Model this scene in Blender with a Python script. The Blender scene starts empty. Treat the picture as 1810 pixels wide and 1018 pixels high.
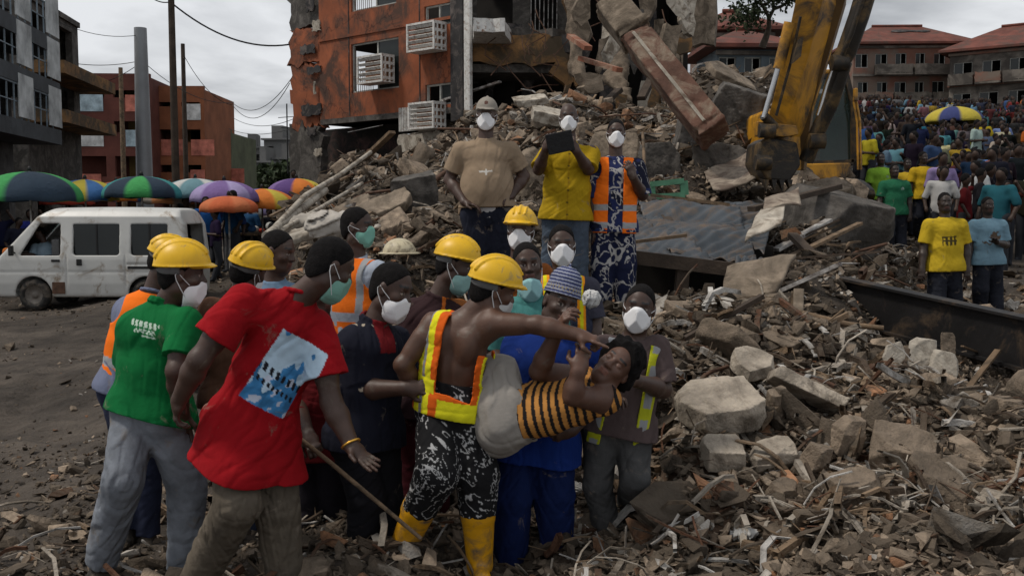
import bpy, bmesh, math, random
import numpy as np
from mathutils import Vector, Matrix
random.seed(7); rng = np.random.default_rng(11)
sc = bpy.context.scene
COL = bpy.data.collections.new('scene'); sc.collection.children.link(COL)
R = math.radians
# ------------------------------------------------ camera
FPX = 1760.0; HOR = 372.0; CAMZ = 1.87
PITCH = math.atan((509-HOR)/FPX)
cam = bpy.data.cameras.new('camera'); camo = bpy.data.objects.new('camera', cam); COL.objects.link(camo)
cam.sensor_width = 36; cam.lens = 36*FPX/1810.0*1.0
cam.clip_end = 3000; cam.clip_start = .05
camo.location = (0, 0, CAMZ); camo.rotation_euler = (R(90)-PITCH, 0, 0)
sc.camera = camo
sc.render.resolution_x = 1024; sc.render.resolution_y = 575
# ------------------------------------------------ world (overcast) and soft sun
w = bpy.data.worlds.new('World'); sc.world = w; w.use_nodes = True
nt = w.node_tree; nt.nodes.clear()
def N(t, ty, **kw):
    n = t.nodes.new(ty)
    for k, v in kw.items(): setattr(n, k, v)
    return n
SUN_EL, SUN_AZ = R(58), R(-98)       # sun high on the left, seen through cloud
out = N(nt, 'ShaderNodeOutputWorld'); bg = N(nt, 'ShaderNodeBackground'); sky = N(nt, 'ShaderNodeTexSky')
sky.sky_type = 'NISHITA'; sky.sun_disc = False; sky.sun_elevation = SUN_EL; sky.sun_rotation = SUN_AZ
sky.dust_density = 4; sky.air_density = 1.2
tc = N(nt, 'ShaderNodeTexCoord'); sx = N(nt, 'ShaderNodeSeparateXYZ'); nt.links.new(tc.outputs['Generated'], sx.inputs[0])
ad = N(nt, 'ShaderNodeMath', operation='ADD'); ad.inputs[1].default_value = .16; nt.links.new(sx.outputs[2], ad.inputs[0])
mx = N(nt, 'ShaderNodeMath', operation='MAXIMUM'); mx.inputs[1].default_value = .08; nt.links.new(ad.outputs[0], mx.inputs[0])
dx = N(nt, 'ShaderNodeMath', operation='DIVIDE'); dy = N(nt, 'ShaderNodeMath', operation='DIVIDE')
nt.links.new(sx.outputs[0], dx.inputs[0]); nt.links.new(mx.outputs[0], dx.inputs[1]); nt.links.new(sx.outputs[1], dy.inputs[0]); nt.links.new(mx.outputs[0], dy.inputs[1])
cb = N(nt, 'ShaderNodeCombineXYZ'); nt.links.new(dx.outputs[0], cb.inputs[0]); nt.links.new(dy.outputs[0], cb.inputs[1])
ns = N(nt, 'ShaderNodeTexNoise'); ns.inputs['Scale'].default_value = .95; ns.inputs['Detail'].default_value = 7; ns.inputs['Roughness'].default_value = .5; ns.inputs['Distortion'].default_value = .3
nt.links.new(cb.outputs[0], ns.inputs['Vector'])
rp = N(nt, 'ShaderNodeValToRGB'); rp.color_ramp.elements[0].position = .34; rp.color_ramp.elements[0].color = (1.7, 1.83, 2.05, 1)
rp.color_ramp.elements[1].position = .57; rp.color_ramp.elements[1].color = (7.2, 7.35, 7.6, 1)
nt.links.new(ns.outputs[0], rp.inputs[0])
mi = N(nt, 'ShaderNodeMix', data_type='RGBA'); mi.inputs[0].default_value = .93
nt.links.new(sky.outputs[0], mi.inputs[6]); nt.links.new(rp.outputs[0], mi.inputs[7])
nt.links.new(mi.outputs[2], bg.inputs[0]); bg.inputs[1].default_value = .080
nt.links.new(bg.outputs[0], out.inputs[0])
sl = bpy.data.lights.new('sun', 'SUN'); so = bpy.data.objects.new('sun', sl); COL.objects.link(so)
sl.energy = 1.5; sl.angle = R(8); sl.color = (1, .93, .84)
sd = Vector((math.sin(SUN_AZ)*math.cos(SUN_EL), math.cos(SUN_AZ)*math.cos(SUN_EL), math.sin(SUN_EL)))
so.rotation_euler = sd.to_track_quat('Z', 'Y').to_euler()
sc.view_settings.view_transform = 'Standard'; sc.view_settings.look = 'None'
sc.view_settings.exposure = .50; sc.view_settings.gamma = 1; sc.view_settings.use_curve_mapping = False
# ------------------------------------------------ helpers
cp, sp = math.cos(PITCH), math.sin(PITCH)
def P(px, py, Y):
    """real-world point that stands Y metres ahead of the camera"""
    a = (px-905)/FPX; b = (509-py)/FPX
    d = np.array([a, cp+b*sp, -sp+b*cp])
    return np.array([0, 0, CAMZ]) + d*(Y/d[1])
def zat(py, Y): return P(905, py, Y)[2]
def link(o, parent=None):
    COL.objects.link(o)
    if parent is not None: o.parent = parent
    return o
def tag(o, label=None, cat=None, group=None, kind=None):
    if label: o['label'] = label
    if cat: o['category'] = cat
    if group: o['group'] = group
    if kind: o['kind'] = kind
    return o
def empty(name, loc, label, cat, group=None, rz=0):
    o = bpy.data.objects.new(name, None); o.location = [float(v) for v in loc]; o.rotation_euler = (0, 0, rz); o.empty_display_size = .2
    link(o); return tag(o, label, cat, group)
def npmesh(name, V, Fc, smooth=True, col=None, mats=(), mi=None):
    me = bpy.data.meshes.new(name); V = np.asarray(V, np.float32); Fc = np.asarray(Fc, np.int32)
    me.vertices.add(len(V)); me.vertices.foreach_set('co', V.ravel())
    n, m = Fc.shape
    me.loops.add(n*m); me.loops.foreach_set('vertex_index', Fc.ravel())
    me.polygons.add(n); me.polygons.foreach_set('loop_start', np.arange(0, n*m, m, dtype=np.int32)); me.polygons.foreach_set('loop_total', np.full(n, m, np.int32))
    me.polygons.foreach_set('use_smooth', np.full(n, smooth))
    for x in mats: me.materials.append(x)
    if mi is not None: me.polygons.foreach_set('material_index', np.asarray(mi, np.int32))
    if col is not None:
        a = me.color_attributes.new('Col', 'FLOAT_COLOR', 'POINT'); c = np.ones((len(V), 4), np.float32); c[:, :3] = col; a.data.foreach_set('color', c.ravel())
    me.update(); me.validate(); return me
def nobj(name, me, parent=None, loc=None):
    o = bpy.data.objects.new(name, me)
    if loc is not None: o.location = [float(v) for v in loc]
    return link(o, parent)
class MB:
    """collects quads/tris of boxes, tubes, slabs into ONE mesh (one part)"""
    def __init__(s): s.v = []; s.f = []; s.sm = []
    def add(s, v, f, smooth=False):
        b = len(s.v); s.v += [tuple(float(c) for c in p) for p in v]; s.f += [tuple(b+i for i in q) for q in f]; s.sm += [smooth]*len(f)
    def box(s, c, size, rz=0, M=None):
        hx, hy, hz = [q/2 for q in size]; pts = [(x, y, z) for z in (-hz, hz) for y in (-hy, hy) for x in (-hx, hx)]
        if M is None: M = Matrix.Rotation(rz, 3, 'Z')
        s.add([M @ Vector(p) + Vector(c) for p in pts], [(0, 2, 3, 1), (4, 5, 7, 6), (0, 1, 5, 4), (2, 6, 7, 3), (0, 4, 6, 2), (1, 3, 7, 5)])
    def bar(s, a, b, w, h=None, up=(0, 0, 1)):
        a = Vector(a); b = Vector(b); h = h or w; d = (b-a); L = d.length; d.normalize()
        u = Vector(up)
        if abs(d.dot(u)) > .98: u = Vector((0, 1, 0))
        x = d.cross(u).normalized(); z = x.cross(d).normalized()
        M = Matrix((x, d, z)).transposed(); s.box((a+b)/2, (w, L, h), M=M)
    def tube(s, pts, r, n=8, cap=True):
        pts = [Vector(p) for p in pts]; rs = r if hasattr(r, '__len__') else [r]*len(pts); V = []; x = None
        for i, p in enumerate(pts):
            d = (pts[min(i+1, len(pts)-1)]-pts[max(i-1, 0)]).normalized()
            if x is None: x = d.orthogonal().normalized()
            else: x = (x-d*x.dot(d)).normalized()
            y = d.cross(x)
            V += [p+(x*math.cos(k*2*math.pi/n)+y*math.sin(k*2*math.pi/n))*rs[i] for k in range(n)]
        Fq = [(i*n+k, i*n+(k+1) % n, (i+1)*n+(k+1) % n, (i+1)*n+k) for i in range(len(pts)-1) for k in range(n)]
        s.add(V, Fq, n > 5)
        if cap:
            s.add(V[:n], [tuple(range(n))[::-1]]); s.add(V[-n:], [tuple(range(n))])
    def lathe(s, prof, c=(0, 0, 0), n=24, M=None, smooth=True):
        V = []
        for r, z in prof:
            for k in range(n):
                p = Vector((r*math.cos(k*2*math.pi/n), r*math.sin(k*2*math.pi/n), z))
                if M is not None: p = M @ p
                V.append(p+Vector(c))
        s.add(V, [(i*n+k, i*n+(k+1) % n, (i+1)*n+(k+1) % n, (i+1)*n+k) for i in range(len(prof)-1) for k in range(n)], smooth)
    def prism(s, poly, off, M=None):
        """poly: 3-D points of an outline, off: extrusion vector"""
        p = [Vector(q) for q in poly]; o = Vector(off); n = len(p)
        s.add(p+[q+o for q in p], [tuple(range(n))[::-1], tuple(range(n, 2*n))]+[(i, (i+1) % n, n+(i+1) % n, n+i) for i in range(n)])
    def build(s, name, m, parent=None, loc=None, bevel=0, origin=None):
        me = bpy.data.meshes.new(name); v = s.v
        if origin is not None: v = [(a-origin[0], b-origin[1], c-origin[2]) for a, b, c in v]
        me.from_pydata(v, [], s.f); me.polygons.foreach_set('use_smooth', s.sm)
        bm = bmesh.new(); bm.from_mesh(me); bmesh.ops.recalc_face_normals(bm, faces=bm.faces)
        bm.to_mesh(me); bm.free(); me.materials.append(m)
        o = nobj(name, me, parent, loc)
        if bevel:
            b = o.modifiers.new('b', 'BEVEL'); b.width = bevel; b.segments = 2; b.limit_method = 'ANGLE'
        return o
# ------------------------------------------------ materials
def mat(name, col=(.3, .3, .3), rough=.8, var=.3, sc_=3, bump=.3, bs=30, dirt=None, metal=0, spec=.3, vc=False, objcol=False, trans=0, coords='Object', bd=.02, cracks=0, crease=0):
    m = bpy.data.materials.new(name); m.use_nodes = True; t = m.node_tree; b = t.nodes['Principled BSDF']; L = t.links
    b.inputs['Roughness'].default_value = rough; b.inputs['Metallic'].default_value = metal; b.inputs['Specular IOR Level'].default_value = spec
    if trans: b.inputs['Transmission Weight'].default_value = trans
    tc = N(t, 'ShaderNodeTexCoord'); co = tc.outputs[coords]
    if vc: src = N(t, 'ShaderNodeAttribute', attribute_name='Col').outputs['Color']
    elif objcol: src = N(t, 'ShaderNodeObjectInfo').outputs['Color']
    else:
        r = N(t, 'ShaderNodeRGB'); r.outputs[0].default_value = (*col, 1); src = r.outputs[0]
    if var:
        n = N(t, 'ShaderNodeTexNoise'); n.inputs['Scale'].default_value = sc_; n.inputs['Detail'].default_value = 8; n.inputs['Roughness'].default_value = .62; L.new(co, n.inputs['Vector'])
        mr = N(t, 'ShaderNodeMapRange'); mr.inputs[1].default_value = .3; mr.inputs[2].default_value = .7; mr.inputs[3].default_value = 1-var; mr.inputs[4].default_value = 1+var; L.new(n.outputs[0], mr.inputs[0])
        vm = N(t, 'ShaderNodeVectorMath', operation='SCALE'); L.new(src, vm.inputs[0]); L.new(mr.outputs[0], vm.inputs['Scale']); src = vm.outputs[0]
    if dirt:
        dc, amt, ds = dirt
        n = N(t, 'ShaderNodeTexNoise'); n.inputs['Scale'].default_value = ds; n.inputs['Detail'].default_value = 9; n.inputs['Roughness'].default_value = .7; n.inputs['Distortion'].default_value = .8; L.new(co, n.inputs['Vector'])
        mr = N(t, 'ShaderNodeMapRange'); mr.inputs[1].default_value = .62-amt*.4; mr.inputs[2].default_value = .74-amt*.3; L.new(n.outputs[0], mr.inputs[0])
        x = N(t, 'ShaderNodeMix', data_type='RGBA'); L.new(mr.outputs[0], x.inputs[0]); L.new(src, x.inputs[6]); x.inputs[7].default_value = (*dc, 1); src = x.outputs[2]
    if cracks:
        n = N(t, 'ShaderNodeTexNoise'); n.inputs['Scale'].default_value = 3; n.inputs['Detail'].default_value = 4; L.new(co, n.inputs['Vector'])
        va = N(t, 'ShaderNodeVectorMath', operation='ADD'); L.new(co, va.inputs[0]); L.new(n.outputs['Color'], va.inputs[1])
        v = N(t, 'ShaderNodeTexVoronoi', feature='DISTANCE_TO_EDGE'); v.inputs['Scale'].default_value = cracks; L.new(va.outputs[0], v.inputs['Vector'])
        mr = N(t, 'ShaderNodeMapRange'); mr.inputs[1].default_value = 0; mr.inputs[2].default_value = .018; mr.inputs[3].default_value = .5; mr.inputs[4].default_value = 1; L.new(v.outputs['Distance'], mr.inputs[0])
        vm = N(t, 'ShaderNodeVectorMath', operation='SCALE'); L.new(src, vm.inputs[0]); L.new(mr.outputs[0], vm.inputs['Scale']); src = vm.outputs[0]
    L.new(src, b.inputs['Base Color'])
    if bump:
        n = N(t, 'ShaderNodeTexNoise'); n.inputs['Scale'].default_value = bs; n.inputs['Detail'].default_value = 6; n.inputs['Roughness'].default_value = .65; L.new(co, n.inputs['Vector'])
        bp = N(t, 'ShaderNodeBump'); bp.inputs['Strength'].default_value = bump; bp.inputs['Distance'].default_value = bd; L.new(n.outputs[0], bp.inputs['Height']); L.new(bp.outputs[0], b.inputs['Normal'])
        if crease:
            n2 = N(t, 'ShaderNodeTexNoise', noise_type='RIDGED_MULTIFRACTAL'); n2.inputs['Scale'].default_value = 5.5; n2.inputs['Detail'].default_value = 3; n2.inputs['Distortion'].default_value = 1.6; L.new(co, n2.inputs['Vector'])
            b2 = N(t, 'ShaderNodeBump'); b2.inputs['Strength'].default_value = crease; b2.inputs['Distance'].default_value = .035; L.new(n2.outputs[0], b2.inputs['Height']); L.new(b2.outputs[0], bp.inputs['Normal'])
    return m
# ------------------------------------------------ signed-distance modelling -> mesh
def nrm(v): v = np.asarray(v, float); return v/(np.linalg.norm(v)+1e-9)
def wob(p, fr, seed, am=1.0):
    """smooth warped noise of points p (N,3)"""
    r = np.random.default_rng(seed); o = np.zeros(len(p)); q = p*fr; a = 1.0
    for i in range(4):
        d = r.normal(size=(3, 3)); d /= np.linalg.norm(d, axis=1, keepdims=True); ph = r.uniform(0, 6.28, 3)
        s = np.sin(q @ d.T*(1.7**i)+ph+o[:, None]*.7); o = o+a*(s[:, 0]*s[:, 1]+.5*s[:, 2]); a *= .55
    return o*am
class Fld:
    def __init__(s, lo, hi, h):
        s.lo = np.array(lo, float); s.h = h; n = np.ceil((np.array(hi)-s.lo)/h).astype(int)+1
        s.D = np.full(n, 1.0, np.float32); s.ax = [(s.lo[i]+h*np.arange(n[i])).astype(np.float32) for i in range(3)]
    def sub(s, a, b):
        sl = tuple(slice(max(0, int((a[i]-s.lo[i])/s.h)), max(1, min(s.D.shape[i], int((b[i]-s.lo[i])/s.h)+2))) for i in range(3))
        return sl, s.ax[0][sl[0]][:, None, None], s.ax[1][sl[1]][None, :, None], s.ax[2][sl[2]][None, None, :]
    def mrg(s, sl, d, k, op='u'):
        D = s.D[sl]
        if D.size == 0: return
        if op == 'u':
            h = np.clip(.5+.5*(D-d)/k, 0, 1); s.D[sl] = D+(d-D)*h-k*h*(1-h)
        else:                       # subtract
            h = np.clip(.5-.5*(D+d)/k, 0, 1); s.D[sl] = D+(-d-D)*h+k*h*(1-h)
    def cone(s, a, b, ra, rb, k=.02, wide=None, capa=False, capb=False, op='u'):
        a = np.array(a, float); b = np.array(b, float); m = max(ra, rb)*(wide[1] if wide else 1)+.03+k
        sl, X, Y, Z = s.sub(np.minimum(a, b)-m, np.maximum(a, b)+m)
        ba = b-a; L2 = max(float(ba@ba), 1e-8); px, py, pz = X-a[0], Y-a[1], Z-a[2]
        tt = (px*ba[0]+py*ba[1]+pz*ba[2])/L2; t = np.clip(tt, 0, 1)
        px = px-t*ba[0]; py = py-t*ba[1]; pz = pz-t*ba[2]; q = px*px+py*py+pz*pz
        if wide:
            e = wide[0]; c = px*e[0]+py*e[1]+pz*e[2]; q = q-c*c*(1-1/wide[1]**2)
        d = np.sqrt(np.maximum(q, 0))-(ra+(rb-ra)*t); L = math.sqrt(L2)
        if capb: d = np.maximum(d, (tt-1)*L)
        if capa: d = np.maximum(d, -tt*L)
        s.mrg(sl, d.astype(np.float32), k, op)
    def ell(s, c, A, rad, k=.02, op='u'):
        c = np.array(c, float); m = max(rad)+.03+k; sl, X, Y, Z = s.sub(c-m, c+m); X = X-c[0]; Y = Y-c[1]; Z = Z-c[2]
        k0 = 0; k1 = 0
        for e, r in zip(A, rad):
            q = X*e[0]+Y*e[1]+Z*e[2]; k0 = k0+(q/r)**2; k1 = k1+(q/r/r)**2
        k0 = np.sqrt(k0); d = k0*(k0-1)/np.maximum(np.sqrt(k1), 1e-6)
        s.mrg(sl, d.astype(np.float32), k, op)
    def plane(s, p, n, k=0):
        """keep the side the normal points AWAY from"""
        n = nrm(n); d = (s.ax[0][:, None, None]-p[0])*n[0]+(s.ax[1][None, :, None]-p[1])*n[1]+(s.ax[2][None, None, :]-p[2])*n[2]
        s.D = np.maximum(s.D, d.astype(np.float32))
    def disp(s, fn, band=.05):
        I = np.nonzero(np.abs(s.D) < band)
        if len(I[0]) == 0: return
        p = np.stack([s.ax[i][I[i]] for i in range(3)], 1).astype(float); s.D[I] += fn(p).astype(np.float32)
    def mesh(s):
        D = s.D; D[0] = D[-1] = .5; D[:, 0] = D[:, -1] = .5; D[:, :, 0] = D[:, :, -1] = .5
        ins = D < 0; n = np.array(D.shape)-1; cnt = np.zeros(n, np.int8)
        C = [(i, j, k) for i in (0, 1) for j in (0, 1) for k in (0, 1)]
        for i, j, k in C: cnt += ins[i:i+n[0], j:j+n[1], k:k+n[2]]
        act = (cnt > 0) & (cnt < 8); I = np.argwhere(act); acc = np.zeros((len(I), 3)); c = np.zeros(len(I))
        for a in C:
            for ax in range(3):
                if a[ax] == 0:
                    b = list(a); b[ax] = 1; d0 = D[tuple((I+a).T)]; d1 = D[tuple((I+b).T)]; m = (d0 < 0) != (d1 < 0)
                    t = d0/(d0-d1+1e-12); q = np.tile(np.array(a, float), (len(I), 1)); q[:, ax] = t; acc += q*m[:, None]; c += m
        V = s.lo+s.h*(I+acc/c[:, None]); vid = np.full(n, -1, np.int32); vid[act] = np.arange(len(I)); Fs = []
        for ax in range(3):
            o1, o2 = (ax+1) % 3, (ax+2) % 3
            lo = [slice(None)]*3; hi = [slice(None)]*3; lo[ax] = slice(0, -1); hi[ax] = slice(1, None)
            A = ins[tuple(lo)]; B = ins[tuple(hi)]; E = np.argwhere(A != B)
            E = E[(E[:, o1] > 0) & (E[:, o2] > 0) & (E[:, o1] < n[o1]) & (E[:, o2] < n[o2])]
            if len(E) == 0: continue
            e1 = np.zeros(3, int); e1[o1] = 1; e2 = np.zeros(3, int); e2[o2] = 1
            q = np.stack([vid[tuple((E-e1-e2).T)], vid[tuple((E-e2).T)], vid[tuple(E.T)], vid[tuple((E-e1).T)]], 1)
            fl = ~A[tuple(E.T)]; q[fl] = q[fl][:, ::-1]; Fs.append(q)
        return V, (np.concatenate(Fs) if Fs else np.zeros((0, 4), int))
def bounds(pts, m): p = np.array(pts, float); return p.min(0)-m, p.max(0)+m
def smooth(a, lo, hi): t = np.clip((a-lo)/(hi-lo), 0, 1); return t*t*(3-2*t)
# ------------------------------------------------ people
SK = {}
M_skin = mat('skin', rough=.52, vc=True, var=.3, sc_=7, bump=.3, bs=70, spec=.45, bd=.004, dirt=((.11, .085, .065), .10, 9))
M_hair = mat('hair', (.009, .008, .008), .9, .4, 40, .9, 160, bd=.01, spec=.12)
M_cloth = mat('cloth', rough=.92, vc=True, var=.16, sc_=5, bump=.25, bs=45, spec=.12, dirt=((.20, .165, .13), .035, 5.5), bd=.012, crease=.5)
M_clean = mat('clean_cloth', rough=.9, vc=True, var=.1, sc_=6, bump=.25, bs=60, spec=.15, bd=.008, crease=.35)
M_denim = mat('denim', rough=.95, vc=True, var=.3, sc_=7, bump=.35, bs=50, spec=.1, dirt=((.19, .16, .13), .09, 6), bd=.012, crease=.65)
M_helm = mat('helmet_plastic', (.72, .42, .008), .42, .1, 8, .08, 60, spec=.4, dirt=((.30, .22, .10), .16, 14), bd=.004)
M_mask = mat('mask_paper', rough=.9, vc=True, var=.06, sc_=12, bump=.2, bs=70, spec=.15, bd=.004)
M_shoe = mat('shoe', (.03, .026, .022), .75, .3, 10, .3, 40, dirt=((.16, .13, .10), .4, 8))
M_boot = mat('rubber_boot', (.62, .30, .006), .45, .12, 6, .1, 40, dirt=((.12, .09, .06), .3, 6), spec=.4)
M_strap = mat('helmet_strap', (.10, .10, .10), .8, .2, 20, .2, 60)
DARK = (.056, .029, .020)
def frame(f, u):
    u = nrm(u); f = np.array(f, float); f = nrm(f-u*(f@u)); return f, u, np.cross(f, u)
def head_field(F, C, f, u, r, s, closed=False, k=.02):
    g = lambda a, b, c: C+(f*a+u*b+r*c)*s
    F.ell(g(-.012, .03, 0), (r, f, u), [.073*s, .096*s, .092*s], k)
    F.ell(g(.022, -.04, 0), (r, f, u), [.058*s, .066*s, .078*s], .03*s)
    F.cone(g(.055, -.088, -.014), g(.055, -.088, .014), .022*s, .022*s, .025*s)           # chin
    F.cone(g(-.01, -.065, -.042), g(.04, -.085, -.022), .022*s, .018*s, .03*s)           # jaw
    F.cone(g(-.01, -.065, .042), g(.04, -.085, .022), .022*s, .018*s, .03*s)
    F.cone(g(.070, .028, -.03), g(.070, .028, .03), .015*s, .015*s, .012*s)                # brow
    for q in (-1, 1):
        F.ell(g(.086, .004, q*.031), (r, f, u), [.021*s, .014*s, .012*s], .012*s, 'x')    # socket
        F.ell(g(.052, -.022, q*.040), (r, f, u), [.020*s, .022*s, .018*s], .02*s)         # cheek
        F.ell(g(.066, .004, q*.031), (r, f, u), [.0135*s]*3, .003*s)                      # eyeball
        if closed: F.ell(g(.070, .004, q*.031), (r, f, u), [.015*s, .012*s, .010*s], .004*s)
        else:
            F.cone(g(.074, .013, q*.031-.014), g(.074, .013, q*.031+.014), .004*s, .004*s, .004*s)
        F.ell(g(-.008, -.004, q*.074), (r, f, u), [.009*s, .018*s, .031*s], .008*s)       # ear
        F.ell(g(.0, .0, q*.084), (r, f, u), [.006*s, .009*s, .016*s], .005*s, 'x')
        F.ell(g(.090, -.028, q*.012), (r, f, u), [.010*s, .010*s, .008*s], .008*s)         # nostril wing
    F.cone(g(.080, .010, 0), g(.098, -.024, 0), .008*s, .0125*s, .01*s)                    # nose
    F.ell(g(.080, -.052, 0), (r, f, u), [.025*s, .013*s, .0075*s], .006*s)                 # lips
    F.ell(g(.078, -.064, 0), (r, f, u), [.021*s, .013*s, .008*s], .006*s)
def head_color(V, C, f, u, r, s, skin, closed):
    q = (V-C)/s; a, b, c = q@f, q@u, q@r; col = np.tile(np.array(skin, float), (len(V), 1))
    lip = (a > .07) & (np.abs(b+.058) < .013) & (np.abs(c) < .026); col[lip] = np.array(skin)*1.35+np.array([.035, .004, .004])
    if not closed:
        for k in (-1, 1):
            e = (a > .060) & ((c-k*.031)**2/.0145**2+(b-.003)**2/.0065**2 < 1); col[e] = (.32, .27, .24)
            e = (a > .060) & ((c-k*.031)**2+(b-.003)**2 < .0062**2); col[e] = (.01, .008, .007)
    br = (a > .055) & (np.abs(b-.034) < .0055) & (np.abs(np.abs(c)-.032) < .019); col[br] = (.012, .01, .01)
    return col
HANDS = {'relax': (.35, .45, .5, .55), 'open': (.10, .08, .10, .14), 'point': (.05, 1.25, 1.3, 1.3), 'grip': (1.1, 1.2, 1.25, 1.3), 'flat': (.15, .15, .15, .2), 'half': (.6, .7, .75, .8)}
def hand(F, W, d, n, s, side, pose):
    """W wrist, d towards the fingers, n = back of the hand, side = +1/-1 thumb side"""
    d = nrm(d); n = np.array(n, float); n = nrm(n-d*(n@d)); t = np.cross(d, n)*side; g = lambda a, b, c: W+(d*a+t*b+n*c)*s
    F.cone(g(-.01, 0, 0), g(.03, .002, 0), .022*s, .021*s, .02*s, wide=(t, 1.35))
    F.cone(g(.03, .002, 0), g(.078, .0, 0), .0165*s, .0135*s, .02*s, wide=(t, 2.35))
    cs = HANDS[pose]; Ls = (.070, .079, .073, .058); of = (.029, .0095, -.0095, -.028); pts = []
    for i in range(4):
        base = g(.082-.004*abs(i-1), of[i], 0); dd = nrm(d+t*(.10, .02, -.05, -.14)[i]); ax = dd; p = base; cu = cs[i]; th = 0; rr = .0092
        for j, fr in enumerate((.44, .32, .24)):
            th += cu*(.75, 1, .8)[j]; q = p+(dd*math.cos(th)-n*math.sin(th))*Ls[i]*fr*s
            F.cone(p, q, (rr-j*.0007)*s, (rr-(j+1)*.0007)*s, .005*s); p = q
        pts.append(p)
    b = g(.018, .022, -.006); cu = cs[1]*.5
    m_ = b+(d*.55+t*.72-n*(.2+cu*.5))*.045*s/1.0; e = m_+nrm(d*.9+t*(.3-cu*.8)-n*(.1+cu*.7))*.034*s
    F.cone(b, m_, .0135*s, .0108*s, .012*s); F.cone(m_, e, .0105*s, .0088*s, .005*s)
    return pts
def folds(p, J, amp, seed, fr=1.0):
    """cloth folds: warped soft waves with narrow creases"""
    r = np.random.default_rng(seed); o = np.zeros(len(p)); wv = wob(p, 4*fr, seed+5)
    for i in range(5):
        d = nrm(r.normal(size=3)*np.array([1, 1, .8])); f_ = r.uniform(20, 52)*fr; msk = np.clip(.2+.8*wob(p, 4.5*fr, seed+20+i), 0, 1)
        ph = p@d*f_+wv*1.6+i; o += msk*((1-np.abs(np.sin(ph)))**2.2-.35-.3*np.cos(ph*2+.8))
    return o*amp*.72
def to_mesh(F, name, m, root, base, colf=None, col=(.3, .3, .3)):
    V, Q = F.mesh()
    if len(Q) == 0: return None
    c = colf(V) if colf else np.tile(np.array(col, float), (len(V), 1))
    return nobj(name, npmesh(name, V-base, Q, True, c, (m,)), root)
NOH = 0
def person(label, Y0, J, face, tf, skin=DARK, hs=1.0, group=None, h=.006, bw=1.0, belly=0, shirt=None, pants=None, vest=None, helmet=None, mask=None,
           hair=True, hands=('relax', 'relax'), hn=(None, None), shoes='shoe', closed=False, extra=None, hu=None, name='person', cat='person', seed=None, footz=None, hcurl=False, cap=None, collar=True, sidel=(1, 1), aw=1.14):
    global NOH; NOH += 1; seed = seed or NOH*37
    q = {k: P(v[0], v[1], Y0+(v[2] if len(v) > 2 else 0)) for k, v in J.items()}
    C, nk, pv = q['hd'], q['nk'], q['pv']; up = nrm(nk-pv); L = np.linalg.norm(nk-pv)
    lat = q['sb']-q['sa']; lat = nrm(lat-up*(lat@up)); fr = np.cross(up, lat); fr = fr if fr@np.array(tf, float) > 0 else -fr
    pl = q.get('pl'); plat = lat if pl is None else nrm(pl-pv)
    ha, hb = pv-plat*.088*bw-up*.02, pv+plat*.088*bw-up*.02
    hf, hu_, hr = frame(face, (C-nk) if hu is None else hu)
    legs = 'ka' in q
    ground = min(q['aa'][2], q['ab'][2])-.09 if legs else pv[2]-.9
    base = np.array([pv[0], pv[1], ground if footz is None else footz])
    root = empty(name, base, label, cat, group)
    allp = [v for k, v in q.items()]; 
    # body ------------------------------------------------
    lo, hi = bounds(allp, .24)
    F = Fld(lo, hi, h)
    arms = [('sa', 'ea', 'wa', 0), ('sb', 'eb', 'wb', 1)]
    def torso(F, o=0, sk=False):
        k = .05
        F.cone(pv+up*L*.72, pv+up*L*.42, .108*bw+o, .102*bw+o, k, (lat, 1.42)); F.cone(pv+up*L*.42, pv+up*L*.05, .100*bw+o, .100*bw+o, k, (lat, 1.32))
        F.cone(ha, hb, .098*bw+o, .098*bw+o, k)
        F.cone(q['sa']-up*.04, q['sb']-up*.04, .055+o*.8, .055+o*.8, k)
        F.cone(nk-up*.055, q['sa']*.6+nk*.4-up*.035, .045+o*.6, .046+o*.6, k); F.cone(nk-up*.055, q['sb']*.6+nk*.4-up*.035, .045+o*.6, .046+o*.6, k)
        if belly: F.ell(pv+up*L*.33+fr*.05, (lat, up, fr), [.15*bw+o, .2+o, (.09+belly)+o], .06)
    torso(F)
    if sk_bare(shirt):      # modelled bare back: shoulder blades and spine
        for z in (-1, 1): F.ell(pv+up*L*.68+lat*z*.075-fr*.085, (lat, up, fr), [.055, .085, .036], .025)
        F.cone(pv+up*L*.9-fr*.135, pv+up*L*.2-fr*.122, .016, .014, .03, op='x')
    F.cone(nk-up*.06, C-hu_*.05*hs-hf*.012, .064, .056*hs, .03); 
    head_field(F, C, hf, hu_, hr, hs, closed)
    for s_, e_, w_, i in arms:
        if s_ not in q or e_ not in q: continue
        S, E, W = q[s_], q[e_], q.get(w_)
        F.cone(S, E, .052*aw, .040*aw, .03); F.cone(S*.65+E*.35-fr*.008, S*.35+E*.65, .050*aw, .042*aw, .03); F.ell(S*.9+E*.1, frame(E-S, [.1, .2, 1]), [.05*aw, .075, .055*aw], .03)
        if W is None: continue
        mid = E*.7+W*.3; F.cone(E, mid, .043*aw, .044*aw, .02); F.cone(mid, W, .044*aw, .029*aw, .02)
        n_ = hn[i] if hn[i] is not None else (0, 0, 1)
        hd = q.get('h'+'ab'[i]); d = (W-E) if hd is None else hd-W
        ends = hand(F, W, d, n_, 1.08, sidel[i], hands[i])
    if legs:
        for H, K, A in ((ha, q['ka'], q['aa']), (hb, q['kb'], q['ab'])):
            F.cone(H, K, .088*bw, .058, .03); F.cone(K, K*.65+A*.35, .056, .058, .02); F.cone(K*.65+A*.35, A, .058, .038, .02)
    def bcol(V):
        c = head_color(V, C, hf, hu_, hr, hs, skin, closed)
        return c
    to_mesh(F, 'body', M_skin, root, base, bcol)
    loc = lambda V: ((V-pv)@lat, (V-pv)@up, (V-pv)@fr)
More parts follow.
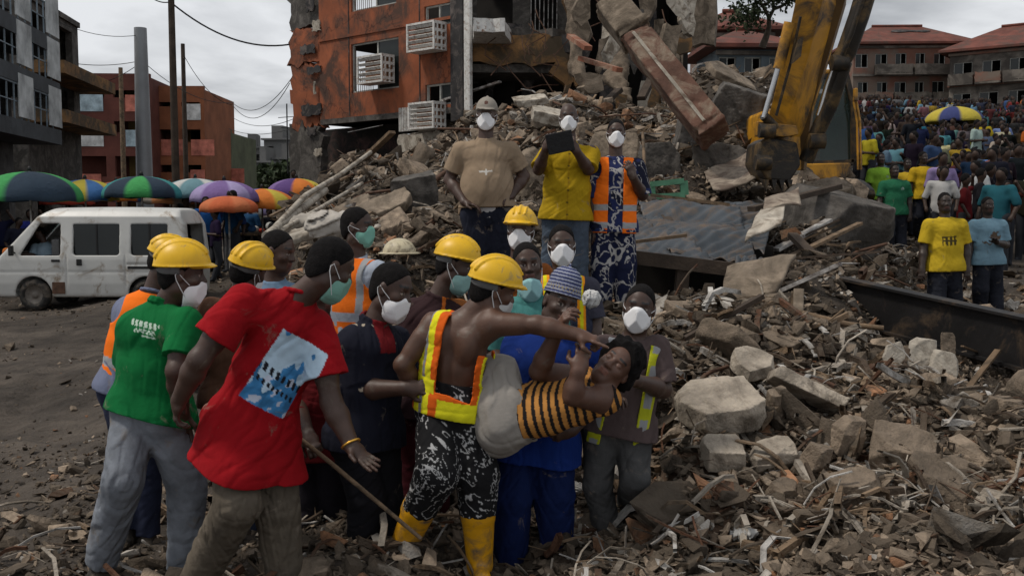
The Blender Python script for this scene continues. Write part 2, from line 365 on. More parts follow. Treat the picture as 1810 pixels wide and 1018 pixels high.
    # shirt ------------------------------------------------
    def sleeve(F, sh, o=0):
        for (s_, e_, w_, i) in arms:
            sl = sh.get('sleeve', .7); sl = sl[i] if isinstance(sl, tuple) else sl
            if not sl or e_ not in q: continue
            S, E, W = q[s_], q[e_], q.get(w_)
            if sl <= 1.0: F.cone(S-up*.008, S+(E-S)*sl, .064*aw+o, .068*aw+o+sh.get('flare', .004), .03, capb=True)
            else:
                F.cone(S, E, .066+o, .056+o, .03)
                if W is not None: F.cone(E, E+(W-E)*(sl-1), .056+o, .044+o, .02, capb=True)
    if shirt:
        hem = shirt.get('hem', .10); fl = shirt.get('skirt', .02); so_ = shirt.get('off', .018)
        F = Fld(*bounds([q[k] for k in q if k in ('sa', 'sb', 'ea', 'eb', 'wa', 'wb', 'nk', 'pv')]+[pv-up*hem], .24), h)
        torso(F, so_)
        F.cone(pv+up*L*.35, pv-up*(hem+.06), .108*bw+so_, .108*bw+so_+fl, .05, (lat, 1.34))
        if legs:
            for H, K in ((ha, q['ka']), (hb, q['kb'])): F.cone(H, H+(K-H)*min(1, (hem+.05)/np.linalg.norm(K-H)), .092*bw+so_+fl*.5, .085*bw+so_+fl, .06)
        F.plane(nk+up*.012-fr*.02, up-fr*.25)
        F.disp(lambda p: folds(p, None, shirt.get('fold', .007), seed)+wob(p, 6, seed+3, .003))
        F.plane(pv-up*hem, -up+lat*shirt.get('tilt', 0)+fr*shirt.get('ftilt', 0))
        G = Fld(F.lo, F.lo+F.h*(np.array(F.D.shape)-1), h); sleeve(G, shirt); 
        if np.any(G.D < .5):
            G.disp(lambda p: folds(p, None, .006, seed+1))
            n_ = np.minimum(F.D.shape, G.D.shape); sl = tuple(slice(0, a) for a in n_); a, b = F.D[sl], G.D[sl]; kk = .025
            hh = np.clip(.5+.5*(a-b)/kk, 0, 1); F.D[sl] = a+(b-a)*hh-kk*hh*(1-hh)
        if collar:
            nd = nrm(nk-pv); cn = nk+up*.0; f2 = nrm(C-nk)
            for t in range(14):
                a = t*2*math.pi/14; b_ = (t+1)*2*math.pi/14; rr = .066
                pa = cn+lat*math.cos(a)*rr+fr*(math.sin(a)*rr)-up*.012*(1+math.sin(a)*1.6); pb = cn+lat*math.cos(b_)*rr+fr*(math.sin(b_)*rr)-up*.012*(1+math.sin(b_)*1.6)
                F.cone(pa, pb, .010, .010, .006)
                if shirt.get('polo'): F.cone(pa+f2*.018, pb+f2*.018, .008, .008, .01)
        col = shirt.get('col', (.3, .3, .3)); cf = shirt.get('colf')
        def scol(V):
            c = np.tile(np.array(col, float), (len(V), 1))
            return cf(c, *loc(V), V, q) if cf else c
        to_mesh(F, shirt.get('name', 'shirt'), shirt.get('m', M_cloth), root, base, scol)
        if shirt.get('under'):      # a vest or T-shirt hem showing below
            F = Fld(*bounds([pv-up*(hem+.16), pv+up*.1], .26), h); ho = hem+.085
            F.cone(pv+up*L*.2, pv-up*(ho+.06), .105*bw+.01, .105*bw+.02, .05, (lat, 1.34))
            if belly: F.ell(pv+up*L*.33+fr*.05, (lat, up, fr), [.15*bw, .2, (.09+belly)], .06)
            F.plane(pv+up*.04, up); F.disp(lambda p: folds(p, None, .006, seed+4)); F.plane(pv-up*ho, -up)
            to_mesh(F, 'undershirt', M_clean, root, base, None, shirt['under'])
    # trousers ------------------------------------------------
    if pants:
        pts = [pv+up*.12, ha, hb]+([q[k] for k in ('ka', 'kb', 'aa', 'ab')] if legs else [pv-np.array([0, 0, .5])])
        F = Fld(*bounds(pts, .22), h); o = pants.get('off', .014); ww = pants.get('wide', 1)
        F.cone(ha, hb, .098*bw+o, .098*bw+o, .05); F.cone(pv+up*.02, pv+up*.14, .104*bw+o, .100*bw+o, .04, (lat, 1.3))
        if legs:
            for H, K, A in ((ha, q['ka'], q['aa']), (hb, q['kb'], q['ab'])):
                F.cone(H, K, .092*bw+o, (.066+o)*ww, .03)
                en = pants.get('end', .96); F.cone(K, K+(A-K)*en, (.066+o)*ww, (.052+o)*ww, .02, capb=True)
        else:
            for H in (ha, hb): F.cone(H, H-np.array([0, 0, .5]), .092*bw+o, .07+o, .03)
        for xa, xb in zip(pants.get('xc', [])[:-1], pants.get('xc', [])[1:]): F.cone(P(xa[0], xa[1], Y0+xa[2]), P(xb[0], xb[1], Y0+xb[2]), xa[3], xb[3], .07)
        F.disp(lambda p: folds(p, None, pants.get('fold', .009), seed+7, 1.1)+wob(p, 7, seed+8, .003))
        F.plane(pv+up*.12, up)
        col = pants.get('col', (.1, .1, .1)); cf = pants.get('colf')
        def pcol(V):
            c = np.tile(np.array(col, float), (len(V), 1)); return cf(c, *loc(V), V, q) if cf else c
        to_mesh(F, pants.get('name', 'trousers'), pants.get('m', M_denim), root, base, pcol)
    # vest ------------------------------------------------
    if vest:
        F = Fld(*bounds([q['sa'], q['sb'], nk, pv-up*.12], .2), h); o = vest.get('off', .03)
        torso(F, o); hem = vest.get('hem', .06)
        F.cone(pv+up*L*.4, pv-up*(hem+.05), .104*bw+o, .108*bw+o, .05, (lat, 1.34))
        F.plane(nk-up*.015, up); F.disp(lambda p: folds(p, None, .006, seed+11))
        G = F.D.copy(); F.D = np.maximum(F.D, -(G+.012))        # a shell
        F.plane(pv-up*hem, -up)
        X, Y, Z = [F.ax[0][:, None, None], F.ax[1][None, :, None], F.ax[2][None, None, :]]
        dl = (X-pv[0])*lat[0]+(Y-pv[1])*lat[1]+(Z-pv[2])*lat[2]; dv = (X-pv[0])*up[0]+(Y-pv[1])*up[1]+(Z-pv[2])*up[2]; df = (X-pv[0])*fr[0]+(Y-pv[1])*fr[1]+(Z-pv[2])*fr[2]
        # arm holes
        F.D = np.maximum(F.D, np.abs(dl)-vest.get('w', .19))
        for z, s_ in ((-1, 'sa'), (1, 'sb')):
            ah = L*.80; hole = .085-np.sqrt(((dv-ah)*.75)**2+(np.abs(dl-z*.215)*1.0)**2); F.D = np.maximum(F.D, hole)
        cut = vest.get('cut')
        if cut: F.D = np.maximum(F.D, cut(dl, dv, df, L)).astype(np.float32)
        vc = vest['colf']
        to_mesh(F, 'safety_vest', M_clean, root, base, lambda V: vc(V, *loc(V), L))
    # shoes ------------------------------------------------
    if legs and shoes:
        for K, A, nm in ((q['ka'], q['aa'], 'fa'), (q['kb'], q['ab'], 'fb')):
            d = q[nm]-A if nm in q else fr*1.0; d = np.array([d[0], d[1], 0 if nm not in q else d[2]]); d = nrm(d)
            F = Fld(*bounds([A, A+d*.2, K if shoes == 'boot' else A], .14), max(h, .007)); dn = np.array([0, 0, -1.]); sd = np.cross(d, dn)
            F.cone(A+dn*.055-d*.045, A+dn*.062+d*.15, .036, .034, .03, (sd, 1.25)); F.cone(A, A+dn*.05, .046, .044, .04)
            F.plane(A+dn*.088, dn)
            if shoes == 'boot':
                top = A+(K-A)*.62; F.cone(A+dn*.03, top, .066, .090, .03, capb=True); F.cone(A+(K-A)*.50, A+(K-A)*.515, .090, .091, .004)
            to_mesh(F, 'boot' if shoes == 'boot' else 'shoe', M_boot if shoes == 'boot' else M_shoe, root, base)
    g = lambda a, b, c: C+(hf*a+hu_*b+hr*c)*hs
    # hair ------------------------------------------------
    if hair:
        F = Fld(*bounds([C], .2*hs if hcurl else .15*hs), min(h, .006)); ho = .030 if hcurl else .0022
        F.ell(g(-.012, .03, 0), (hr, hf, hu_), [(.073+ho)*hs, (.096+ho*.8)*hs, (.092+ho)*hs], .01)
        F.ell(g(-.035, -.02, 0), (hr, hf, hu_), [(.064+ho)*hs, (.066+ho*.8)*hs, (.07+ho)*hs], .02)
        if hcurl: F.disp(lambda p: wob(p, 60, seed, .006)+wob(p, 28, seed+2, .008))
        if not hcurl: F.disp(lambda p: wob(p, 130, seed, .0007))
        hl = hair if isinstance(hair, float) else .058
        F.plane(g(hl, .072, 0), hf*.9-hu_*.42); F.plane(g(-.012, -.012, 0), hf*.75-hu_*.65); F.plane(g(0, -.085, 0), -hu_)
        to_mesh(F, 'hair', M_hair, root, base)
    # helmet ------------------------------------------------
    if helmet:
        F = Fld(*bounds([C], .24*hs), min(h, .006)); ti = nrm(hu_+hf*(-.12)); tf_, tu, tr = frame(hf, ti); c0 = C+hu_*.040*hs-hf*.004*hs
        F.ell(c0, (tr, tf_, tu), [.102*hs, .122*hs, .112*hs], .01)
        for z, w_ in ((0, .010), (-.036, .006), (.036, .006)):
            for t in range(16):
                f1 = lambda a: c0+(tf_*math.cos(a)*.1205+tu*math.sin(a)*(.1105 if z == 0 else .1045)+tr*z)*hs
                F.cone(f1(math.radians(30+t*8)), f1(math.radians(38+t*8)), w_*hs, w_*hs, .001)
        F.disp(lambda p: wob(p, 9, seed, .0012), .02)
        F.plane(c0, -tu)
        F.ell(c0+tf_*.008*hs, (tr, tf_, tu), [.109*hs, .131*hs, .007*hs], .010)
        F.ell(c0+tf_*.076*hs-tu*.010*hs, (tr, tf_, tu), [.074*hs, .076*hs, .006*hs], .012)
        to_mesh(F, 'helmet', M_helm, root, base)
        F = Fld(*bounds([C], .2*hs), min(h, .006))
        F.ell(c0-tu*.02*hs, (tr, tf_, tu), [.088*hs, .108*hs, .05*hs], .01); F.plane(c0+tu*.004, tu); F.plane(c0-tu*.036*hs, -tu); F.plane(c0-tf_*.01, tf_)
        to_mesh(F, 'helmet_band', M_strap, root, base)
    if cap: cap(root, base, C, hf, hu_, hr, hs, h)
    # mask ------------------------------------------------
    if mask:
        mc, dn_ = mask; F = Fld(*bounds([g(.05, -.06, 0)], .14*hs), min(h, .005)); dz = -dn_
        F.ell(g(.032, -.050+dz, 0), (hr, hf, hu_), [.067*hs, .076*hs, .074*hs], .01)
        F.cone(g(.088, -.012+dz, 0), g(.092, -.062+dz, 0), .017*hs, .015*hs, .035)
        F.ell(g(.070, -.078+dz, 0), (hr, hf, hu_), [.036*hs, .030*hs, .034*hs], .03)
        def pl_(p):
            b = (p-C)@hu_/hs; c = (p-C)@hr/hs; return .0028*(1-np.abs(np.sin(b*105+.6+np.abs(c)*9)))**5*(np.abs(c) < .06)+.0010*np.sin(c*80+b*50+seed)-.0012*np.clip(np.cos(c*60), 0, 1)
        F.disp(pl_, .03)
        for z in (-1, 1): F.plane(g(.113, -.03+dz, 0), hf*.80+hr*z*.60)
        F.plane(g(.114, -.050+dz, 0), hf*.86-hu_*.50)
        F.plane(g(0, -.010+dz, 0), hu_-hf*.30); F.plane(g(0, -.114+dz, 0), -hu_-hf*.35); F.plane(g(.012, 0, 0), -hf)
        to_mesh(F, 'face_mask', M_mask, root, base, None, mc)
        for z in (-1, 1):
            b = MB()
            b.tube([g(.036, -.012+dz, z*.063)-base, g(.005, .0+dz*.4, z*.077)-base, g(-.018, .012, z*.081)-base, g(-.028, .0, z*.082)-base, g(-.022, -.022, z*.080)-base, g(.0, -.045+dz*.5, z*.076)-base, g(.034, -.085+dz, z*.058)-base], .0022*hs, 5)
            b.build('ear_loop', M_white, root)
    if extra: extra(root, base, q, loc, up, lat, fr, L, h, C, hf, hu_, hr, hs)
    print('person', NOH, label[:40], 'L=%.2f' % L, ' '.join('%s=%.2f' % (a+b, np.linalg.norm(q[a]-q[b])) for a, b in (('sa', 'ea'), ('ea', 'wa'), ('sb', 'eb'), ('eb', 'wb'), ('sa', 'sb'), ('ka', 'aa'), ('kb', 'ab'), ('pv', 'ka'), ('pv', 'kb'), ('nk', 'hd')) if a in q and b in q), 'base z %.2f' % base[2])
    return root
def sk_bare(shirt): return shirt is None
M_white = mat('white_cord', (.6, .6, .6), .8, .1, 10, 0)
# ------------------------------------------------ terrain
CP = [  # pixel x, pixel y, metres ahead, rubble amount
 (905, 1030, 5, .38), (300, 1030, 5, .36), (-300, 1030, 5, .34), (1300, 1030, 4.6, .9), (1800, 1000, 4.2, .9), (905, 1400, 3, .3), (0, 1400, 3, .2), (1800, 1400, 3, .8),
 (60, 760, 8.5, .13), (-400, 760, 8.5, .08), (350, 760, 8.5, .15), (620, 850, 7, .45), (0, 625, 13, .05), (300, 625, 13, .05), (480, 625, 13, .2), (-400, 600, 15, .05), (0, 555, 18, 0), (400, 555, 18, .1), (100, 476, 31, 0), (400, 476, 31, 0), (-500, 500, 28, 0),
 (480, 478, 24, .3), (560, 440, 20, 1), (200, 440, 50, 0), (430, 440, 50, 0), (-900, 440, 50, 0),
 (520, 520, 11, .9), (600, 400, 12, 1), (560, 365, 15, 1), (650, 285, 17.5, 1), (720, 296, 19, 1), (790, 272, 20.5, 1), (850, 205, 22, 1), (1000, 178, 23, 1), (1120, 215, 22, 1), (1210, 235, 19, 1), (1280, 135, 25, 1), (1350, 145, 25, 1), (1330, 205, 20.5, 1), (700, 420, 10, 1),
 (860, 562, 8.2, 1), (1000, 560, 8.5, 1), (1090, 548, 8.9, 1), (760, 600, 8, 1), (900, 760, 7, .8), (760, 400, 10, 1), (880, 380, 10.5, 1), (1000, 330, 12, 1), (950, 262, 16, 1), (1130, 330, 14, 1), (1200, 280, 16, 1),
 (1160, 545, 8.9, 1), (1260, 545, 8.8, 1), (1220, 540, 10.4, 1), (1240, 478, 12.2, 1), (1420, 480, 9.4, 1), (1420, 400, 12.3, 1),
 (1190, 640, 6.8, .9), (1300, 560, 7.9, 1), (1450, 588, 7.8, 1), (1620, 650, 7.6, 1), (1800, 706, 6.9, 1), (1220, 770, 5.85, .9), (1130, 930, 5.55, .45), (1110, 830, 6.2, .7), (1040, 900, 5.8, .5), (900, 880, 6, .5), (1260, 770, 5.75, 1), (1400, 700, 6.3, 1), (1600, 700, 6.2, 1), (1800, 740, 5.8, 1), (1250, 880, 5.3, .9), (1450, 860, 5.3, 1), (1700, 850, 5.1, 1), (1100, 950, 5.4, .7),
 (1500, 505, 10.6, 1), (1600, 575, 10.2, .9), (1750, 590, 10.5, .9), (1680, 575, 12.0, .7), (1750, 560, 13.3, .6), (1900, 600, 12, .6),
 (1480, 345, 14.5, 1), (1540, 460, 13.5, 1), (1400, 320, 17.5, 1), (1470, 325, 18, 1), (1560, 470, 16.5, .5), (1590, 452, 17.2, .4), (1640, 440, 18.5, .2), (1800, 490, 16, .2), (1900, 480, 17, .1),
 (1620, 370, 24, .0), (1800, 392, 24, 0), (1620, 300, 38, 0), (1800, 310, 38, 0), (1560, 236, 60, 0), (1800, 240, 60, 0), (2100, 310, 38, 0), (1650, 222, 85, 0), (1900, 222, 85, 0), (1500, 225, 105, 0), (1500, 300, 36, .2),
 (600, 330, 36, .4), (700, 320, 36, .5), (905, 300, 36, .5), (1200, 280, 36, .5), (1350, 270, 40, .2), (1350, 250, 60, 0), (905, 290, 100, 0), (500, 400, 100, 0), (430, 335, 150, 0), (200, 360, 150, 0), (-300, 380, 150, 0), (900, 300, 200, 0), (1600, 215, 200, 0)]
CPW = np.array([list(P(a, b, c))+[d] for a, b, c, d in CP])
def warp(x, y): yy = np.maximum(y, -3)+4.5; return x/yy*2.2, np.log(yy)
_cu, _cv = warp(CPW[:, 0], CPW[:, 1])
def terr(x, y):
    x = np.asarray(x, float); y = np.asarray(y, float); sh = x.shape; u, v = warp(x.ravel(), y.ravel()); o = np.zeros((len(u), 2))
    for i in range(0, len(u), 20000):
        d2 = (u[i:i+20000, None]-_cu)**2+(v[i:i+20000, None]-_cv)**2+2e-5; w_ = d2**-1.7; w_ *= np.exp(-d2*3); w_ /= w_.sum(1)[:, None]; o[i:i+20000] = w_@CPW[:, 2:4]
    return o[:, 0].reshape(sh), o[:, 1].reshape(sh)
_GY = np.concatenate([np.geomspace(3.5, 34, 330)-4.0, np.geomspace(31, 205, 90), [300, 500, 900, 2500]]); _GU = np.linspace(-1, 1, 420)
_gx = _GU[None, :]*(7.5+.80*np.maximum(_GY, 0))[:, None]; _gy = np.tile(_GY[:, None], (1, 420))
_gz, _gr = terr(_gx, np.minimum(_gy, 205))
_pp = np.stack([_gx.ravel(), _gy.ravel(), np.zeros(_gx.size)], 1)
_near = np.clip(1.6-_gy/60, 0, 1)
_gz = _gz+(_gr*(wob(_pp, 2.4, 1, .06)+wob(_pp, 7, 2, .028)).reshape(_gz.shape)+(wob(_pp, 1.3, 3, .014)+wob(_pp, 6, 6, .012)*np.clip(wob(_pp, .7, 8)+.6, 0, 1.4).reshape(-1)+wob(_pp*[1, .45, 1], 13, 5, .008)).reshape(_gz.shape))*_near
# wheel ruts along the muddy road
_rut = np.exp(-((_gx-(-3.2-.25*(_gy-9)))/.16)**2)+np.exp(-((_gx-(-4.6-.25*(_gy-9)))/.16)**2)
_gz -= _rut*.05*(1-np.clip(_gr*1.4, 0, 1))*((_gy > 4) & (_gy < 24))
def HZ(x, y):
    """height of the ground sheet at x, y (scalar or array)"""
    x = np.asarray(x, float); y = np.asarray(y, float)
    j = np.clip(np.interp(y, _GY, np.arange(len(_GY))), 0, len(_GY)-1.001); wd = 7.5+.80*np.maximum(y, 0); i = np.clip((x/wd+1)/2*419, 0, 418.999)
    j0 = j.astype(int); i0 = i.astype(int); a = j-j0; b = i-i0
    return (_gz[j0, i0]*(1-a)*(1-b)+_gz[j0+1, i0]*a*(1-b)+_gz[j0, i0+1]*(1-a)*b+_gz[j0+1, i0+1]*a*b)
def RUB(x, y): return terr(x, y)[1]
M_ground = mat('ground_earth', rough=.9, vc=True, var=.45, sc_=2.2, bump=1.0, bs=7, bd=.10, spec=.25)
_n1 = wob(_pp, 1.1, 9); _rr = _gr.ravel()[:, None]
_earth = np.array([.082, .067, .054]); _gap_shade = np.array([.050, .040, .031]); _mud = np.array([.036, .029, .023])  # ground under the rubble darkened to paint in shade between the pieces
_c = _earth*(1-_rr)+_gap_shade*_rr; _mm = (np.clip(smooth(_n1, -.2, .9)+.5*smooth(wob(_pp*[1, .4, 1], 4, 14), .2, 1), 0, 1)*(1-_rr.ravel())*.75)[:, None]; _c = _c*(1-_mm)+_mud*_mm
_red = (np.exp(-((_pp[:, 0]-1.4)/1.1)**2-((_pp[:, 1]-5.2)/1.2)**2))[:, None]*.7; _c = _c*(1-_red)+np.array([.12, .070, .042])*_red
_green = ((_pp[:, 1] > 110) & (_pp[:, 0] < 20))[:, None]; _c = np.where(_green, np.array([.035, .05, .022]), _c)
_I = np.arange(_gx.size).reshape(_gx.shape); _Q = np.stack([_I[:-1, :-1], _I[:-1, 1:], _I[1:, 1:], _I[1:, :-1]], -1).reshape(-1, 4)
tag(nobj('ground', npmesh('ground', np.stack([_gx, _gy, _gz], -1).reshape(-1, 3), _Q, True, _c, (M_ground,))), kind='structure')
# ------------------------------------------------ materials of the setting
CON = (.205, .160, .118)
M_con = mat('concrete', rough=.92, vc=True, var=.5, sc_=4, bump=1.0, bs=24, bd=.03, spec=.2, dirt=((.10, .08, .06), .35, 2.2))
M_slab = mat('concrete_slab', (.22, .175, .13), .92, .45, 2.5, .9, 16, bd=.025, dirt=((.09, .07, .05), .5, 2))
M_grey = mat('grey_concrete', (.13, .118, .105), .92, .45, 1.6, .7, 9, bd=.04, dirt=((.05, .045, .04), .6, 1.6))
M_plaster = mat('orange_plaster', (.27, .080, .034), .85, .3, .7, .35, 14, dirt=((.075, .04, .028), .45, .7), cracks=.33, bd=.02)
M_brown = mat('brown_plaster', (.20, .075, .042), .8, .35, 1.2, .4, 10, dirt=((.30, .22, .16), .3, 1.6))
M_ochre = mat('ochre_plaster', (.26, .135, .05), .85, .4, 1.2, .4, 10, dirt=((.07, .05, .03), .6, 1.3))
M_black = mat('charred', (.028, .026, .026), .8, .6, 1.5, .5, 12, dirt=((.12, .10, .09), .3, 2))
M_void = mat('interior_shade', (.016, .014, .012), .95, .5, 1, .3, 6)  # near-black colour stands for the shade inside rooms and doorways
M_wmetal = mat('white_metal', (.58, .57, .54), .5, .2, 6, .1, 30, dirt=((.22, .13, .08), .25, 7))
M_pipe = mat('pale_pipe', (.42, .41, .39), .7, .3, 3, .3, 20, dirt=((.10, .08, .07), .5, 3))
M_glass = mat('window_glass', (.016, .020, .020), .16, .2, 1, 0, spec=.35)
M_frame = mat('window_frame', (.34, .34, .31), .6, .3, 6, .1)
M_wood = mat('weathered_wood', (.17, .115, .07), .85, .45, 4, .5, 25, dirt=((.06, .045, .03), .4, 4))
M_dwood = mat('dark_wood', (.05, .036, .026), .85, .45, 4, .5, 25)
M_rust = mat('rusty_steel', (.085, .045, .028), .8, .5, 12, .3, 40)
M_tin = mat('zinc_roofing', (.060, .070, .080), .5, .35, 1.3, .2, 10, metal=.35, dirt=((.14, .10, .07), .4, 2.5))
M_tarp = mat('dirty_sheet', (.30, .25, .195), .9, .4, 2, .5, 12, dirt=((.12, .09, .07), .5, 2.5))
M_pale = mat('pale_debris', (.40, .36, .30), .85, .35, 3, .5, 14, dirt=((.15, .12, .09), .4, 3))
M_green = mat('green_paint', (.085, .22, .13), .6, .3, 5, .2)
M_steel = mat('black_steel', (.012, .011, .011), .6, .5, 3, .2, 20, metal=.2, dirt=((.08, .055, .035), .25, 2.5))
# ------------------------------------------------ rubble
def hullproto(n, fl, seed):
    r = np.random.default_rng(seed); bm = bmesh.new()
    p = r.uniform(-1, 1, (n, 3)); p /= np.maximum(1, np.linalg.norm(p, axis=1, keepdims=True)**.6); p[:, 2] *= fl
    for v in p: bm.verts.new(v)
    g = bmesh.ops.convex_hull(bm, input=bm.verts); bmesh.ops.delete(bm, geom=[v for v in bm.verts if not v.link_faces], context='VERTS'); bmesh.ops.triangulate(bm, faces=bm.faces)
    bm.verts.index_update(); V = np.array([v.co[:] for v in bm.verts]); T = np.array([[v.index for v in f.verts] for f in bm.faces]); bm.free(); return V, T
def rotm(n, tilt, r):
    """n random rotations, mostly lying flat (tilt = spread in radians)"""
    a = r.uniform(0, 2*math.pi, n); b = r.normal(0, tilt, n); c = r.normal(0, tilt, n)
    ca, sa, cb_, sb, cc, s_c = np.cos(a), np.sin(a), np.cos(b), np.sin(b), np.cos(c), np.sin(c); z = np.zeros(n); o = np.ones(n)
    Rz = np.stack([ca, -sa, z, sa, ca, z, z, z, o], 1).reshape(-1, 3, 3); Rx = np.stack([o, z, z, z, cb_, -sb, z, sb, cb_], 1).reshape(-1, 3, 3); Ry = np.stack([cc, z, s_c, z, o, z, -s_c, z, cc], 1).reshape(-1, 3, 3)
    return Rx @ Ry @ Rz
PROT = [hullproto(16, f, 40+i) for i, f in enumerate((.25, .35, .5, .3, .7, .2, .45, .9, .28, .38))]
PROT += [hullproto(9, f, 60+i) for i, f in enumerate((.1, .12, .2))]
def scatter(name, xs, ys, sizes, r, m, cols, tilt=.5, sink=.25, lift=None, prot=PROT, stretch=(.6, 1.6)):
    zs = HZ(xs, ys); n = len(xs); which = r.integers(0, len(prot), n); V = []; T = []; C = []; b = 0; Rm = rotm(n, tilt, r)
    for k, (pv, pt) in enumerate(prot):
        I = np.nonzero(which == k)[0]
        if len(I) == 0: continue
        s = sizes[I][:, None]*np.stack([r.uniform(*stretch, len(I)), r.uniform(.5, 1.0, len(I)), r.uniform(.6, 1.2, len(I))], 1)
        q = pv[None]*s[:, None, :]; q = np.einsum('nij,nvj->nvi', Rm[I], q); q[:, :, 0] += xs[I][:, None]; q[:, :, 1] += ys[I][:, None]; q[:, :, 2] += (zs[I]+sizes[I]*sink+(lift[I] if lift is not None else 0))[:, None]
        V.append(q.reshape(-1, 3)); T.append((pt[None]+(np.arange(len(I))*len(pv))[:, None, None]+b).reshape(-1, 3)); C.append(np.repeat(cols[I], len(pv), 0)); b += len(I)*len(pv)
    o = nobj(name, npmesh(name, np.concatenate(V), np.concatenate(T), False, np.concatenate(C), (m,))); return o
KEEP = []      # spots kept clear of loose debris: (ax, ay, bx, by, radius)
for a, b, rr in (((1420, 9.3), (1835, 7.0), .42), ((1130, 9.4), (1310, 9.3), .55), ((1130, 10.6), (1320, 10.6), .9), ((1160, 12), (1330, 12), .7), ((1225, 5.9), (1310, 5.9), .16), ((1400, 6.05), (1470, 6.05), .10), ((1280, 8.5), (1380, 8.4), .2), ((1580, 7), (1660, 7), .15)):
    KEEP.append(((a[0]-905)/FPX*a[1], a[1], (b[0]-905)/FPX*b[1], b[1], rr))
def clear(x, y):
    m = np.ones(len(x), bool)
    for ax, ay, bx, by, rr in KEEP:
        t = np.clip(((x-ax)*(bx-ax)+(y-ay)*(by-ay))/((bx-ax)**2+(by-ay)**2), 0, 1); m &= np.hypot(x-ax-t*(bx-ax), y-ay-t*(by-ay)) > rr
    return m
def sample(n, ymin, ymax, r, pw=1.0, keep=True):
    y = ymin*(ymax/ymin)**r.uniform(0, 1, n*3); x = r.uniform(-.62, .62, n*3)*y; m = (r.uniform(0, 1, n*3) < np.clip((RUB(x, y)-.13)*1.15, 0, 1)**pw) & (clear(x, y) if keep else True)
    x, y = x[m][:n], y[m][:n]; return x, y
def rubcols(n, r, lo=.55, hi=1.5):
    base = np.array(CON)[None]*(r.uniform(0, 1, (n, 1))**1.6*1.45+.35); k = r.uniform(0, 1, n)
    base[k < .05] *= np.array([1.05, .70, .52]); base[k > .94] = np.array([.38, .35, .31])*r.uniform(.6, 1.15, ((k > .94).sum(), 1)); base[(k > .05) & (k < .25)] *= .42
    return base
r = np.random.default_rng(3)
x, y = sample(64000, 3.6, 26, r, keep=False); s = np.exp(r.normal(-3.75, .5, len(x)))*(.58+y*.062)
o = scatter('rubble_gravel', x, y, s, r, M_con, rubcols(len(x), r)); tag(o, 'crushed concrete and small broken rubble covering the heap', 'rubble', kind='stuff')
x, y = sample(9500, 4.2, 26, r, 1.6); s = np.exp(r.normal(-2.95, .45, len(x)))*(.48+y*.078)
o = scatter('rubble_blocks', x, y, s, r, M_con, rubcols(len(x), r), tilt=.45, sink=.3); tag(o, 'countless mid sized broken concrete flakes strewn over the heap', 'rubble', kind='stuff')
n = 9000; y = 4.5*(24/4.5)**r.uniform(0, 1, n); x = r.uniform(-.62, -.12, n)*y; clump = wob(np.stack([x, y, x*0], 1), 1.6, 12); m_ = r.uniform(0, 1, n) < np.clip(.35+.5*clump, .06, 1); x, y = x[m_], y[m_]
cc_ = rubcols(len(x), r)*.8; o = scatter('road_stones', x, y, np.exp(r.normal(-4.35, .5, len(x)))*(.7+y*.06), r, M_con, cc_, sink=.2); tag(o, 'small stones and grit trodden into the muddy road', 'gravel', kind='stuff')
# thin splinters, wires and torn strips
x, y = sample(4200, 4.5, 25, r, 1.3); n = len(x); V = []; Q = []; Cc = []; b = 0; z = HZ(x, y)
for i in range(n):
    L = r.uniform(.08, .36)*(.8+y[i]*.05); a = r.uniform(0, 6.28); e = r.normal(0, .3); w_ = r.choice([.003, .005, .009, .016])*(.7+y[i]*.07); t_ = w_*r.choice([.3, 1])
    d = np.array([math.cos(a)*math.cos(e), math.sin(a)*math.cos(e), math.sin(e)]); sd_ = nrm(np.cross(d, [0, 0, 1])); u_ = np.cross(sd_, d); c = np.array([x[i], y[i], z[i]+.03+abs(e)*L*.35]); bend = r.normal(0, .15)*L
    prev = []
    for k in range(4):
        p = c+d*(k/3-.5)*L+u_*bend*(1-(k-1.5)**2/2.25)+sd_*bend*.6*math.sin(k)
        prev += [p+sd_*w_+u_*t_, p-sd_*w_+u_*t_, p-sd_*w_-u_*t_, p+sd_*w_-u_*t_]
    V += prev; cc = [(.20, .14, .09), (.33, .29, .24), (.07, .05, .035), (.45, .43, .40), (.10, .05, .03)][r.choice(5, p=[.3, .25, .2, .13, .12])]; Cc += [cc]*16
    for k in range(3):
        for j in range(4): Q.append((b+k*4+j, b+k*4+(j+1) % 4, b+k*4+4+(j+1) % 4, b+k*4+4+j))
    b += 16
o = nobj('splinters', npmesh('splinters', V, Q, False, np.array(Cc), (M_con,))); tag(o, 'splintered wood, wires and torn strips scattered over the rubble', 'debris', kind='stuff')
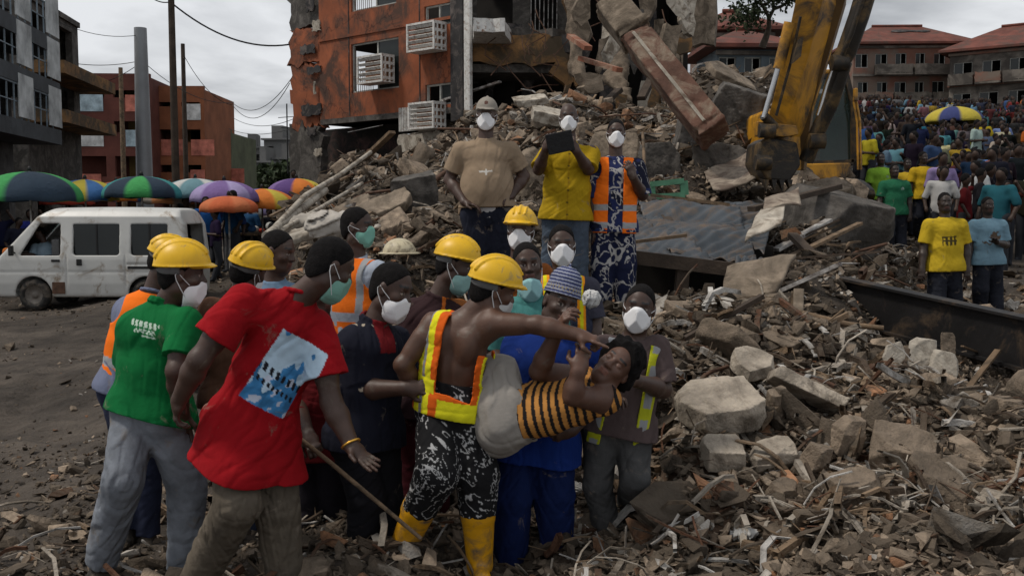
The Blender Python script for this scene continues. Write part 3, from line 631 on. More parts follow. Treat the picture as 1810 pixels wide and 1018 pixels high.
def rock(name, size, seed, h=None, flat=.5, rough=.05, cuts=11, m=None, col=CON):
    """irregular broken block, returns mesh"""
    s = np.array(size, float)/2; h = h or max(size)/60; F = Fld(-s-.06-max(size)*.05, s+.06+max(size)*.05, h); r = np.random.default_rng(seed)
    X, Y, Z = F.ax[0][:, None, None], F.ax[1][None, :, None], F.ax[2][None, None, :]
    F.D = np.maximum(np.maximum(np.abs(X)-s[0], np.abs(Y)-s[1]), np.abs(Z)-s[2]).astype(np.float32)
    for i in range(cuts):
        a = r.uniform(0, 6.28); n_ = nrm([math.cos(a), math.sin(a), r.normal(0, .55)]); sup = abs(n_[0])*s[0]+abs(n_[1])*s[1]+abs(n_[2])*s[2]; F.plane(n_*sup*r.uniform(.62, .86), n_)
    mx = max(size); F.disp(lambda p: wob(p, 4/mx, seed, rough*mx*.13)+wob(p, 15/mx, seed+1, rough*mx*.07)+np.maximum(0, wob(p, 26/mx, seed+2, rough*mx*.16)-rough*mx*.1)+wob(p, 60/mx, seed+3, rough*mx*.03), band=mx)
    V, Q = F.mesh(); return npmesh(name, V, Q, True, np.tile(np.array(col, float), (len(V), 1)), (m or M_con,))
ROCKS = {}
def place_rock(name, px, py, Y, size, rot, seed, label, cat='concrete slab', group='broken slabs on the rubble heap', m=None, col=CON, dz=0, rough=.05, key=None):
    me = rock(name, size, seed, m=m, col=col, rough=rough); p = P(px, py, Y); p[2] = max(p[2], HZ(p[0], p[1])+size[2]*(.10 if Y < 9 else -9)); o = nobj(name, me, None, p+np.array([0, 0, dz])); o.rotation_euler = [R(a) for a in rot]; tag(o, label, cat, group); return o
# named blocks of the right foreground
for a in [
 ('broken_slab', 1268, 716, 5.9, (.50, .44, .15), (16, -5, 8), 101, 'largest pale flat topped slab lying at the left foot of the heap'),
 ('broken_slab', 1434, 695, 6.1, (.56, .30, .10), (-24, 26, -6), 102, 'long tan slab tilting down to the right behind the pale flat slab'),
 ('broken_slab', 1330, 640, 6.5, (.30, .26, .09), (24, -8, 30), 103, 'small smooth tan slab above the largest pale slab'),
 ('concrete_block', 1502, 772, 5.45, (.17, .13, .21), (10, 6, 14), 104, 'upright brick sized block in the middle of the heap'),
 ('concrete_block', 1585, 795, 5.3, (.36, .28, .19), (22, 14, -20), 105, 'knobbly boulder like lump with a dark hole right of the upright block'),
 ('concrete_block', 1276, 800, 5.5, (.32, .22, .13), (18, 4, 4), 106, 'pale topped block just below the largest slab'),
 ('concrete_block', 1370, 806, 5.5, (.30, .20, .14), (8, -16, 12), 107, 'long ragged block right of the pale topped block'),
 ('concrete_block', 1443, 812, 5.35, (.16, .14, .17), (10, 12, 40), 108, 'squarish grey block left below the upright block'),
 ('concrete_block', 1384, 872, 5.15, (.15, .14, .12), (15, 0, 20), 109, 'round worn cobble low on the heap'),
 ('concrete_block', 1432, 884, 5.1, (.13, .12, .10), (5, 15, 60), 110, 'small chipped block beside the worn cobble'),
 ('concrete_block', 1512, 902, 4.95, (.25, .19, .14), (12, -10, 12), 111, 'angular dark faced block near the thin stick'),
 ('concrete_block', 1278, 905, 5.1, (.15, .11, .13), (20, 10, 0), 112, 'reddish earth clod at the foot of the heap'),
 ('concrete_block', 1750, 934, 4.8, (.14, .12, .13), (10, 10, 30), 113, 'pale rounded stone at the lower right edge'),
 ('concrete_block', 1776, 768, 5.6, (.18, .15, .12), (5, 5, 10), 114, 'flat grey stone at the far right of the heap'),
 ('concrete_block', 1372, 716, 5.95, (.14, .12, .20), (14, -12, 30), 115, 'jagged chip standing against the largest slab'),
 ('concrete_shard', 1583, 632, 7.0, (.18, .035, .20), (-14, -14, 10), 116, 'leftmost of the pale shards standing below the black beam'),
 ('concrete_shard', 1630, 634, 7.0, (.20, .035, .29), (-10, 8, -12), 117, 'tallest white shard standing below the black beam'),
 ('concrete_shard', 1668, 650, 6.9, (.20, .035, .23), (-12, 14, -20), 118, 'tan shard leaning right beside the tallest white one'),
 ('concrete_shard', 1675, 612, 7.3, (.13, .03, .20), (-10, 4, 12), 119, 'pointed brown shard close against the black beam'),
 ('broken_slab', 1690, 875, 5.0, (.5, .36, .12), (12, 20, -30), 120, 'dark slab half buried in the lower right slope'),
 ('broken_slab', 1215, 560, 8.0, (.42, .30, .07), (16, 5, 30), 121, 'flat slab on the crest below the tin roof'),
 ('broken_slab', 1390, 600, 7.2, (.36, .25, .07), (20, -10, 40), 122, 'flat tan flake on the crest right of centre'),
 ('broken_slab', 1140, 690, 6.4, (.30, .22, .08), (14, 0, 60), 123, 'dusty slab beside the man in the brown polo'),
]:
    nm, px, py, Yd, size, rot, sd_, lab = a; mm = M_pale if 'white' in lab or 'pale shard' in lab else M_con
    cc = (.14, .075, .045) if 'reddish' in lab else ((.36, .31, .25) if 'pale' in lab else tuple(np.array(CON)*(.8+.5*((sd_*37) % 10)/10)))
    place_rock(nm, px, py, Yd, size, rot, sd_, lab, 'concrete block' if 'block' in nm else 'concrete slab', m=mm, col=cc, rough=.06)
# further individual blocks: copies of a few shapes
protos = [rock('broken_block', (1, .8, .32+.06*i), 200+i, rough=.06, m=M_con, col=tuple(np.array(CON)*(.65+.2*i)), h=.045) for i in range(6)]
x, y = sample(400, 5.6, 24, r, 3); k = 0
keep = ~((x < 1.2) & (y < 7.5)); x, y = x[keep][:170], y[keep][:170]
for i in range(len(x)):
    s = .11*math.exp(r.normal(0, .45))*(1+y[i]*.08); o = nobj('broken_block', protos[i % 6], None, (x[i], y[i], HZ(x[i], y[i])+s*.18)); o.scale = (s*r.uniform(.8, 1.5), s, s*r.uniform(.7, 1.3)); o.rotation_euler = (r.normal(0, .45), r.normal(0, .45), r.uniform(0, 6.28))
    tag(o, 'loose broken concrete block on the %s of the rubble heap' % ('near right slope' if y[i] < 7.5 else 'middle flank' if y[i] < 12 and x[i] > 0 else 'left flank' if y[i] < 12 else 'upper left' if x[i] < -2 else 'upper middle' if x[i] < 3 else 'upper right'), 'concrete block', 'loose blocks strewn over the rubble heap')
# planks and sticks
def plank(name, a, b, wd, th, m, label, cat='plank', group='planks and poles in the rubble', rnd=False):
    mb = MB(); a = P(*a); b = P(*b); c = (a+b)/2
    if rnd: mb.tube([a-c, (a-c)*.4+np.array([0, 0, wd*.5]), (b-c)*.5+np.array([0, .02, -wd*.3]), b-c], [wd*.5, wd*.55, wd*.48, wd*.4], 8)
    else: mb.bar(a-c, b-c, wd, th)
    o = mb.build(name, m, None, c); tag(o, label, cat, group); return o
plank('stick', (1515, 952, 4.75), (1598, 864, 5.0), .03, .03, M_wood, 'weathered stick leaning on the lower heap near the angular block', 'stick', rnd=True)
plank('pole', (1330, 545, 8.0), (1562, 580, 7.6), .05, .05, M_wood, 'pale round pole lying on the crest towards the black beam', 'pole', rnd=True)
plank('plank', (1120, 428, 9.2), (1212, 416, 9.4), .05, .03, M_wood, 'short brown batten lying on the left edge of the tin roof')
plank('plank', (1150, 345, 12.4), (1290, 362, 12.2), .07, .04, M_wood, 'tan batten along the top edge of the tin roof')
plank('plank', (1328, 370, 11.5), (1482, 330, 12.4), .12, .06, M_dwood, 'long dark plank slanting up from the tin roof to the right')
plank('plank', (1400, 415, 10.2), (1478, 492, 9.3), .10, .05, M_dwood, 'dark plank slanting down to the black beam')
plank('plank', (1395, 455, 9.9), (1520, 395, 11), .07, .03, M_wood, 'thin plank pointing up right above the black beam')
plank('post', (1250, 480, 9.7), (1150, 350, 12.6), .1, .05, M_dwood, 'dark rafter crossing under the folded tin sheets')
plank('stick', (1136, 235, 12), (1142, 345, 11), .035, .03, M_wood, 'thin pole standing right of the man in the orange vest', 'stick', rnd=True)
plank('rod', (1340, 460, 9.6), (1520, 466, 9.6), .015, .015, M_pipe, 'thin pale conduit lying level above the black beam', 'rod', rnd=True)
for i in range(44):
    px, py, Yd = [(r.uniform(520, 800), r.uniform(280, 400), None), (r.uniform(900, 1330), r.uniform(200, 330), None), (r.uniform(1380, 1560), r.uniform(420, 520), None), (r.uniform(1200, 1780), r.uniform(560, 760), None), (r.uniform(640, 1200), r.uniform(160, 260), None)][i % 5]
    # march along the view ray to find the heap surface
    Yc = 4.5
    while Yc < 34:
        q = P(px, py, Yc)
        if q[2] < HZ(q[0], q[1]): break
        Yc *= 1.01
    L = r.uniform(.5, 1.3)*(Yc/9)**.7; a = r.uniform(-.5, .8) if i % 5 else r.uniform(.3, .75); d = np.array([math.cos(a)*.8, r.normal(0, .4), math.sin(a)*.7]); c = P(px, py, Yc)+np.array([0, 0, .06*(Yc/9)])
    mb = MB(); wd = r.choice([.03, .05, .09])*(Yc/9)**.5; mb.bar(-d*L/2, d*L/2, wd, wd*.4) if i % 3 else mb.tube([-d*L/2, d*L*.1+np.array([0, 0, .05*L]), d*L/2], wd*.35, 6)
    o = mb.build('plank' if i % 3 else 'bent_rod', [M_wood, M_dwood, M_pipe, M_wood][i % 4] if i % 3 else M_rust, None, c)
    tag(o, 'splintered batten sticking out of the rubble heap' if i % 3 else 'bent reinforcing rod sticking out of the rubble heap', 'plank' if i % 3 else 'rod', 'splintered battens in the heap' if i % 3 else 'bent reinforcing rods in the heap')
# tin roof of the crushed shack: folded corrugated sheets on a timber frame
def sheet(name, c4, nx, ny, amp, waves, m, label, cat, group=None, seed=1, th=.008, warp_=.05, ax=0):
    """c4: four corners (a b c d) ; corrugations run along a->d"""
    a, b, c, d = [P(*q) if len(q) == 3 and q[0] > 50 else np.array(q) for q in c4]; u = np.linspace(0, 1, nx)[:, None]; v = np.linspace(0, 1, ny)[None, :]
    g = (a*(1-u)[..., None]*(1-v)[..., None]+b*u[..., None]*(1-v)[..., None]+c*u[..., None]*v[..., None]+d*(1-u)[..., None]*v[..., None]); n_ = nrm(np.cross(b-a, d-a)); n_ = n_ if n_[2] > 0 else -n_
    q = g.reshape(-1, 3); off = (amp*np.sin((u if not ax else v+u*.35)*waves*2*math.pi)*np.ones_like(v*u)).reshape(-1)+wob(q, 2.5, seed, warp_*.4)+wob(q, 7, seed+1, warp_*.12)
    q = q+n_[None]*off[:, None]; ce = q.mean(0); I = np.arange(nx*ny).reshape(nx, ny); Q = np.stack([I[:-1, :-1], I[1:, :-1], I[1:, 1:], I[:-1, 1:]], -1).reshape(-1, 4)
    o = nobj(name, npmesh(name, q-ce, Q, True, None, (m,)), None, ce); s_ = o.modifiers.new('s', 'SOLIDIFY'); s_.thickness = th; tag(o, label, cat, group); return o
GT = 'folded roofing sheets of the crushed shack'
sheet('roofing_sheet', [(1122, 352, 12.6), (1300, 362, 12.4), (1345, 462, 9.3), (1188, 450, 9.3)], 40, 110, .014, 17, M_tin, 'widest dark zinc roofing sheet sagging in the middle of the shack', 'roofing sheet', GT, 5, .008, .16, 1)
sheet('roofing_sheet', [(1112, 372, 12.0), (1150, 372, 12.0), (1262, 470, 9.0), (1120, 462, 9.0)], 30, 90, .014, 13, M_tin, 'left zinc roofing sheet sloping down behind the orange vest', 'roofing sheet', GT, 6, .008, .14, 1)
sheet('roofing_sheet', [(1280, 352, 12.8), (1370, 362, 12.6), (1352, 440, 9.9), (1290, 420, 10.6)], 30, 70, .014, 11, M_tin, 'right zinc roofing sheet under the pale torn board', 'roofing sheet', GT, 7, .008, .16, 1)
sheet('roofing_sheet', [(1300, 455, 9.1), (1370, 462, 9.0), (1345, 500, 8.8), (1300, 480, 8.8)], 40, 8, .015, 5, M_tin, 'small bent zinc strip hanging at the right front corner', 'roofing sheet', GT, 8)
plank('beam', (1098, 452, 8.95), (1310, 478, 8.9), .10, .12, M_dwood, 'rough timber wall plate carrying the front edge of the tin roof', 'beam')
plank('post', (1207, 476, 8.95), (1200, 556, 8.95), .11, .11, M_dwood, 'timber post holding up the front of the tin roof', 'post')
plank('post', (1296, 478, 9.1), (1300, 556, 9.1), .10, .10, M_dwood, 'second timber post behind the leaning tan board', 'post')
mb = MB(); a, b = P(1080, 560, 10.6), P(1330, 560, 10.4); mb.box((a+b)/2+np.array([0, 0, .30]), (1.9, .12, .9)); tag(mb.build('shack_wall', M_void), 'back wall inside the crushed shack, painted dark for the shade under the tin roof', 'wall')  # near-black box gives the shack's void its painted shade
sheet('torn_board', [(1345, 372, 10.2), (1388, 366, 10.1), (1382, 400, 9.6), (1318, 432, 9.4)], 20, 20, 0, 1, M_pale, 'pale torn board lying on the right of the tin roof', 'board', 'torn boards around the shack', 11, .02, .12)
sheet('torn_board', [(1352, 348, 11.2), (1412, 332, 11.6), (1418, 352, 11), (1350, 368, 10.8)], 16, 16, 0, 1, M_tarp, 'curved tan sheet above the pale torn board', 'board', 'torn boards around the shack', 12, .02, .12)
sheet('torn_board', [(1290, 486, 8.5), (1408, 458, 8.4), (1372, 520, 7.9), (1275, 545, 8.0)], 24, 24, 0, 1, M_slab, 'large tan board leaning in front of the shack', 'board', 'torn boards around the shack', 13, .035, .14)
sheet('torn_board', [(1340, 535, 7.8), (1388, 528, 7.8), (1402, 566, 7.6), (1335, 556, 7.6)], 12, 12, 0, 1, M_pale, 'crumpled white scrap under the large tan board', 'board', 'torn boards around the shack', 14, .02, .16)
sheet('torn_board', [(1402, 515, 8.1), (1420, 516, 8.1), (1418, 565, 7.8), (1400, 563, 7.8)], 8, 14, 0, 1, M_slab, 'narrow tan board standing beside the black beam', 'board', 'torn boards around the shack', 15, .03, .05)
sheet('torn_board', [(1245, 302, 14.6), (1345, 270, 15), (1370, 325, 13.6), (1262, 345, 13.4)], 16, 16, 0, 1, M_tarp, 'brown sheet spread above the tin roof near the excavator', 'board', 'torn boards around the shack', 16, .03, .2)
# green frame
m = MB(); 
for a, b in (((1150, 326), (1208, 320)), ((1208, 320), (1210, 345)), ((1150, 326), (1152, 348)), ((1152, 348), (1210, 345))): m.bar(P(*a, 12.9), P(*b, 12.9), .10, .07)
tag(m.build('door_frame', M_green), 'broken green painted frame behind the tin roof', 'frame')
# black beam
m = MB(); a, b = P(1420, 512, 9.6), P(1835, 612, 7.3); d = nrm(b-a); s_ = nrm(np.cross(d, [0, 0, 1])); hh = .19
c = (a+b)/2
m.bar(a-c, b-c, .03, .36); m.bar(a-c+[0, 0, .19], b-c+[0, 0, .19], .14, .022); m.bar(a-c-[0, 0, .19], b-c-[0, 0, .19], .14, .022)
o = m.build('steel_beam', M_steel, None, c); tag(o, 'long black steel beam lying across the right of the heap', 'steel beam')
# bigger broken slabs of the middle ground
for a in [
 ('wall_panel', 1082, 268, 14.2, (.85, .10, .55), (-18, 4, -8), 301, 'tan wall panel leaning between the yellow shirt and the orange vest', M_slab),
 ('wall_panel', 938, 312, 12.0, (.30, .10, .75), (-8, 4, 10), 302, 'narrow tan panel standing right of the beige polo man', M_slab),
 ('wall_panel', 1165, 290, 14.6, (.62, .12, .62), (-10, -5, 10), 303, 'grey stained wall stump left of the excavator arm', M_grey),
 ('wall_panel', 1268, 292, 14.9, (.95, .25, .62), (-8, 5, -6), 304, 'wide grey rumpled wall stump beneath the excavator arm', M_grey),
 ('wall_panel', 1310, 200, 19, (1.2, .35, .9), (12, 18, -20), 305, 'hollow broken roof corner right of the fallen column', M_grey),
 ('wall_panel', 1300, 140, 21, (1.3, .9, .14), (28, 24, 10), 306, 'tan slab sloping down at the right end of the heap', M_slab),
 ('wall_panel', 1478, 400, 12.6, (1.25, 1.0, .8), (14, 10, 20), 307, 'big grey rumpled mound of concrete behind the black beam', M_grey),
 ('wall_panel', 670, 372, 12.5, (.9, .5, .16), (20, -22, 14), 308, 'beige slab sloping down the left side of the heap', M_slab),
 ('wall_panel', 620, 372, 14.0, (.8, .4, .14), (22, -26, 20), 309, 'patterned tan slab low on the left side of the heap', M_slab),
 ('wall_panel', 733, 345, 13.0, (.6, .4, .5), (10, -12, 10), 310, 'squat grey block behind the first helmet', M_grey),
 ('wall_panel', 1215, 235, 17, (.35, .3, 1.0), (6, 10, 10), 311, 'grey stub under the lower end of the fallen column', M_grey),
 ('wall_panel', 968, 205, 17, (.8, .5, .2), (20, 10, 10), 312, 'pale broken slab near the head of the yellow shirt man', M_pale),
 ('wall_panel', 940, 178, 19, (.7, .4, .14), (20, -10, 10), 313, 'white flake high on the heap left of centre', M_pale),
 ('wall_panel', 1440, 350, 13.2, (.9, .6, .3), (18, -8, 10), 314, 'rounded slab just below the excavator tracks', M_slab),
 ('wall_panel', 560, 408, 10.6, (.7, .3, .10), (10, -16, 16), 315, 'pale crumpled sheet at the left foot of the heap', M_pale),
]:
    nm, px, py, Yd, size, rot, sd_, lab, mm = a; place_rock(nm, px, py, Yd, size, rot, sd_, lab, 'wall fragment', 'wall fragments on the heap', m=mm, rough=.07)
# white twisted gutters running down the left slope
for i, (pts, rr) in enumerate([([(486, 402, 11), (540, 352, 12.5), (600, 305, 14.5), (655, 268, 16)], .035), ([(500, 412, 10.5), (560, 372, 12), (640, 318, 14)], .025), ([(470, 425, 10.5), (505, 385, 11.5), (575, 335, 13.5)], .05)]):
    m = MB(); q = [P(*a)+np.array([0, 0, .05*math.sin(j*2+i)]) for j, a in enumerate(pts)]; m.tube([a-q[0] for a in q], rr, 7); o = m.build('bent_pipe', M_pale, None, q[0]); tag(o, ['long pale bent pipe along the left edge of the heap', 'thin white pipe below the long one on the left edge', 'thick crushed gutter at the left foot of the heap'][i], 'pipe', 'bent pipes down the left slope')
# ------------------------------------------------ the collapsing orange block
D2 = {}
class Wall:
    """vertical facade plane: origin (x,y) at t=0, direction d; pixel helpers give t,z on it"""
    def __init__(s, o, d): s.o = np.array(o, float); s.d = nrm(np.array([d[0], d[1], 0.]))[:2]; s.n = np.array([s.d[1], -s.d[0]]); s.n = s.n if s.n@(-s.o) > 0 else -s.n
    def px(s, px, py, off=0):
        q = P(px, py, 1.0)-np.array([0, 0, CAMZ]); o = s.o+s.n*off
        A = np.array([[q[0], -s.d[0]], [q[1], -s.d[1]]]); k, t = np.linalg.solve(A, o); return t, CAMZ+q[2]*k
    def pt(s, t, z, off=0): p = s.o+s.d*t+s.n*off; return np.array([p[0], p[1], z])
def wall_mesh(W, t0, t1, z0, z1, holes, th, off=0, base=None, rag=0, seed=1):
    """facade sheet with real openings and reveals"""
    ts = sorted({t0, t1, *[h[0] for h in holes], *[h[1] for h in holes]}); zs = sorted({z0, z1, *[h[2] for h in holes], *[h[3] for h in holes]})
    ts = [t for t in ts if t0-1e-6 <= t <= t1+1e-6]; zs = [z for z in zs if z0-1e-6 <= z <= z1+1e-6]
    mb = MB(); b = np.zeros(3) if base is None else base; solid = {}
    for i in range(len(ts)-1):
        for j in range(len(zs)-1):
            tm, zm = (ts[i]+ts[i+1])/2, (zs[j]+zs[j+1])/2; solid[i, j] = not any(h[0] < tm < h[1] and h[2] < zm < h[3] for h in holes)
    g = lambda t, z, o: W.pt(t, z, off+o)-b
    for (i, j), s in solid.items():
        if not s: continue
        a, c, e, f = ts[i], ts[i+1], zs[j], zs[j+1]
        mb.add([g(a, e, 0), g(c, e, 0), g(c, f, 0), g(a, f, 0)], [(0, 1, 2, 3)]); mb.add([g(a, e, -th), g(c, e, -th), g(c, f, -th), g(a, f, -th)], [(3, 2, 1, 0)])
        for (di, dj, p, q) in ((-1, 0, (a, e), (a, f)), (1, 0, (c, f), (c, e)), (0, -1, (c, e), (a, e)), (0, 1, (a, f), (c, f))):
            if not solid.get((i+di, j+dj), False): mb.add([g(*p, 0), g(*q, 0), g(*q, -th), g(*p, -th)], [(0, 1, 2, 3)])
    return mb
def wbox(mb, W, t0, t1, z0, z1, o0, o1, b): # box on a wall between offsets o0..o1
    V = [W.pt(t, z, o)-b for z in (z0, z1) for o in (o0, o1) for t in (t0, t1)]; mb.add(V, [(0, 2, 3, 1), (4, 5, 7, 6), (0, 1, 5, 4), (2, 6, 7, 3), (0, 4, 6, 2), (1, 3, 7, 5)])
W1 = Wall((-1.545, 34), (-.75, .66))
def rect(W, x0, y0, x1, y1):
    a = W.px(x0, (y0+y1)/2)[0]; b = W.px(x1, (y0+y1)/2)[0]; z = [W.px((x0+x1)/2, y)[1] for y in (y0, y1)]; return min(a, b), max(a, b), min(z), max(z)
b0 = W1.pt(0, 3.0); root = empty('collapsed_building', b0, 'half collapsed orange apartment block with air conditioner cages and torn open floors', 'building')
TL = W1.px(566, 200)[0]; TR = W1.px(800, 200)[0]; zb = W1.px(640, 205)[1]; ZT = 11.5
wins = [rect(W1, 621, 72, 705, 160), rect(W1, 752, 148, 799, 186), rect(W1, 620, -60, 700, 14), rect(W1, 750, 8, 799, 46)]
mb = wall_mesh(W1, TR, TL, zb, ZT, wins, .25, base=b0); mb.build('facade_wall', M_plaster, root)
# panel seams, proud strips
m = MB()
for z in (W1.px(640, 62)[1], ): wbox(m, W1, TR+.02, TL-.02, z, z+.10, .003, .05, b0)
m.build('string_course', M_plaster, root)
for x0 in (617, 742):
    m = MB(); t = W1.px(x0, 100)[0]; wbox(m, W1, t-.02, t+.02, zb+.05, ZT, .002, .02, b0); m.build('wall_joint', M_black, root)
for (a, b, c, d) in wins:
    m = MB(); k = .06
    wbox(m, W1, a, b, c, c+k, -.16, -.08, b0); wbox(m, W1, a, b, d-k, d, -.16, -.08, b0)
    for t in (a, a+(b-a)*.45 if b-a > 1.5 else (a+b)/2-k/2, b-k): wbox(m, W1, t, t+k, c+k, d-k, -.16, -.08, b0)
    f = m.build('window_frame', M_frame, root)
    m = MB(); wbox(m, W1, a+k, a+(b-a)*.45, c+k, d-k, -.125, -.115, b0); m.build('pane', M_glass, f)
    if b-a > 1.5:
        m = MB()
        for i in range(9):
            t = a+(b-a)*(.55+i*.045); m.tube([W1.pt(t, c, -.04)-b0, W1.pt(t+.03*math.sin(i*2), c+.8, -.03)-b0], .012, 5)
        m.tube([W1.pt(a+(b-a)*.5, c+.55, -.04)-b0, W1.pt(b-.05, c+.6, -.04)-b0], .012, 5); m.build('burglar_bars', M_rust, f)
# inner rooms: floors and back wall behind the facade, near-black for indoor shade
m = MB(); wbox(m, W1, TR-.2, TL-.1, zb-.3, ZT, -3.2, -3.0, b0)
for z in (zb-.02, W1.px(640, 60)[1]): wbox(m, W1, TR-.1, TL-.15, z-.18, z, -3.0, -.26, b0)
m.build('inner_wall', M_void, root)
# corner pier at the far left, broken
def jag(name, W, t0, t1, z0, z1, th, seed, m, parent, b0, amp=.25, off=0, n=9, tilt=0):
    """slab with a ragged outline standing in the plane of a wall"""
    r = np.random.default_rng(seed); pts = []
    for (ta, za, tb_, zb_) in ((t0, z0, t1, z0), (t1, z0, t1, z1), (t1, z1, t0, z1), (t0, z1, t0, z0)):
        for k in range(n): f = k/n; pts.append((ta+(tb_-ta)*f+r.normal(0, amp*.35), za+(zb_-za)*f+r.normal(0, amp*.35)))
    mb = MB(); mb.prism([W.pt(t, z, off+tilt*(z-z0))-b0 for t, z in pts], np.array([*(-W.n*th), 0])); return mb.build(name, m, parent)
TL2 = W1.px(508, 100)[0]
for i, (za, zb2, am) in enumerate(((1.6, 5.1, .35), (5.15, 7.6, .30), (7.65, 9.0, .25), (9.05, 11.4, .22))):
    jag('corner_panel', W1, TL+.03, TL2-.05*i, za, zb2, .35, 50+i, (M_grey, M_plaster, M_plaster, M_grey)[i], root, b0, am, -.06-.04*(i % 2))
for i in range(9):
    z = 4+i*.8; jag('spalled_patch', W1, TL-.1+.35*(i % 2), TL+.35+.4*(i % 3), z, z+.25+.07*(i % 4), .04, 80+i, M_black if i % 3 else M_pale, root, b0, .09, .05)
# ground floor under the overhang
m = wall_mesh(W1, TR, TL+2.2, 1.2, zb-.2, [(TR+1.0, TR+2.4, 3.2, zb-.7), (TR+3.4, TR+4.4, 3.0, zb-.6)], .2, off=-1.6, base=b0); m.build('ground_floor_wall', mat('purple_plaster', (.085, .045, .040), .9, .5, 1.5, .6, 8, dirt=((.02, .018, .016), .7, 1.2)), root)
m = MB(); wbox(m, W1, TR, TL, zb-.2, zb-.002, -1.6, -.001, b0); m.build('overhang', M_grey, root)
jag('hanging_render', W1, TR+2.2, TR+3.0, zb-1.1, zb-.1, .06, 91, M_pale, root, b0, .2, -1.3, tilt=.2)
jag('hanging_render', W1, TR+.3, TR+1.7, zb-1.3, zb-.3, .06, 92, M_grey, root, b0, .2, -1.2, tilt=.3)
# corrugated shutter panel and stained box left of the lowest cage
sr = rect(W1, 706, 190, 742, 232); m = MB()
for i in range(12): t = sr[0]+(sr[1]-sr[0])*i/12; wbox(m, W1, t+.01, t+(sr[1]-sr[0])/24, sr[2], sr[3], .0, .07, b0)
wbox(m, W1, sr[0], sr[1], sr[2], sr[3], -.05, 0, b0); m.build('corrugated_panel', M_wmetal, root)
sr = rect(W1, 704, 234, 792, 268); jag('stained_panel', W1, sr[0], sr[1], sr[2], sr[3], .1, 93, M_pale, root, b0, .12, .0)
# black pier and white pipe
a = rect(W1, 800, -40, 822, 200); m = MB(); wbox(m, W1, a[0], a[1], zb-.5, ZT, -.3, .12, b0); m.build('pier', M_black, root, bevel=.02)
a = rect(W1, 823, -40, 834, 262); m = MB(); wbox(m, W1, a[0], a[1], 3.6, ZT, -.05, .10, b0); m.build('white_downpipe', M_wmetal, root, bevel=.03)
# three air conditioner cages, things of their own
for (x0, y0, x1, y1), lab in (((741, 44, 798, 94), 'white louvred air conditioner cage highest on the orange wall'), ((653, 101, 706, 150), 'white louvred air conditioner cage in the middle of the orange wall'), ((744, 183, 797, 230), 'rusty stained white air conditioner cage lowest on the orange wall')):
    a = rect(W1, x0, y0, x1-8, y1); bb = W1.pt((a[0]+a[1])/2, a[2], 0); rt = empty('air_conditioner_cage', bb, lab, 'air conditioner', 'louvred cages on the orange wall'); t0, t1, z0, z1 = a; dp = .62; k = .07
    m = MB()
    for z in (z0, z1-k): wbox(m, W1, t0, t1, z, z+k, dp-.06, dp, bb)
    for t in (t0, t1-k): wbox(m, W1, t, t+k, z0+k, z1-k, dp-.06, dp, bb)
    m.build('front_frame', M_wmetal, rt)
    m = MB()
    for i in range(5):
        z = z0+k+(z1-z0-2*k)*(i+.32)/5; V = [W1.pt(t, zz, o)-bb for t in (t0+k, t1-k) for zz, o in ((z, dp-.10), (z+.085, dp-.02), (z+.10, dp-.035), (z+.015, dp-.115))]
        m.add(V, [(0, 1, 5, 4), (1, 2, 6, 5), (2, 3, 7, 6), (3, 0, 4, 7), (0, 3, 2, 1), (4, 5, 6, 7)])
    m.build('louvre', M_wmetal, rt); m = MB(); wbox(m, W1, t0+.01, t1-.01, z0+.03, z1-.03, .003, .02, bb); wbox(m, W1, t0, t1, z0, z0+.03, .003, dp-.061, bb); wbox(m, W1, t0, t1, z1-.03, z1, .003, dp-.061, bb); m.build('casing', M_wmetal, rt)
    m = MB()
    for o in (.0, .2, .4): wbox(m, W1, t0, t0+.03, z0+.03, z1-.03, o+.01, o+.07, bb)
    for i in range(4): z = z0+.1+(z1-z0-.2)*i/3; wbox(m, W1, t0+.002, t0+.028, z, z+.10, .071, dp-.062, bb)
    m.build('side_grille', M_wmetal, rt); m = MB(); wbox(m, W1, t0+.12, t1-.12, z0+.08, z1-.08, .02, .3, bb); m.build('cooling_unit', mat('rusty_unit', (.25, .12, .06), .7, .5, 8), rt)
# torn open right half -------------------------------------------------
def slab3(name, outline, th, m, parent, b0, seed=1, amp=.2, sub=6):
    r = np.random.default_rng(seed); pts = []
    for i in range(len(outline)):
        a = np.array(outline[i]); b = np.array(outline[(i+1) % len(outline)])
        for k in range(sub): pts.append(a+(b-a)*k/sub+np.array([r.normal(0, amp*.3), r.normal(0, amp*.3), 0]))
    mb = MB(); mb.prism([p-b0 for p in pts], (0, 0, -th)); return mb.build(name, m, parent)
X = lambda px, Y: (px-905)/FPX*Y
def flo(z, Y0, Y1, p0, p1, **k): return [(X(p0, Y0), Y0, z), (X(p1, Y0), Y0, z), (X(p1, Y0)+.3, Y1, z), (X(p0, Y0), Y1, z)]
zA = P(860, 40, 32.5)[2]; slab3('balcony_slab', flo(zA, 31.8, 36, 834, 893), .42, M_wmetal, root, b0, 3, .12)
for z, p1, s in ((P(900, 112, 34)[2], 1004, 4), (zA+.1, 1000, 5), (10.9, 1016, 6)): slab3('floor_slab', flo(z, 34.2, 38, 838, p1), .28, M_grey, root, b0, s, .5)
WB = Wall((X(836, 34), 34), (1, .03)); 
jag('yellow_parapet', WB, .0, 3.1, P(900, 116, 34)[2]+.05, P(900, 62, 34)[2], .18, 21, M_ochre, root, b0, .16)
jag('brown_parapet', WB, .1, 1.6, P(900, 62, 34)[2]+.02, P(900, 46, 34)[2]+.1, .14, 22, M_black, root, b0, .2, -.3)
m = wall_mesh(WB, 0, 3.3, P(900, 50, 34)[2], 11.4, [(.15, 1.4, P(900, 42, 34)[2], 11.0), (2.0, 2.95, P(900, 46, 34)[2], 10.6)], .2, off=-1.2, base=b0); m.build('flat_wall', M_grey, root)
m = MB()
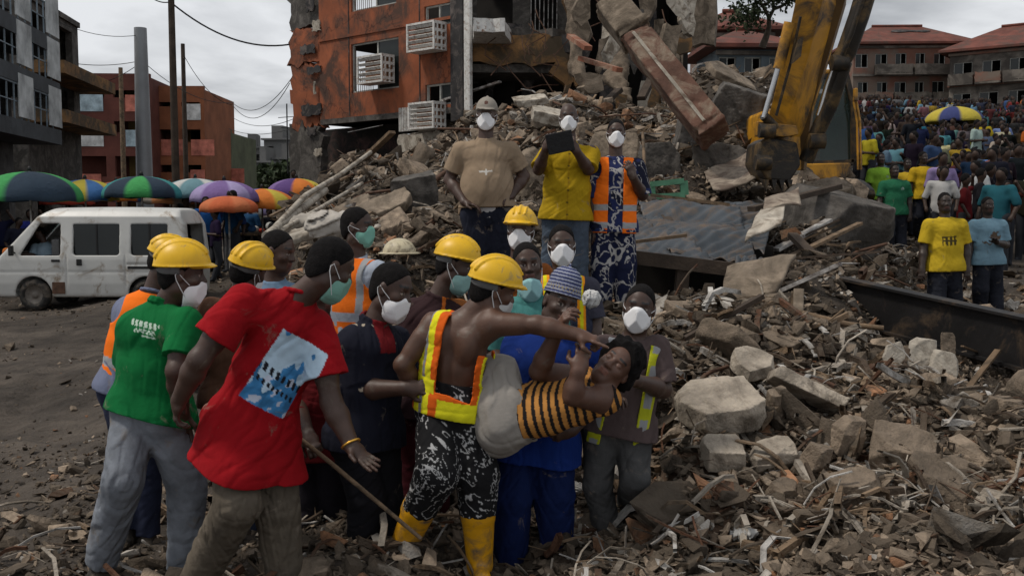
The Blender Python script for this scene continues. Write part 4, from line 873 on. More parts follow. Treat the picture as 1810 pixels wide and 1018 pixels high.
for i in range(7): m.tube([WB.pt(2.02+i*.15, P(900, 46, 34)[2], -1.1)-b0, WB.pt(2.04+i*.15, 10.6, -1.1)-b0], .018, 5)
m.build('window_bars', M_pipe, root)
jag('broken_column', WB, 3.05, 3.65, P(900, 150, 34)[2], 11.4, .5, 23, M_ochre, root, b0, .35, .05)
jag('broken_column', WB, 3.3, 3.75, P(900, 120, 34)[2], 11.4, .4, 24, M_grey, root, b0, .35, .2)
for i, (t, z0, z1, w_) in enumerate(((.4, 3.6, 6.6, .4), (1.8, 3.6, 6.9, .35), (4.6, 4.0, 11.2, .5), (6.1, 4.2, 10.9, .45))): jag('inner_column', WB, t, t+w_, z0, z1, .4, 30+i, M_black, root, b0, .2, -2.2)
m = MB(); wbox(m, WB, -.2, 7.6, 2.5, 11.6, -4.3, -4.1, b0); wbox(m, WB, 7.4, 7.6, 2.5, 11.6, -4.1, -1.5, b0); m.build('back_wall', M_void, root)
m = MB(); wbox(m, WB, -.2, 7.0, 11.55, 11.8, -4.3, -.3, b0); m.build('roof_slab', M_grey, root)
def P2(px, py, Y): return P(px, py, Y)-b0
# hanging slabs on the right
m = MB(); m.prism([P2(1200, -60, 33), P2(1262, -60, 33), P2(1266, 30, 33), P2(1262, 80, 33), P2(1240, 76, 33), P2(1225, 82, 33), P2(1206, 72, 33), P2(1203, 20, 33)], (.15, .45, 0)); m.build('hanging_slab', M_slab, root)
m = MB(); m.prism([P2(1120, -60, 33.5), P2(1160, -60, 33.5), P2(1158, 10, 33.5), P2(1146, 36, 33.5), P2(1132, 22, 33.5)], (.1, .3, 0)); m.build('hanging_slab', M_slab, root)
m = MB(); m.prism([P2(1212, -60, 32.8), P2(1219, -60, 32.8), P2(1217, 58, 32.8), P2(1212, 60, 32.8)], (.0, .12, 0)); m.build('rust_streaked_rib', M_black, root)
# draped, half fallen render between the floors
def drape(name, pts, rad, m, seed, parent=root, wide=2.2):
    F = Fld(*bounds([P(*p) for p in pts], max(rad)*4), .06); q = [P(*p) for p in pts]
    for i in range(len(q)-1): F.cone(q[i], q[i+1], rad[i], rad[i+1], .2, (np.array([1., 0, 0]), wide))
    F.disp(lambda p: wob(p, 2.6, seed, .05)+np.abs(wob(p*np.array([1, 1, .25]), 7, seed+1, .07))+wob(p, 13, seed+2, .02), 1.0); V, Q = F.mesh(); return nobj(name, npmesh(name, V-b0, Q, True, np.tile(np.array(CON)*.8, (len(V), 1)), (m,)), parent)
drape('hanging_render', [(1008, -20, 32), (1020, 50, 31.6), (1018, 120, 31.2), (1035, 165, 30)], [.16, .2, .15, .10], M_con, 1, wide=1.4)
drape('hanging_render', [(1100, 85, 29), (1092, 140, 28.5), (1108, 200, 27)], [.12, .2, .2], M_con, 2, wide=1.5)
drape('hanging_render', [(1060, -20, 35), (1062, 30, 35), (1066, 90, 34)], [.08, .12, .06], M_con, 5, wide=1.2)
for i in range(22):
    q0 = r.uniform(1000, 1215); y0 = r.uniform(-40, 175); Yd = r.uniform(27.5, 34) if y0 < 110 else r.uniform(25, 28); w_ = r.uniform(10, 34); hh = r.uniform(30, 110); tl = r.normal(0, 14); m = MB()
    poly = [P2(q0+a+tl*(b/hh)+r.normal(0, 2.5), y0+b+r.normal(0, 3), Yd) for a, b in ((0, 0), (w_*.5, 2), (w_, 0), (w_*.95, hh*.4), (w_*1.1, hh*.75), (w_*.7, hh), (w_*.3, hh*.9), (-w_*.05, hh*.6), (w_*.05, hh*.3))]
    m.prism(poly, (r.normal(0, .15), r.uniform(.12, .4), 0)); m.build('torn_wall', (M_grey, M_slab, M_slab, M_ochre, M_pale, M_black)[int(r.integers(0, 6))], root)
for i in range(7):
    x0 = r.uniform(985, 1190); y0 = r.uniform(60, 190); Yd = 27.5; a, b = P2(x0, y0, Yd), P2(x0+r.uniform(-70, 70), y0+r.uniform(20, 60), Yd-1.2); m = MB(); m.bar(a, b, .22, .12); m.build('fallen_joist', (M_dwood, M_brown, M_grey)[i % 3], root)
for i in range(16):
    x0 = r.uniform(840, 1190); y0 = r.uniform(-10, 110); m = MB(); Yd = 33.2-(x0-840)/350*2; q = [P2(x0+k*r.uniform(-9, 12), y0+k*r.uniform(10, 20), Yd-k*.1) for k in range(5)]; m.tube(q, .02, 4); m.build('dangling_rod', M_rust, root)
# the great fallen column
cA, cB = P(1078, 8, 15.4), P(1262, 238, 14.0); cc = (cA+cB)/2; d = nrm(cB-cA); sd_ = nrm(np.cross(d, [0, -1, 0])); nn = np.cross(d, sd_)
rt = empty('fallen_column', (cB[0], cB[1], HZ(cB[0], cB[1])), 'long reddish concrete column fallen diagonally across the heap', 'column'); bb = np.array(rt.location)
Mx = Matrix(np.stack([sd_, d, nn], 1).tolist()); L = np.linalg.norm(cB-cA)
def cbox(name, s0, s1, w_, h_, m, bev=.015, seed=1):
    F = Fld((-w_/2-.1, -(s1-s0)/2-.15, -h_/2-.1), (w_/2+.1, (s1-s0)/2+.15, h_/2+.1), .022); X_, Y_, Z_ = F.ax[0][:, None, None], F.ax[1][None, :, None], F.ax[2][None, None, :]
    F.D = np.maximum(np.maximum(np.abs(X_)-w_/2, np.abs(Y_)-(s1-s0)/2), np.abs(Z_)-h_/2).astype(np.float32); F.disp(lambda p: wob(p, 5, seed, .004)+np.where(np.abs(p[:, 1]) > (s1-s0)/2-.12, wob(p, 14, seed+1, .02), 0)+np.maximum(0, wob(p, 12, seed+3, .016)-.012), .3); V, Q = F.mesh()
    V = V@np.array(Mx).T+(cA+d*(s0+s1)/2)-bb; nobj(name, npmesh(name, V, Q, True, np.tile(np.array(CON), (len(V), 1)), (m,)), rt)
M_col = mat('red_column_paint', (.115, .058, .040), .85, .4, 2.5, .8, 14, dirt=((.24, .19, .14), .36, 2.4))
cbox('bare_concrete_end', 0, L*.27, .47, .50, M_slab, seed=4); cbox('painted_shaft', L*.272, L, .43, .46, M_col, seed=8)
m = MB(); q = [cA+d*L*t-nn*.235*np.sign(nn[1]) for t in (.29, .95)]; m.bar(*[p-bb+sd_*.04 for p in q], .05, .03); m.build('pale_edge_strip', M_pale, rt)
# ------------------------------------------------ excavator
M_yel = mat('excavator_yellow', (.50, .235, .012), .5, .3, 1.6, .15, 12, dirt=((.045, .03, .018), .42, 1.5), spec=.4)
M_oil = mat('greasy_black_metal', (.022, .018, .014), .55, .5, 4, .3, 20, dirt=((.12, .075, .03), .35, 3))
M_chrome = mat('chrome_rod', (.5, .5, .5), .25, .1, 3, 0, metal=1)
eb = P(1460, 330, 17.6); ex = empty('excavator', (eb[0], eb[1], eb[2]-.3), 'yellow excavator standing on the heap with its arm lowered', 'excavator'); eb = np.array(ex.location)
def E2(px, py, Y): return P(px, py, Y)-eb
m = MB()      # stick: tapered box girder
def girder(m, st, wdt, dep):
    """st: list of (left px, right px, py, Y) sections; dep metres thick"""
    V = []
    for (xl, xr, py, Y), dp in zip(st, dep):
        V += [E2(xl, py, Y), E2(xr, py, Y), E2(xr, py, Y)+[0, dp, 0]+np.array([.42*wdt, 0, 0]), E2(xl, py, Y)+[.42*wdt, dp, 0]]
    n = len(st); m.add(V, [(i*4+j, i*4+(j+1) % 4, i*4+4+(j+1) % 4, i*4+4+j) for i in range(n-1) for j in range(4)]+[(0, 1, 2, 3), tuple(n*4-4+k for k in (3, 2, 1, 0))])
girder(m, [(1420, 1466, -120, 12.6), (1406, 1454, 0, 12.7), (1386, 1430, 95, 12.9), (1367, 1405, 170, 13), (1350, 1382, 240, 13.2), (1338, 1372, 300, 13.3)], 1, [.5, .5, .48, .44, .38, .3]); m.build('arm', M_yel, ex, bevel=.015)
m = MB(); girder(m, [(1462, 1506, -120, 13.0), (1452, 1494, 0, 13.0), (1428, 1464, 100, 13.2), (1404, 1436, 190, 13.4), (1385, 1420, 300, 13.6)], .3, [.35, .35, .35, .35, .3]); m.build('arm_shaded_side', mat('shaded_arm_plate', (.10, .052, .012), .6, .5, 2, .2, 15), ex)  # shadowed side of the arm, its shade painted as a darker yellow girder
for (pts, rr, nm, mt) in (([(1545, -60, 12.4), (1518, 30, 12.5), (1496, 92, 12.7), (1478, 120, 12.8)], .125, 'cylinder_barrel', M_oil), ([(1478, 118, 12.8), (1466, 150, 12.9), (1450, 205, 13.0)], .06, 'cylinder_rod', M_chrome), ([(1492, 110, 12.7), (1470, 180, 12.9), (1442, 240, 13.1), (1425, 285, 13.2)], .10, 'link_bar', M_oil),
    ([(1376, 118, 12.8), (1350, 208, 12.9)], .035, 'bucket_cylinder_rod', M_chrome), ([(1396, 40, 12.7), (1376, 122, 12.8)], .07, 'bucket_cylinder', M_yel), ([(1350, 205, 12.9), (1370, 225, 13.0), (1400, 235, 13.1)], .06, 'hydraulic_hose', M_oil),
    ([(1534, -30, 12.3), (1505, 60, 12.4), (1475, 130, 12.7), (1452, 215, 13), (1432, 260, 13.1)], .03, 'hydraulic_hose', M_oil), ([(1415, 30, 12.6), (1398, 110, 12.8), (1372, 205, 12.9)], .018, 'hydraulic_hose', M_oil)):
    m = MB(); m.tube([E2(*p) for p in pts], rr, 12); m.build(nm, mt, ex)
for (px, py, Y, rr) in ((1480, 112, 12.62, .10), (1352, 232, 12.9, .09), (1440, 250, 13.0, .10), (1345, 288, 12.95, .10)):
    m = MB(); m.tube([E2(px, py, Y)+[-.08, -.02, 0], E2(px, py, Y)+[.12, -.02, 0]], rr, 16); m.build('pivot_pin', M_oil, ex)
m = MB(); m.prism([E2(1338, 215, 12.95), E2(1408, 222, 12.95), E2(1412, 238, 12.95), E2(1392, 242, 12.95), E2(1340, 240, 12.95)], (0, .22, 0)); m.build('bucket_link', M_yel, ex, bevel=.01)
m = MB(); m.prism([E2(1342, 252, 13), E2(1358, 242, 13), E2(1410, 252, 13), E2(1416, 292, 13), E2(1396, 322, 13), E2(1356, 318, 13), E2(1338, 290, 13)], (0, .7, 0)); m.build('bucket', M_oil, ex, bevel=.03)
for i in range(4):
    m = MB(); q = E2(1350+i*14, 318, 12.98); m.add([q, q+[.07, 0, 0], q+[.07, .25, .02], q+[0, .25, .02], q+[.035, -.02, -.16]], [(0, 1, 2, 3), (0, 4, 1), (1, 4, 2), (2, 4, 3), (3, 4, 0)]); m.build('bucket_tooth', M_oil, ex)
# plate bolts and bracket on the arm
m = MB(); m.prism([E2(1412, 70, 12.6), E2(1420, 66, 12.6), E2(1416, 100, 12.6), E2(1402, 112, 12.6), E2(1405, 96, 12.6)], (0, .12, 0)); m.build('arm_bracket', M_oil, ex)
# cab
def cabpt(u, v, w_): return E2(1416+u*92, 132+v*158, 17.2)+np.array([w_*.25, w_*1.6, 0])
m = MB(); A = [cabpt(.06, .03, 0), cabpt(.86, .0, 0), cabpt(1.0, .35, 0), cabpt(1.0, .98, 0), cabpt(0, 1.0, 0)]
k = .085
for a, b in zip(A, A[1:]+A[:1]): m.bar(a, b, k, k, up=(0, 1, 0))
off = cabpt(0, 0, 1)-cabpt(0, 0, 0)
for a in A: m.bar(a, a+off, k, k)
for a, b in zip(A, A[1:]+A[:1]): m.bar(a+off, b+off, k, k, up=(0, 1, 0))
m.build('cab_frame', M_oil, ex)
m = MB(); m.add([a+np.array([0, .02, 0]) for a in A], [(0, 1, 2, 3, 4)]); m.add([A[1]+[.0, 0, 0], A[2], A[2]+off, A[1]+off], [(0, 1, 2, 3)]); m.add([A[2], A[3], A[3]+off, A[2]+off], [(0, 1, 2, 3)])
Mcg = mat('cab_glass', (.02, .035, .03), .08, .3, 2, 0, spec=.6); Mcg.node_tree.nodes['Principled BSDF'].inputs['Alpha'].default_value = .88; m.build('cab_window', Mcg, ex)
m = MB(); m.box((A[0]+A[3])/2+off*.5+np.array([0, .1, -.3]), (.5, .5, .7)); m.box((A[0]+A[3])/2+off*.75+np.array([0, .1, .1]), (.45, .15, .7)); m.build('operator_seat', M_black, ex, bevel=.05)
m = MB(); m.prism([A[0]+[-.04, -.06, .03], A[1]+[.06, -.06, .03], A[1]+off+[.06, .06, .03], A[0]+off+[-.04, .06, .03]], (0, 0, .07)); m.build('cab_roof', M_yel, ex, bevel=.02)
m = MB(); q = E2(1400, 290, 17.0); m.prism([q, E2(1504, 288, 17.0), E2(1504, 308, 17.0), E2(1495, 316, 17.0), E2(1400, 318, 17.0)], (.3, 2.8, 0)); m.build('deck', M_yel, ex, bevel=.02)
m = MB(); m.box(E2(1440, 240, 19.6), (1.0, 1.2, 1.5)); m.build('engine_cover', M_oil, ex, bevel=.06)
m = MB(); m.box(E2(1375, 255, 18.5), (1.0, 2.0, 1.1)); m.build('counterweight', M_yel, ex, bevel=.08)
for s in (0, 1):
    m = MB(); c = E2(1400+s*105, 345, 17.6+s*.4); pr = []
    for i in range(20): a = i*math.pi*2/20; pr.append(c+np.array([-.22, math.cos(a)*1.5+.9, math.sin(a)*.33*(1 if abs(math.cos(a)) < .8 else .9)]))
    m.prism(pr, (.45, 0, 0)); m.build('track', M_oil, ex, bevel=.03)
for i, x0 in enumerate((1509, 1514)):
    m = MB(); m.tube([E2(x0, 180, 17.0), E2(x0+6, 215, 17), E2(x0+8, 300, 17)], .02, 6); m.build('handrail', M_yel, ex)
m = MB(); m.box(E2(1512, 168, 17.0), (.06, .1, .22)); m.build('mirror', M_yel, ex, bevel=.02)
# ------------------------------------------------ apartment blocks
M_pink = mat('faded_pink_plaster', (.175, .082, .058), .9, .35, .5, .3, 6, dirt=((.16, .125, .10), .5, .35))
M_cream = mat('grimy_cream_plaster', (.185, .163, .138), .9, .4, .5, .3, 6, dirt=((.06, .052, .045), .55, .4))
M_redroof = mat('red_roof_tiles', (.135, .045, .032), .85, .4, .8, .6, 9, dirt=((.08, .045, .035), .4, .6))
def block(name, label, W, t0, t1, zb, floors, fh, bays, depth, m, m2, roof=True, seed=1, gr='apartment blocks around the square', pitch=3.0, ruin=True):
    r = np.random.default_rng(seed); bb = W.pt((t0+t1)/2, zb, -depth/2); rt = empty(name, bb, label, 'building', gr); bw = (t1-t0)/bays; holes = []; top = zb+floors*fh+.4
    for f in range(floors):
        for i in range(bays):
            c = t0+(i+.5)*bw+r.normal(0, .05); w_ = bw*r.uniform(.24, .36); z = zb+f*fh; hh = (.75, 2.15) if r.uniform() < .75 else (.15, 2.2); holes.append((c-w_, c+w_, z+hh[0], z+hh[1]))
    wall_mesh(W, t0, t1, zb-2, top, holes, .25, base=bb).build('wall', m, rt)
    m_ = MB(); wbox(m_, W, t0, t1, zb-2, top, -depth, -depth+.2, bb); wbox(m_, W, t0, t0+.2, zb-2, top, -depth+.2, -.251, bb); wbox(m_, W, t1-.2, t1, zb-2, top, -depth+.2, -.251, bb); m_.build('side_wall', m, rt)
    m_ = MB(); wbox(m_, W, t0+.3, t1-.3, zb-2, top-.1, -2.2, -2.0, bb); m_.build('inner_wall', M_void, rt)
    for h in holes:
        m_ = MB(); k = .06; wbox(m_, W, h[0], h[1], h[2], h[2]+k, -.18, -.1, bb); wbox(m_, W, h[0], h[1], h[3]-k, h[3], -.18, -.1, bb)
        for t in (h[0], (h[0]+h[1])/2-k/2, h[1]-k): wbox(m_, W, t, t+k, h[2]+k, h[3]-k, -.18, -.1, bb)
        fo = m_.build('window', M_frame, rt)
        m_ = MB(); wbox(m_, W, h[0]+k, (h[0]+h[1])/2-k/2, h[2]+k, h[3]-k, -.145, -.135, bb); m_.build('pane', M_glass, fo)
    for f in range(1, floors+1):      # slab bands and balconies
        z = zb+f*fh; m_ = MB(); wbox(m_, W, t0-.1, t1+.1, z-.15, z+.08, .003, .25, bb); m_.build('floor_band', m2, rt)
        if f < floors:
            i = 0
            while i < bays:
                n_ = int(r.integers(1, 3)); a, b = t0+i*bw+.1, min(t1, t0+(i+n_)*bw)-.1
                if r.uniform() < .95:
                    jag('balcony', W, a, b, z+.09, z+.98, .14, seed*31+f*7+i, m if r.uniform() < .45 else m2, rt, bb, .06 if not ruin else .10, 1.1, 7)
                    m_ = MB(); wbox(m_, W, a, b, z-.10, z+.085, .251, 1.1, bb); m_.build('balcony_floor', M_cream, rt)
                    for t in (a, b-.1): m_ = MB(); wbox(m_, W, t, t+.1, z+.09, z+.95, .26, .95, bb); m_.build('balcony_side', m2, rt)
                i += n_
    if roof:
        ov = .9; e = top; rz = top+pitch; g = lambda t, z, o: W.pt(t, z, o)-bb; m_ = MB(); hd = depth/2
        V = [g(t0-ov, e, ov), g(t1+ov, e, ov), g(t1+ov, e, -depth-ov), g(t0-ov, e, -depth-ov), g(t0+hd*.7, rz, -hd), g(t1-hd*.7, rz, -hd)]
        V += [v-np.array([0, 0, .22]) for v in V[:4]]
        m_.add(V, [(0, 1, 5, 4), (2, 3, 4, 5), (1, 2, 5), (3, 0, 4), (6, 7, 1, 0), (7, 8, 2, 1), (8, 9, 3, 2), (9, 6, 0, 3), (9, 8, 7, 6)]); ro = m_.build('roof', M_redroof, rt)
        m_ = MB(); m_.tube([V[4]+[0, 0, .1], V[5]+[0, 0, .1]], .14, 6); m_.build('ridge', M_redroof, ro)
        if ruin:
            a = V[0]*.28+V[1]*.12+V[5]*.25+V[4]*.35; u_ = nrm(V[1]-V[0]); v_ = nrm(V[4]*.5+V[5]*.5-V[0]*.5-V[1]*.5); n_ = np.cross(u_, v_); n_ = n_ if n_[2] > 0 else -n_
            rr = [a+u_*x_+v_*y_+n_*.05 for x_, y_ in ((0, 0), (.8, -.2), (2, .1), (3.5, -.15), (4.2, .3), (3.9, .7), (2.6, .6), (1.2, .9), (.3, .6))]; m_ = MB(); m_.prism(rr, n_*.05); m_.build('roof_hole_shade', M_black, ro)  # black plate laid on the tiles stands for the shade in a hole
    return rt
zg = lambda px, py, Y: P(px, py, Y)[2]
WA = Wall((X(1500, 104), 104), (1, -.04)); block('apartment_block', 'three storey pinkish apartment block with a damaged red roof behind the crowd', WA, 0, 11.6, zg(1600, 232, 104), 3, 2.85, 6, 9, M_pink, M_cream, seed=3, pitch=2.4)
WC = Wall((X(1668, 98), 98), (.80, -.60)); block('apartment_block', 'grimy cream apartment wing with a red roof at the right edge behind the crowd', WC, 0, 17, zg(1740, 256, 94), 3, 2.95, 7, 10, M_cream, M_pink, seed=6, pitch=2.6)
# low houses seen between the ruin and the arm
WD = Wall((X(1262, 58), 58), (1, .05)); block('house', 'low bluish house with a rusty red roof behind the ruin', WD, 0, 4.2, zg(1300, 168, 58), 1, 2.4, 3, 5, mat('blue_grey_wall', (.10, .125, .14), .8, .4, .8), M_cream, seed=8, pitch=1.3, ruin=False, gr='houses behind the ruin')
WE = Wall((X(1235, 66), 66), (1, -.03)); block('house', 'pinkish house with a pale patched roof rising behind the bluish one', WE, 0, 4.6, zg(1300, 128, 66), 1, 2.4, 3, 5, M_pink, M_cream, seed=9, pitch=1.5, ruin=False, gr='houses behind the ruin')
# street side on the left
M_dwall = mat('sooty_wall', (.085, .082, .080), .9, .45, .7, .4, 8, dirt=((.035, .033, .032), .5, .9)); M_slate = mat('slate_band', (.050, .056, .062), .8, .35, 1.5, .3, 10)
def street_block(label, W, t0, t1, ztop, floors_z, m, mband, seed, rail=True, gr='buildings along the left street'):
    bb = W.pt((t0+t1)/2, 0, -3); rt = empty('street_building', bb, label, 'building', gr); r = np.random.default_rng(seed); holes = []
    zs = [0]+list(floors_z); n = max(2, int((t1-t0)/2.4))
    for z in zs:
        for i in range(n): c = t0+(i+.5)*(t1-t0)/n; holes.append((c-.75, c+.75, z+.25, min(z+2.2, ztop-.3)))
    wall_mesh(W, t0, t1, 0, ztop, holes, .25, base=bb).build('wall', m, rt)
    q = MB(); wbox(q, W, t0, t1, 0, ztop, -6.2, -6, bb); wbox(q, W, t0, t0+.2, 0, ztop, -6, -.251, bb); wbox(q, W, t1-.2, t1, 0, ztop, -6, -.251, bb); wbox(q, W, t0, t1, ztop, ztop+.2, -6.2, .1, bb); q.build('side_wall', m, rt)
    q = MB(); wbox(q, W, t0+.3, t1-.3, 0, ztop-.1, -1.8, -1.7, bb); q.build('inner_wall', M_void, rt)
    for z in floors_z:
        q = MB(); wbox(q, W, t0-.1, t1+.25, z-.38, z+.05, .003, 1.3, bb); q.build('balcony_slab', mband, rt)
        if rail:
            q = MB(); wbox(q, W, t0, t1+.2, z+.95, z+1.0, 1.22, 1.27, bb); wbox(q, W, t0, t1+.2, z+.5, z+.53, 1.23, 1.26, bb)
            for i in range(int((t1-t0)/.55)+1): t = t0+.02+i*.55; wbox(q, W, t, t+.035, z+.05, z+.95, 1.225, 1.26, bb)
            q.build('railing', mat('railing_%d' % seed, (.16, .20, .23), .6, .2, 4), rt)
            for k in range(2):
                t = t1-.9-k*2.6; q = MB()
                if t > t0: wbox(q, W, t, t+1.2, z+.12, z+1.25, 1.28, 1.31, bb); q.build('banner', mat('banner_%d%d' % (seed, k), (.42, .44, .44), .8, .5, 1.4, .2), rt)
    return rt
WL = Wall((X(-175, 22), 22), (X(30, 29.5)-X(-175, 22), 7.5)); Ln = math.hypot(X(30, 29.5)-X(-175, 22), 7.5)
street_block('dark sooty balcony building at the left edge with railings and pale banners', WL, 0, Ln, zg(50, 20, 29.5), [zg(50, 395, 29)*0+zg(58, 232, 29.5), zg(58, 148, 29.5), zg(58, 72, 29.5)], M_dwall, M_slate, 4)
WM = Wall((X(56, 34), 34), (X(150, 40)-X(56, 34), 6)); Ln = math.hypot(X(150, 40)-X(56, 34), 6)
street_block('stained concrete and orange building behind the dark balcony building', WM, 0, Ln, zg(110, 24, 37), [zg(100, 210, 37), zg(100, 130, 37)], M_grey, M_ochre, 6, rail=False)
# dark red corner building of the square with open galleries
M_dred = mat('dark_red_plaster', (.105, .035, .026), .88, .35, .8, .3, 8)
def gallery(label, W, t0, t1, zs, seed, mw, mp):
    bb = W.pt((t0+t1)/2, 0, -3); rt = empty('gallery_building', bb, label, 'building', 'buildings along the left street'); r = np.random.default_rng(seed); zt = zs[-1]; holes = []; n = max(2, int((t1-t0)/3.0))
    for a, b in zip([0]+zs[:-1], zs):
        for i in range(n): p = t0+i*(t1-t0)/n; q = t0+(i+1)*(t1-t0)/n; holes.append((p+.25, q-.25, a+(.9 if a else 0), b-.45))
    wall_mesh(W, t0, t1, 0, zt+.5, holes, .3, base=bb).build('front', mw, rt)
    q = MB(); wbox(q, W, t0, t1, 0, zt, -7, -6.8, bb); wbox(q, W, t0, t0+.2, 0, zt, -6.8, -.301, bb); wbox(q, W, t1-.2, t1, 0, zt, -6.8, -.301, bb); wbox(q, W, t0, t1, zt, zt+.3, -7, -.302, bb); q.build('side_wall', mw, rt)
    q = MB(); wbox(q, W, t0+.21, t1-.21, 0, zt-.01, -2.2, -2.0, bb)
    for a in zs[:-1]: wbox(q, W, t0+.21, t1-.21, a-.2, a, -2.0, -.302, bb)
    q.build('gallery_wall', mat('yellow_inner_wall_%d' % seed, (.16, .105, .035), .9, .5, .8), rt)
    for a in zs[:-1]:
        for i in range(n):
            c = t0+(i+.2+r.uniform(0, .3))*(t1-t0)/n; k = MB()
            if r.uniform() < .6: wbox(k, W, c, c+r.uniform(.8, 1.5), a+.1, a+1.05, .01, .05, bb); k.build('banner', mat('banner_g%d%d' % (seed, int(a*10)+i), [(.45, .45, .44), (.30, .38, .42), (.42, .14, .10)][int(r.integers(0, 3))], .85, .5, 2), rt)
            c = min(c, t1-2.4); k = MB(); wbox(k, W, c+1.2, c+2.0, a+.01, a+1.9, -1.99, -1.93, bb); k.build('door', M_void, rt)
zz = lambda py: zg(230, py, 58)
gallery('dark red corner building with open galleries behind the market', Wall((X(128, 58), 58), (1, .06)), 0, X(270, 58)-X(128, 58), [zz(340), zz(262), zz(200), zz(145)], 11, M_dred, M_ochre)
gallery('receding wing of the dark red building at its left', Wall((X(62, 72), 72), (X(127, 58)-X(62, 72), -14)), 0, math.hypot(X(127, 58)-X(62, 72), 14)-.4, [zz(340), zz(262), zz(200)-.2], 12, M_dred, M_ochre)
gallery('lower orange and purple building right of the dark red one', Wall((X(272, 60), 60), (1, .02)), 0, X(366, 60)-X(272, 60), [zz(330), zz(275), zz(210), zz(160)], 13, mat('rust_orange_wall', (.21, .075, .035), .9, .35, .8), M_ochre)
gallery('small green walled building at the end of the market row', Wall((X(368, 66), 66), (1, .02)), 0, X(412, 66)-X(368, 66), [zz(320), zz(262), zz(225)], 14, mat('drab_green_wall', (.085, .095, .055), .9, .35, .8), M_ochre)
# distant hill houses
M_far = mat('far_concrete', (.15, .148, .145), .9, .35, .1, .2, 3)
for i, (x0, x1, yt, yb, Yd) in enumerate(((432, 470, 262, 290, 150), (470, 520, 248, 290, 148), (420, 445, 285, 300, 140), (490, 525, 282, 300, 138), (350, 385, 292, 305, 150), (452, 480, 288, 300, 135))):
    w_ = X(x1, Yd)-X(x0, Yd); z0, z1 = zg(450, yb, Yd)-3, zg(450, yt, Yd); WH = Wall((X(x0, Yd), Yd), (1, .1*(-1)**i)); bb = WH.pt(w_/2, z0, -4); rt = empty('hill_house', bb, ['tall concrete house on the distant hill, left of the pair', 'widest stepped concrete house crowning the distant hill', 'small house low on the left flank of the distant hill', 'low wide house on the right flank of the distant hill', 'lone house far left on the distant ridge', 'small house between the others on the distant hill'][i], 'house', 'houses on the distant hill')
    hs_ = []; nf = max(1, int((z1-z0-3)/2.8)); nb = max(2, int(w_/1.6))
    for f in range(nf):
        for b in range(nb): c = (b+.5)*w_/nb; hs_.append((c-.4, c+.4, z1-.9-f*2.6-1.2, z1-.9-f*2.6))
    wall_mesh(WH, 0, w_, z0, z1, hs_, .3, base=bb).build('wall', M_far, rt); q = MB(); wbox(q, WH, 0, w_, z0, z1-.3, -8, -.4, bb); q.build('core', M_dwall, rt); q = MB(); wbox(q, WH, -.3, w_+.3, z1, z1+.25, -8, .5, bb); wbox(q, WH, w_*.2, w_*.6, z1+.25, z1+2.2, -5, -1, bb); q.build('roof', M_far, rt)
# ------------------------------------------------ the white van
M_van = mat('van_paint', (.50, .50, .475), .38, .12, 1.5, .03, 8, dirt=((.20, .15, .10), .18, 2.2), spec=.5)
M_tyre = mat('tyre', (.022, .021, .020), .9, .3, 8, .4, 40, dirt=((.12, .10, .08), .4, 6)); M_rim = mat('dusty_rim', (.16, .14, .12), .6, .4, 8, .2)
M_rubber = mat('black_trim', (.012, .012, .012), .5, .2, 5)
vY = 18.6; vx0, vx1 = X(-14, vY), X(330, vY); vz = float(HZ(X(100, vY), vY)); VL = vx1-vx0; VH = 1.93; VW = 1.5
van = empty('van', (vx0+VL/2, vY+VW/2, vz), 'scruffy white minivan parked at the left with open driver window', 'van')
def V3(x, y, z): return np.array([x-VL/2, y-VW/2, z])          # van coordinates: x from the nose, y into depth, z up
def vanbody(inset, h=.022):
    F = Fld(V3(-.1, -.12, .05), V3(VL+.1, VW+.12, VH+.12), h); Xg, Yg, Zg = F.ax[0][:, None, None]+VL/2, F.ax[1][None, :, None]+VW/2, F.ax[2][None, None, :]
    hp = np.interp(Zg, [.2, .45, .85, 1.0, 1.25, 1.75, 1.93], [.06, .0, .03, .10, .34, .80, 1.08])      # front profile (x of the nose at height z)
    bp = np.interp(Zg, [.2, .9, 1.6, 1.93], [VL-.03, VL, VL-.06, VL-.22])
    tum = np.interp(Zg, [.2, .5, .95, 1.75, 1.93], [.03, .0, .0, .10, .26])
    rf = 1.93-.05*((Xg-2.1)/1.9)**2-.10*((Yg-VW/2)/(VW/2))**4
    a = hp-Xg; b = Xg-bp; c = tum-Yg; e = Yg-(VW-tum); f = Zg-rf; g = .24-Zg; k = .07
    def mx_(p, q): h_ = np.clip(.5+.5*(p-q)/k, 0, 1); return q+(p-q)*h_+k*h_*(1-h_)
    D = mx_(mx_(mx_(a+inset, b+inset), mx_(c+inset, e+inset)), mx_(f+inset, g+inset)); F.D = (D+np.zeros(F.D.shape)).astype(np.float32); return F, Xg, Yg, Zg
F, Xg, Yg, Zg = vanbody(0); G, *_ = vanbody(.05); F.D = np.maximum(F.D, -G.D)
def rr_(x0, x1, z0, z1, r_=.05, sl=0):
    cx, cz = (x0+x1)/2, (z0+z1)/2; qx = np.abs(Xg-cx-(Zg-cz)*0)-(x1-x0)/2+r_; qz = np.abs(Zg-cz)-(z1-z0)/2+r_; return np.sqrt(np.maximum(qx, 0)**2+np.maximum(qz, 0)**2)+np.minimum(np.maximum(qx, qz), 0)-r_
WX = [(.42, 1.26), (1.50, 2.36), (2.58, 3.26)]; sl_cut = (.38+(Zg-1.0)*.62)-Xg+.10
w0 = np.maximum(rr_(.30, 1.26, 1.02, 1.62), sl_cut); side = Yg-.35*0; sidesel = np.abs(Yg-VW/2) < 99
for w_ in (w0, rr_(*WX[1], 1.03, 1.60), rr_(*WX[2], 1.03, 1.60)): F.D = np.maximum(F.D, -np.maximum(w_, .5-np.abs(Yg-VW/2)))
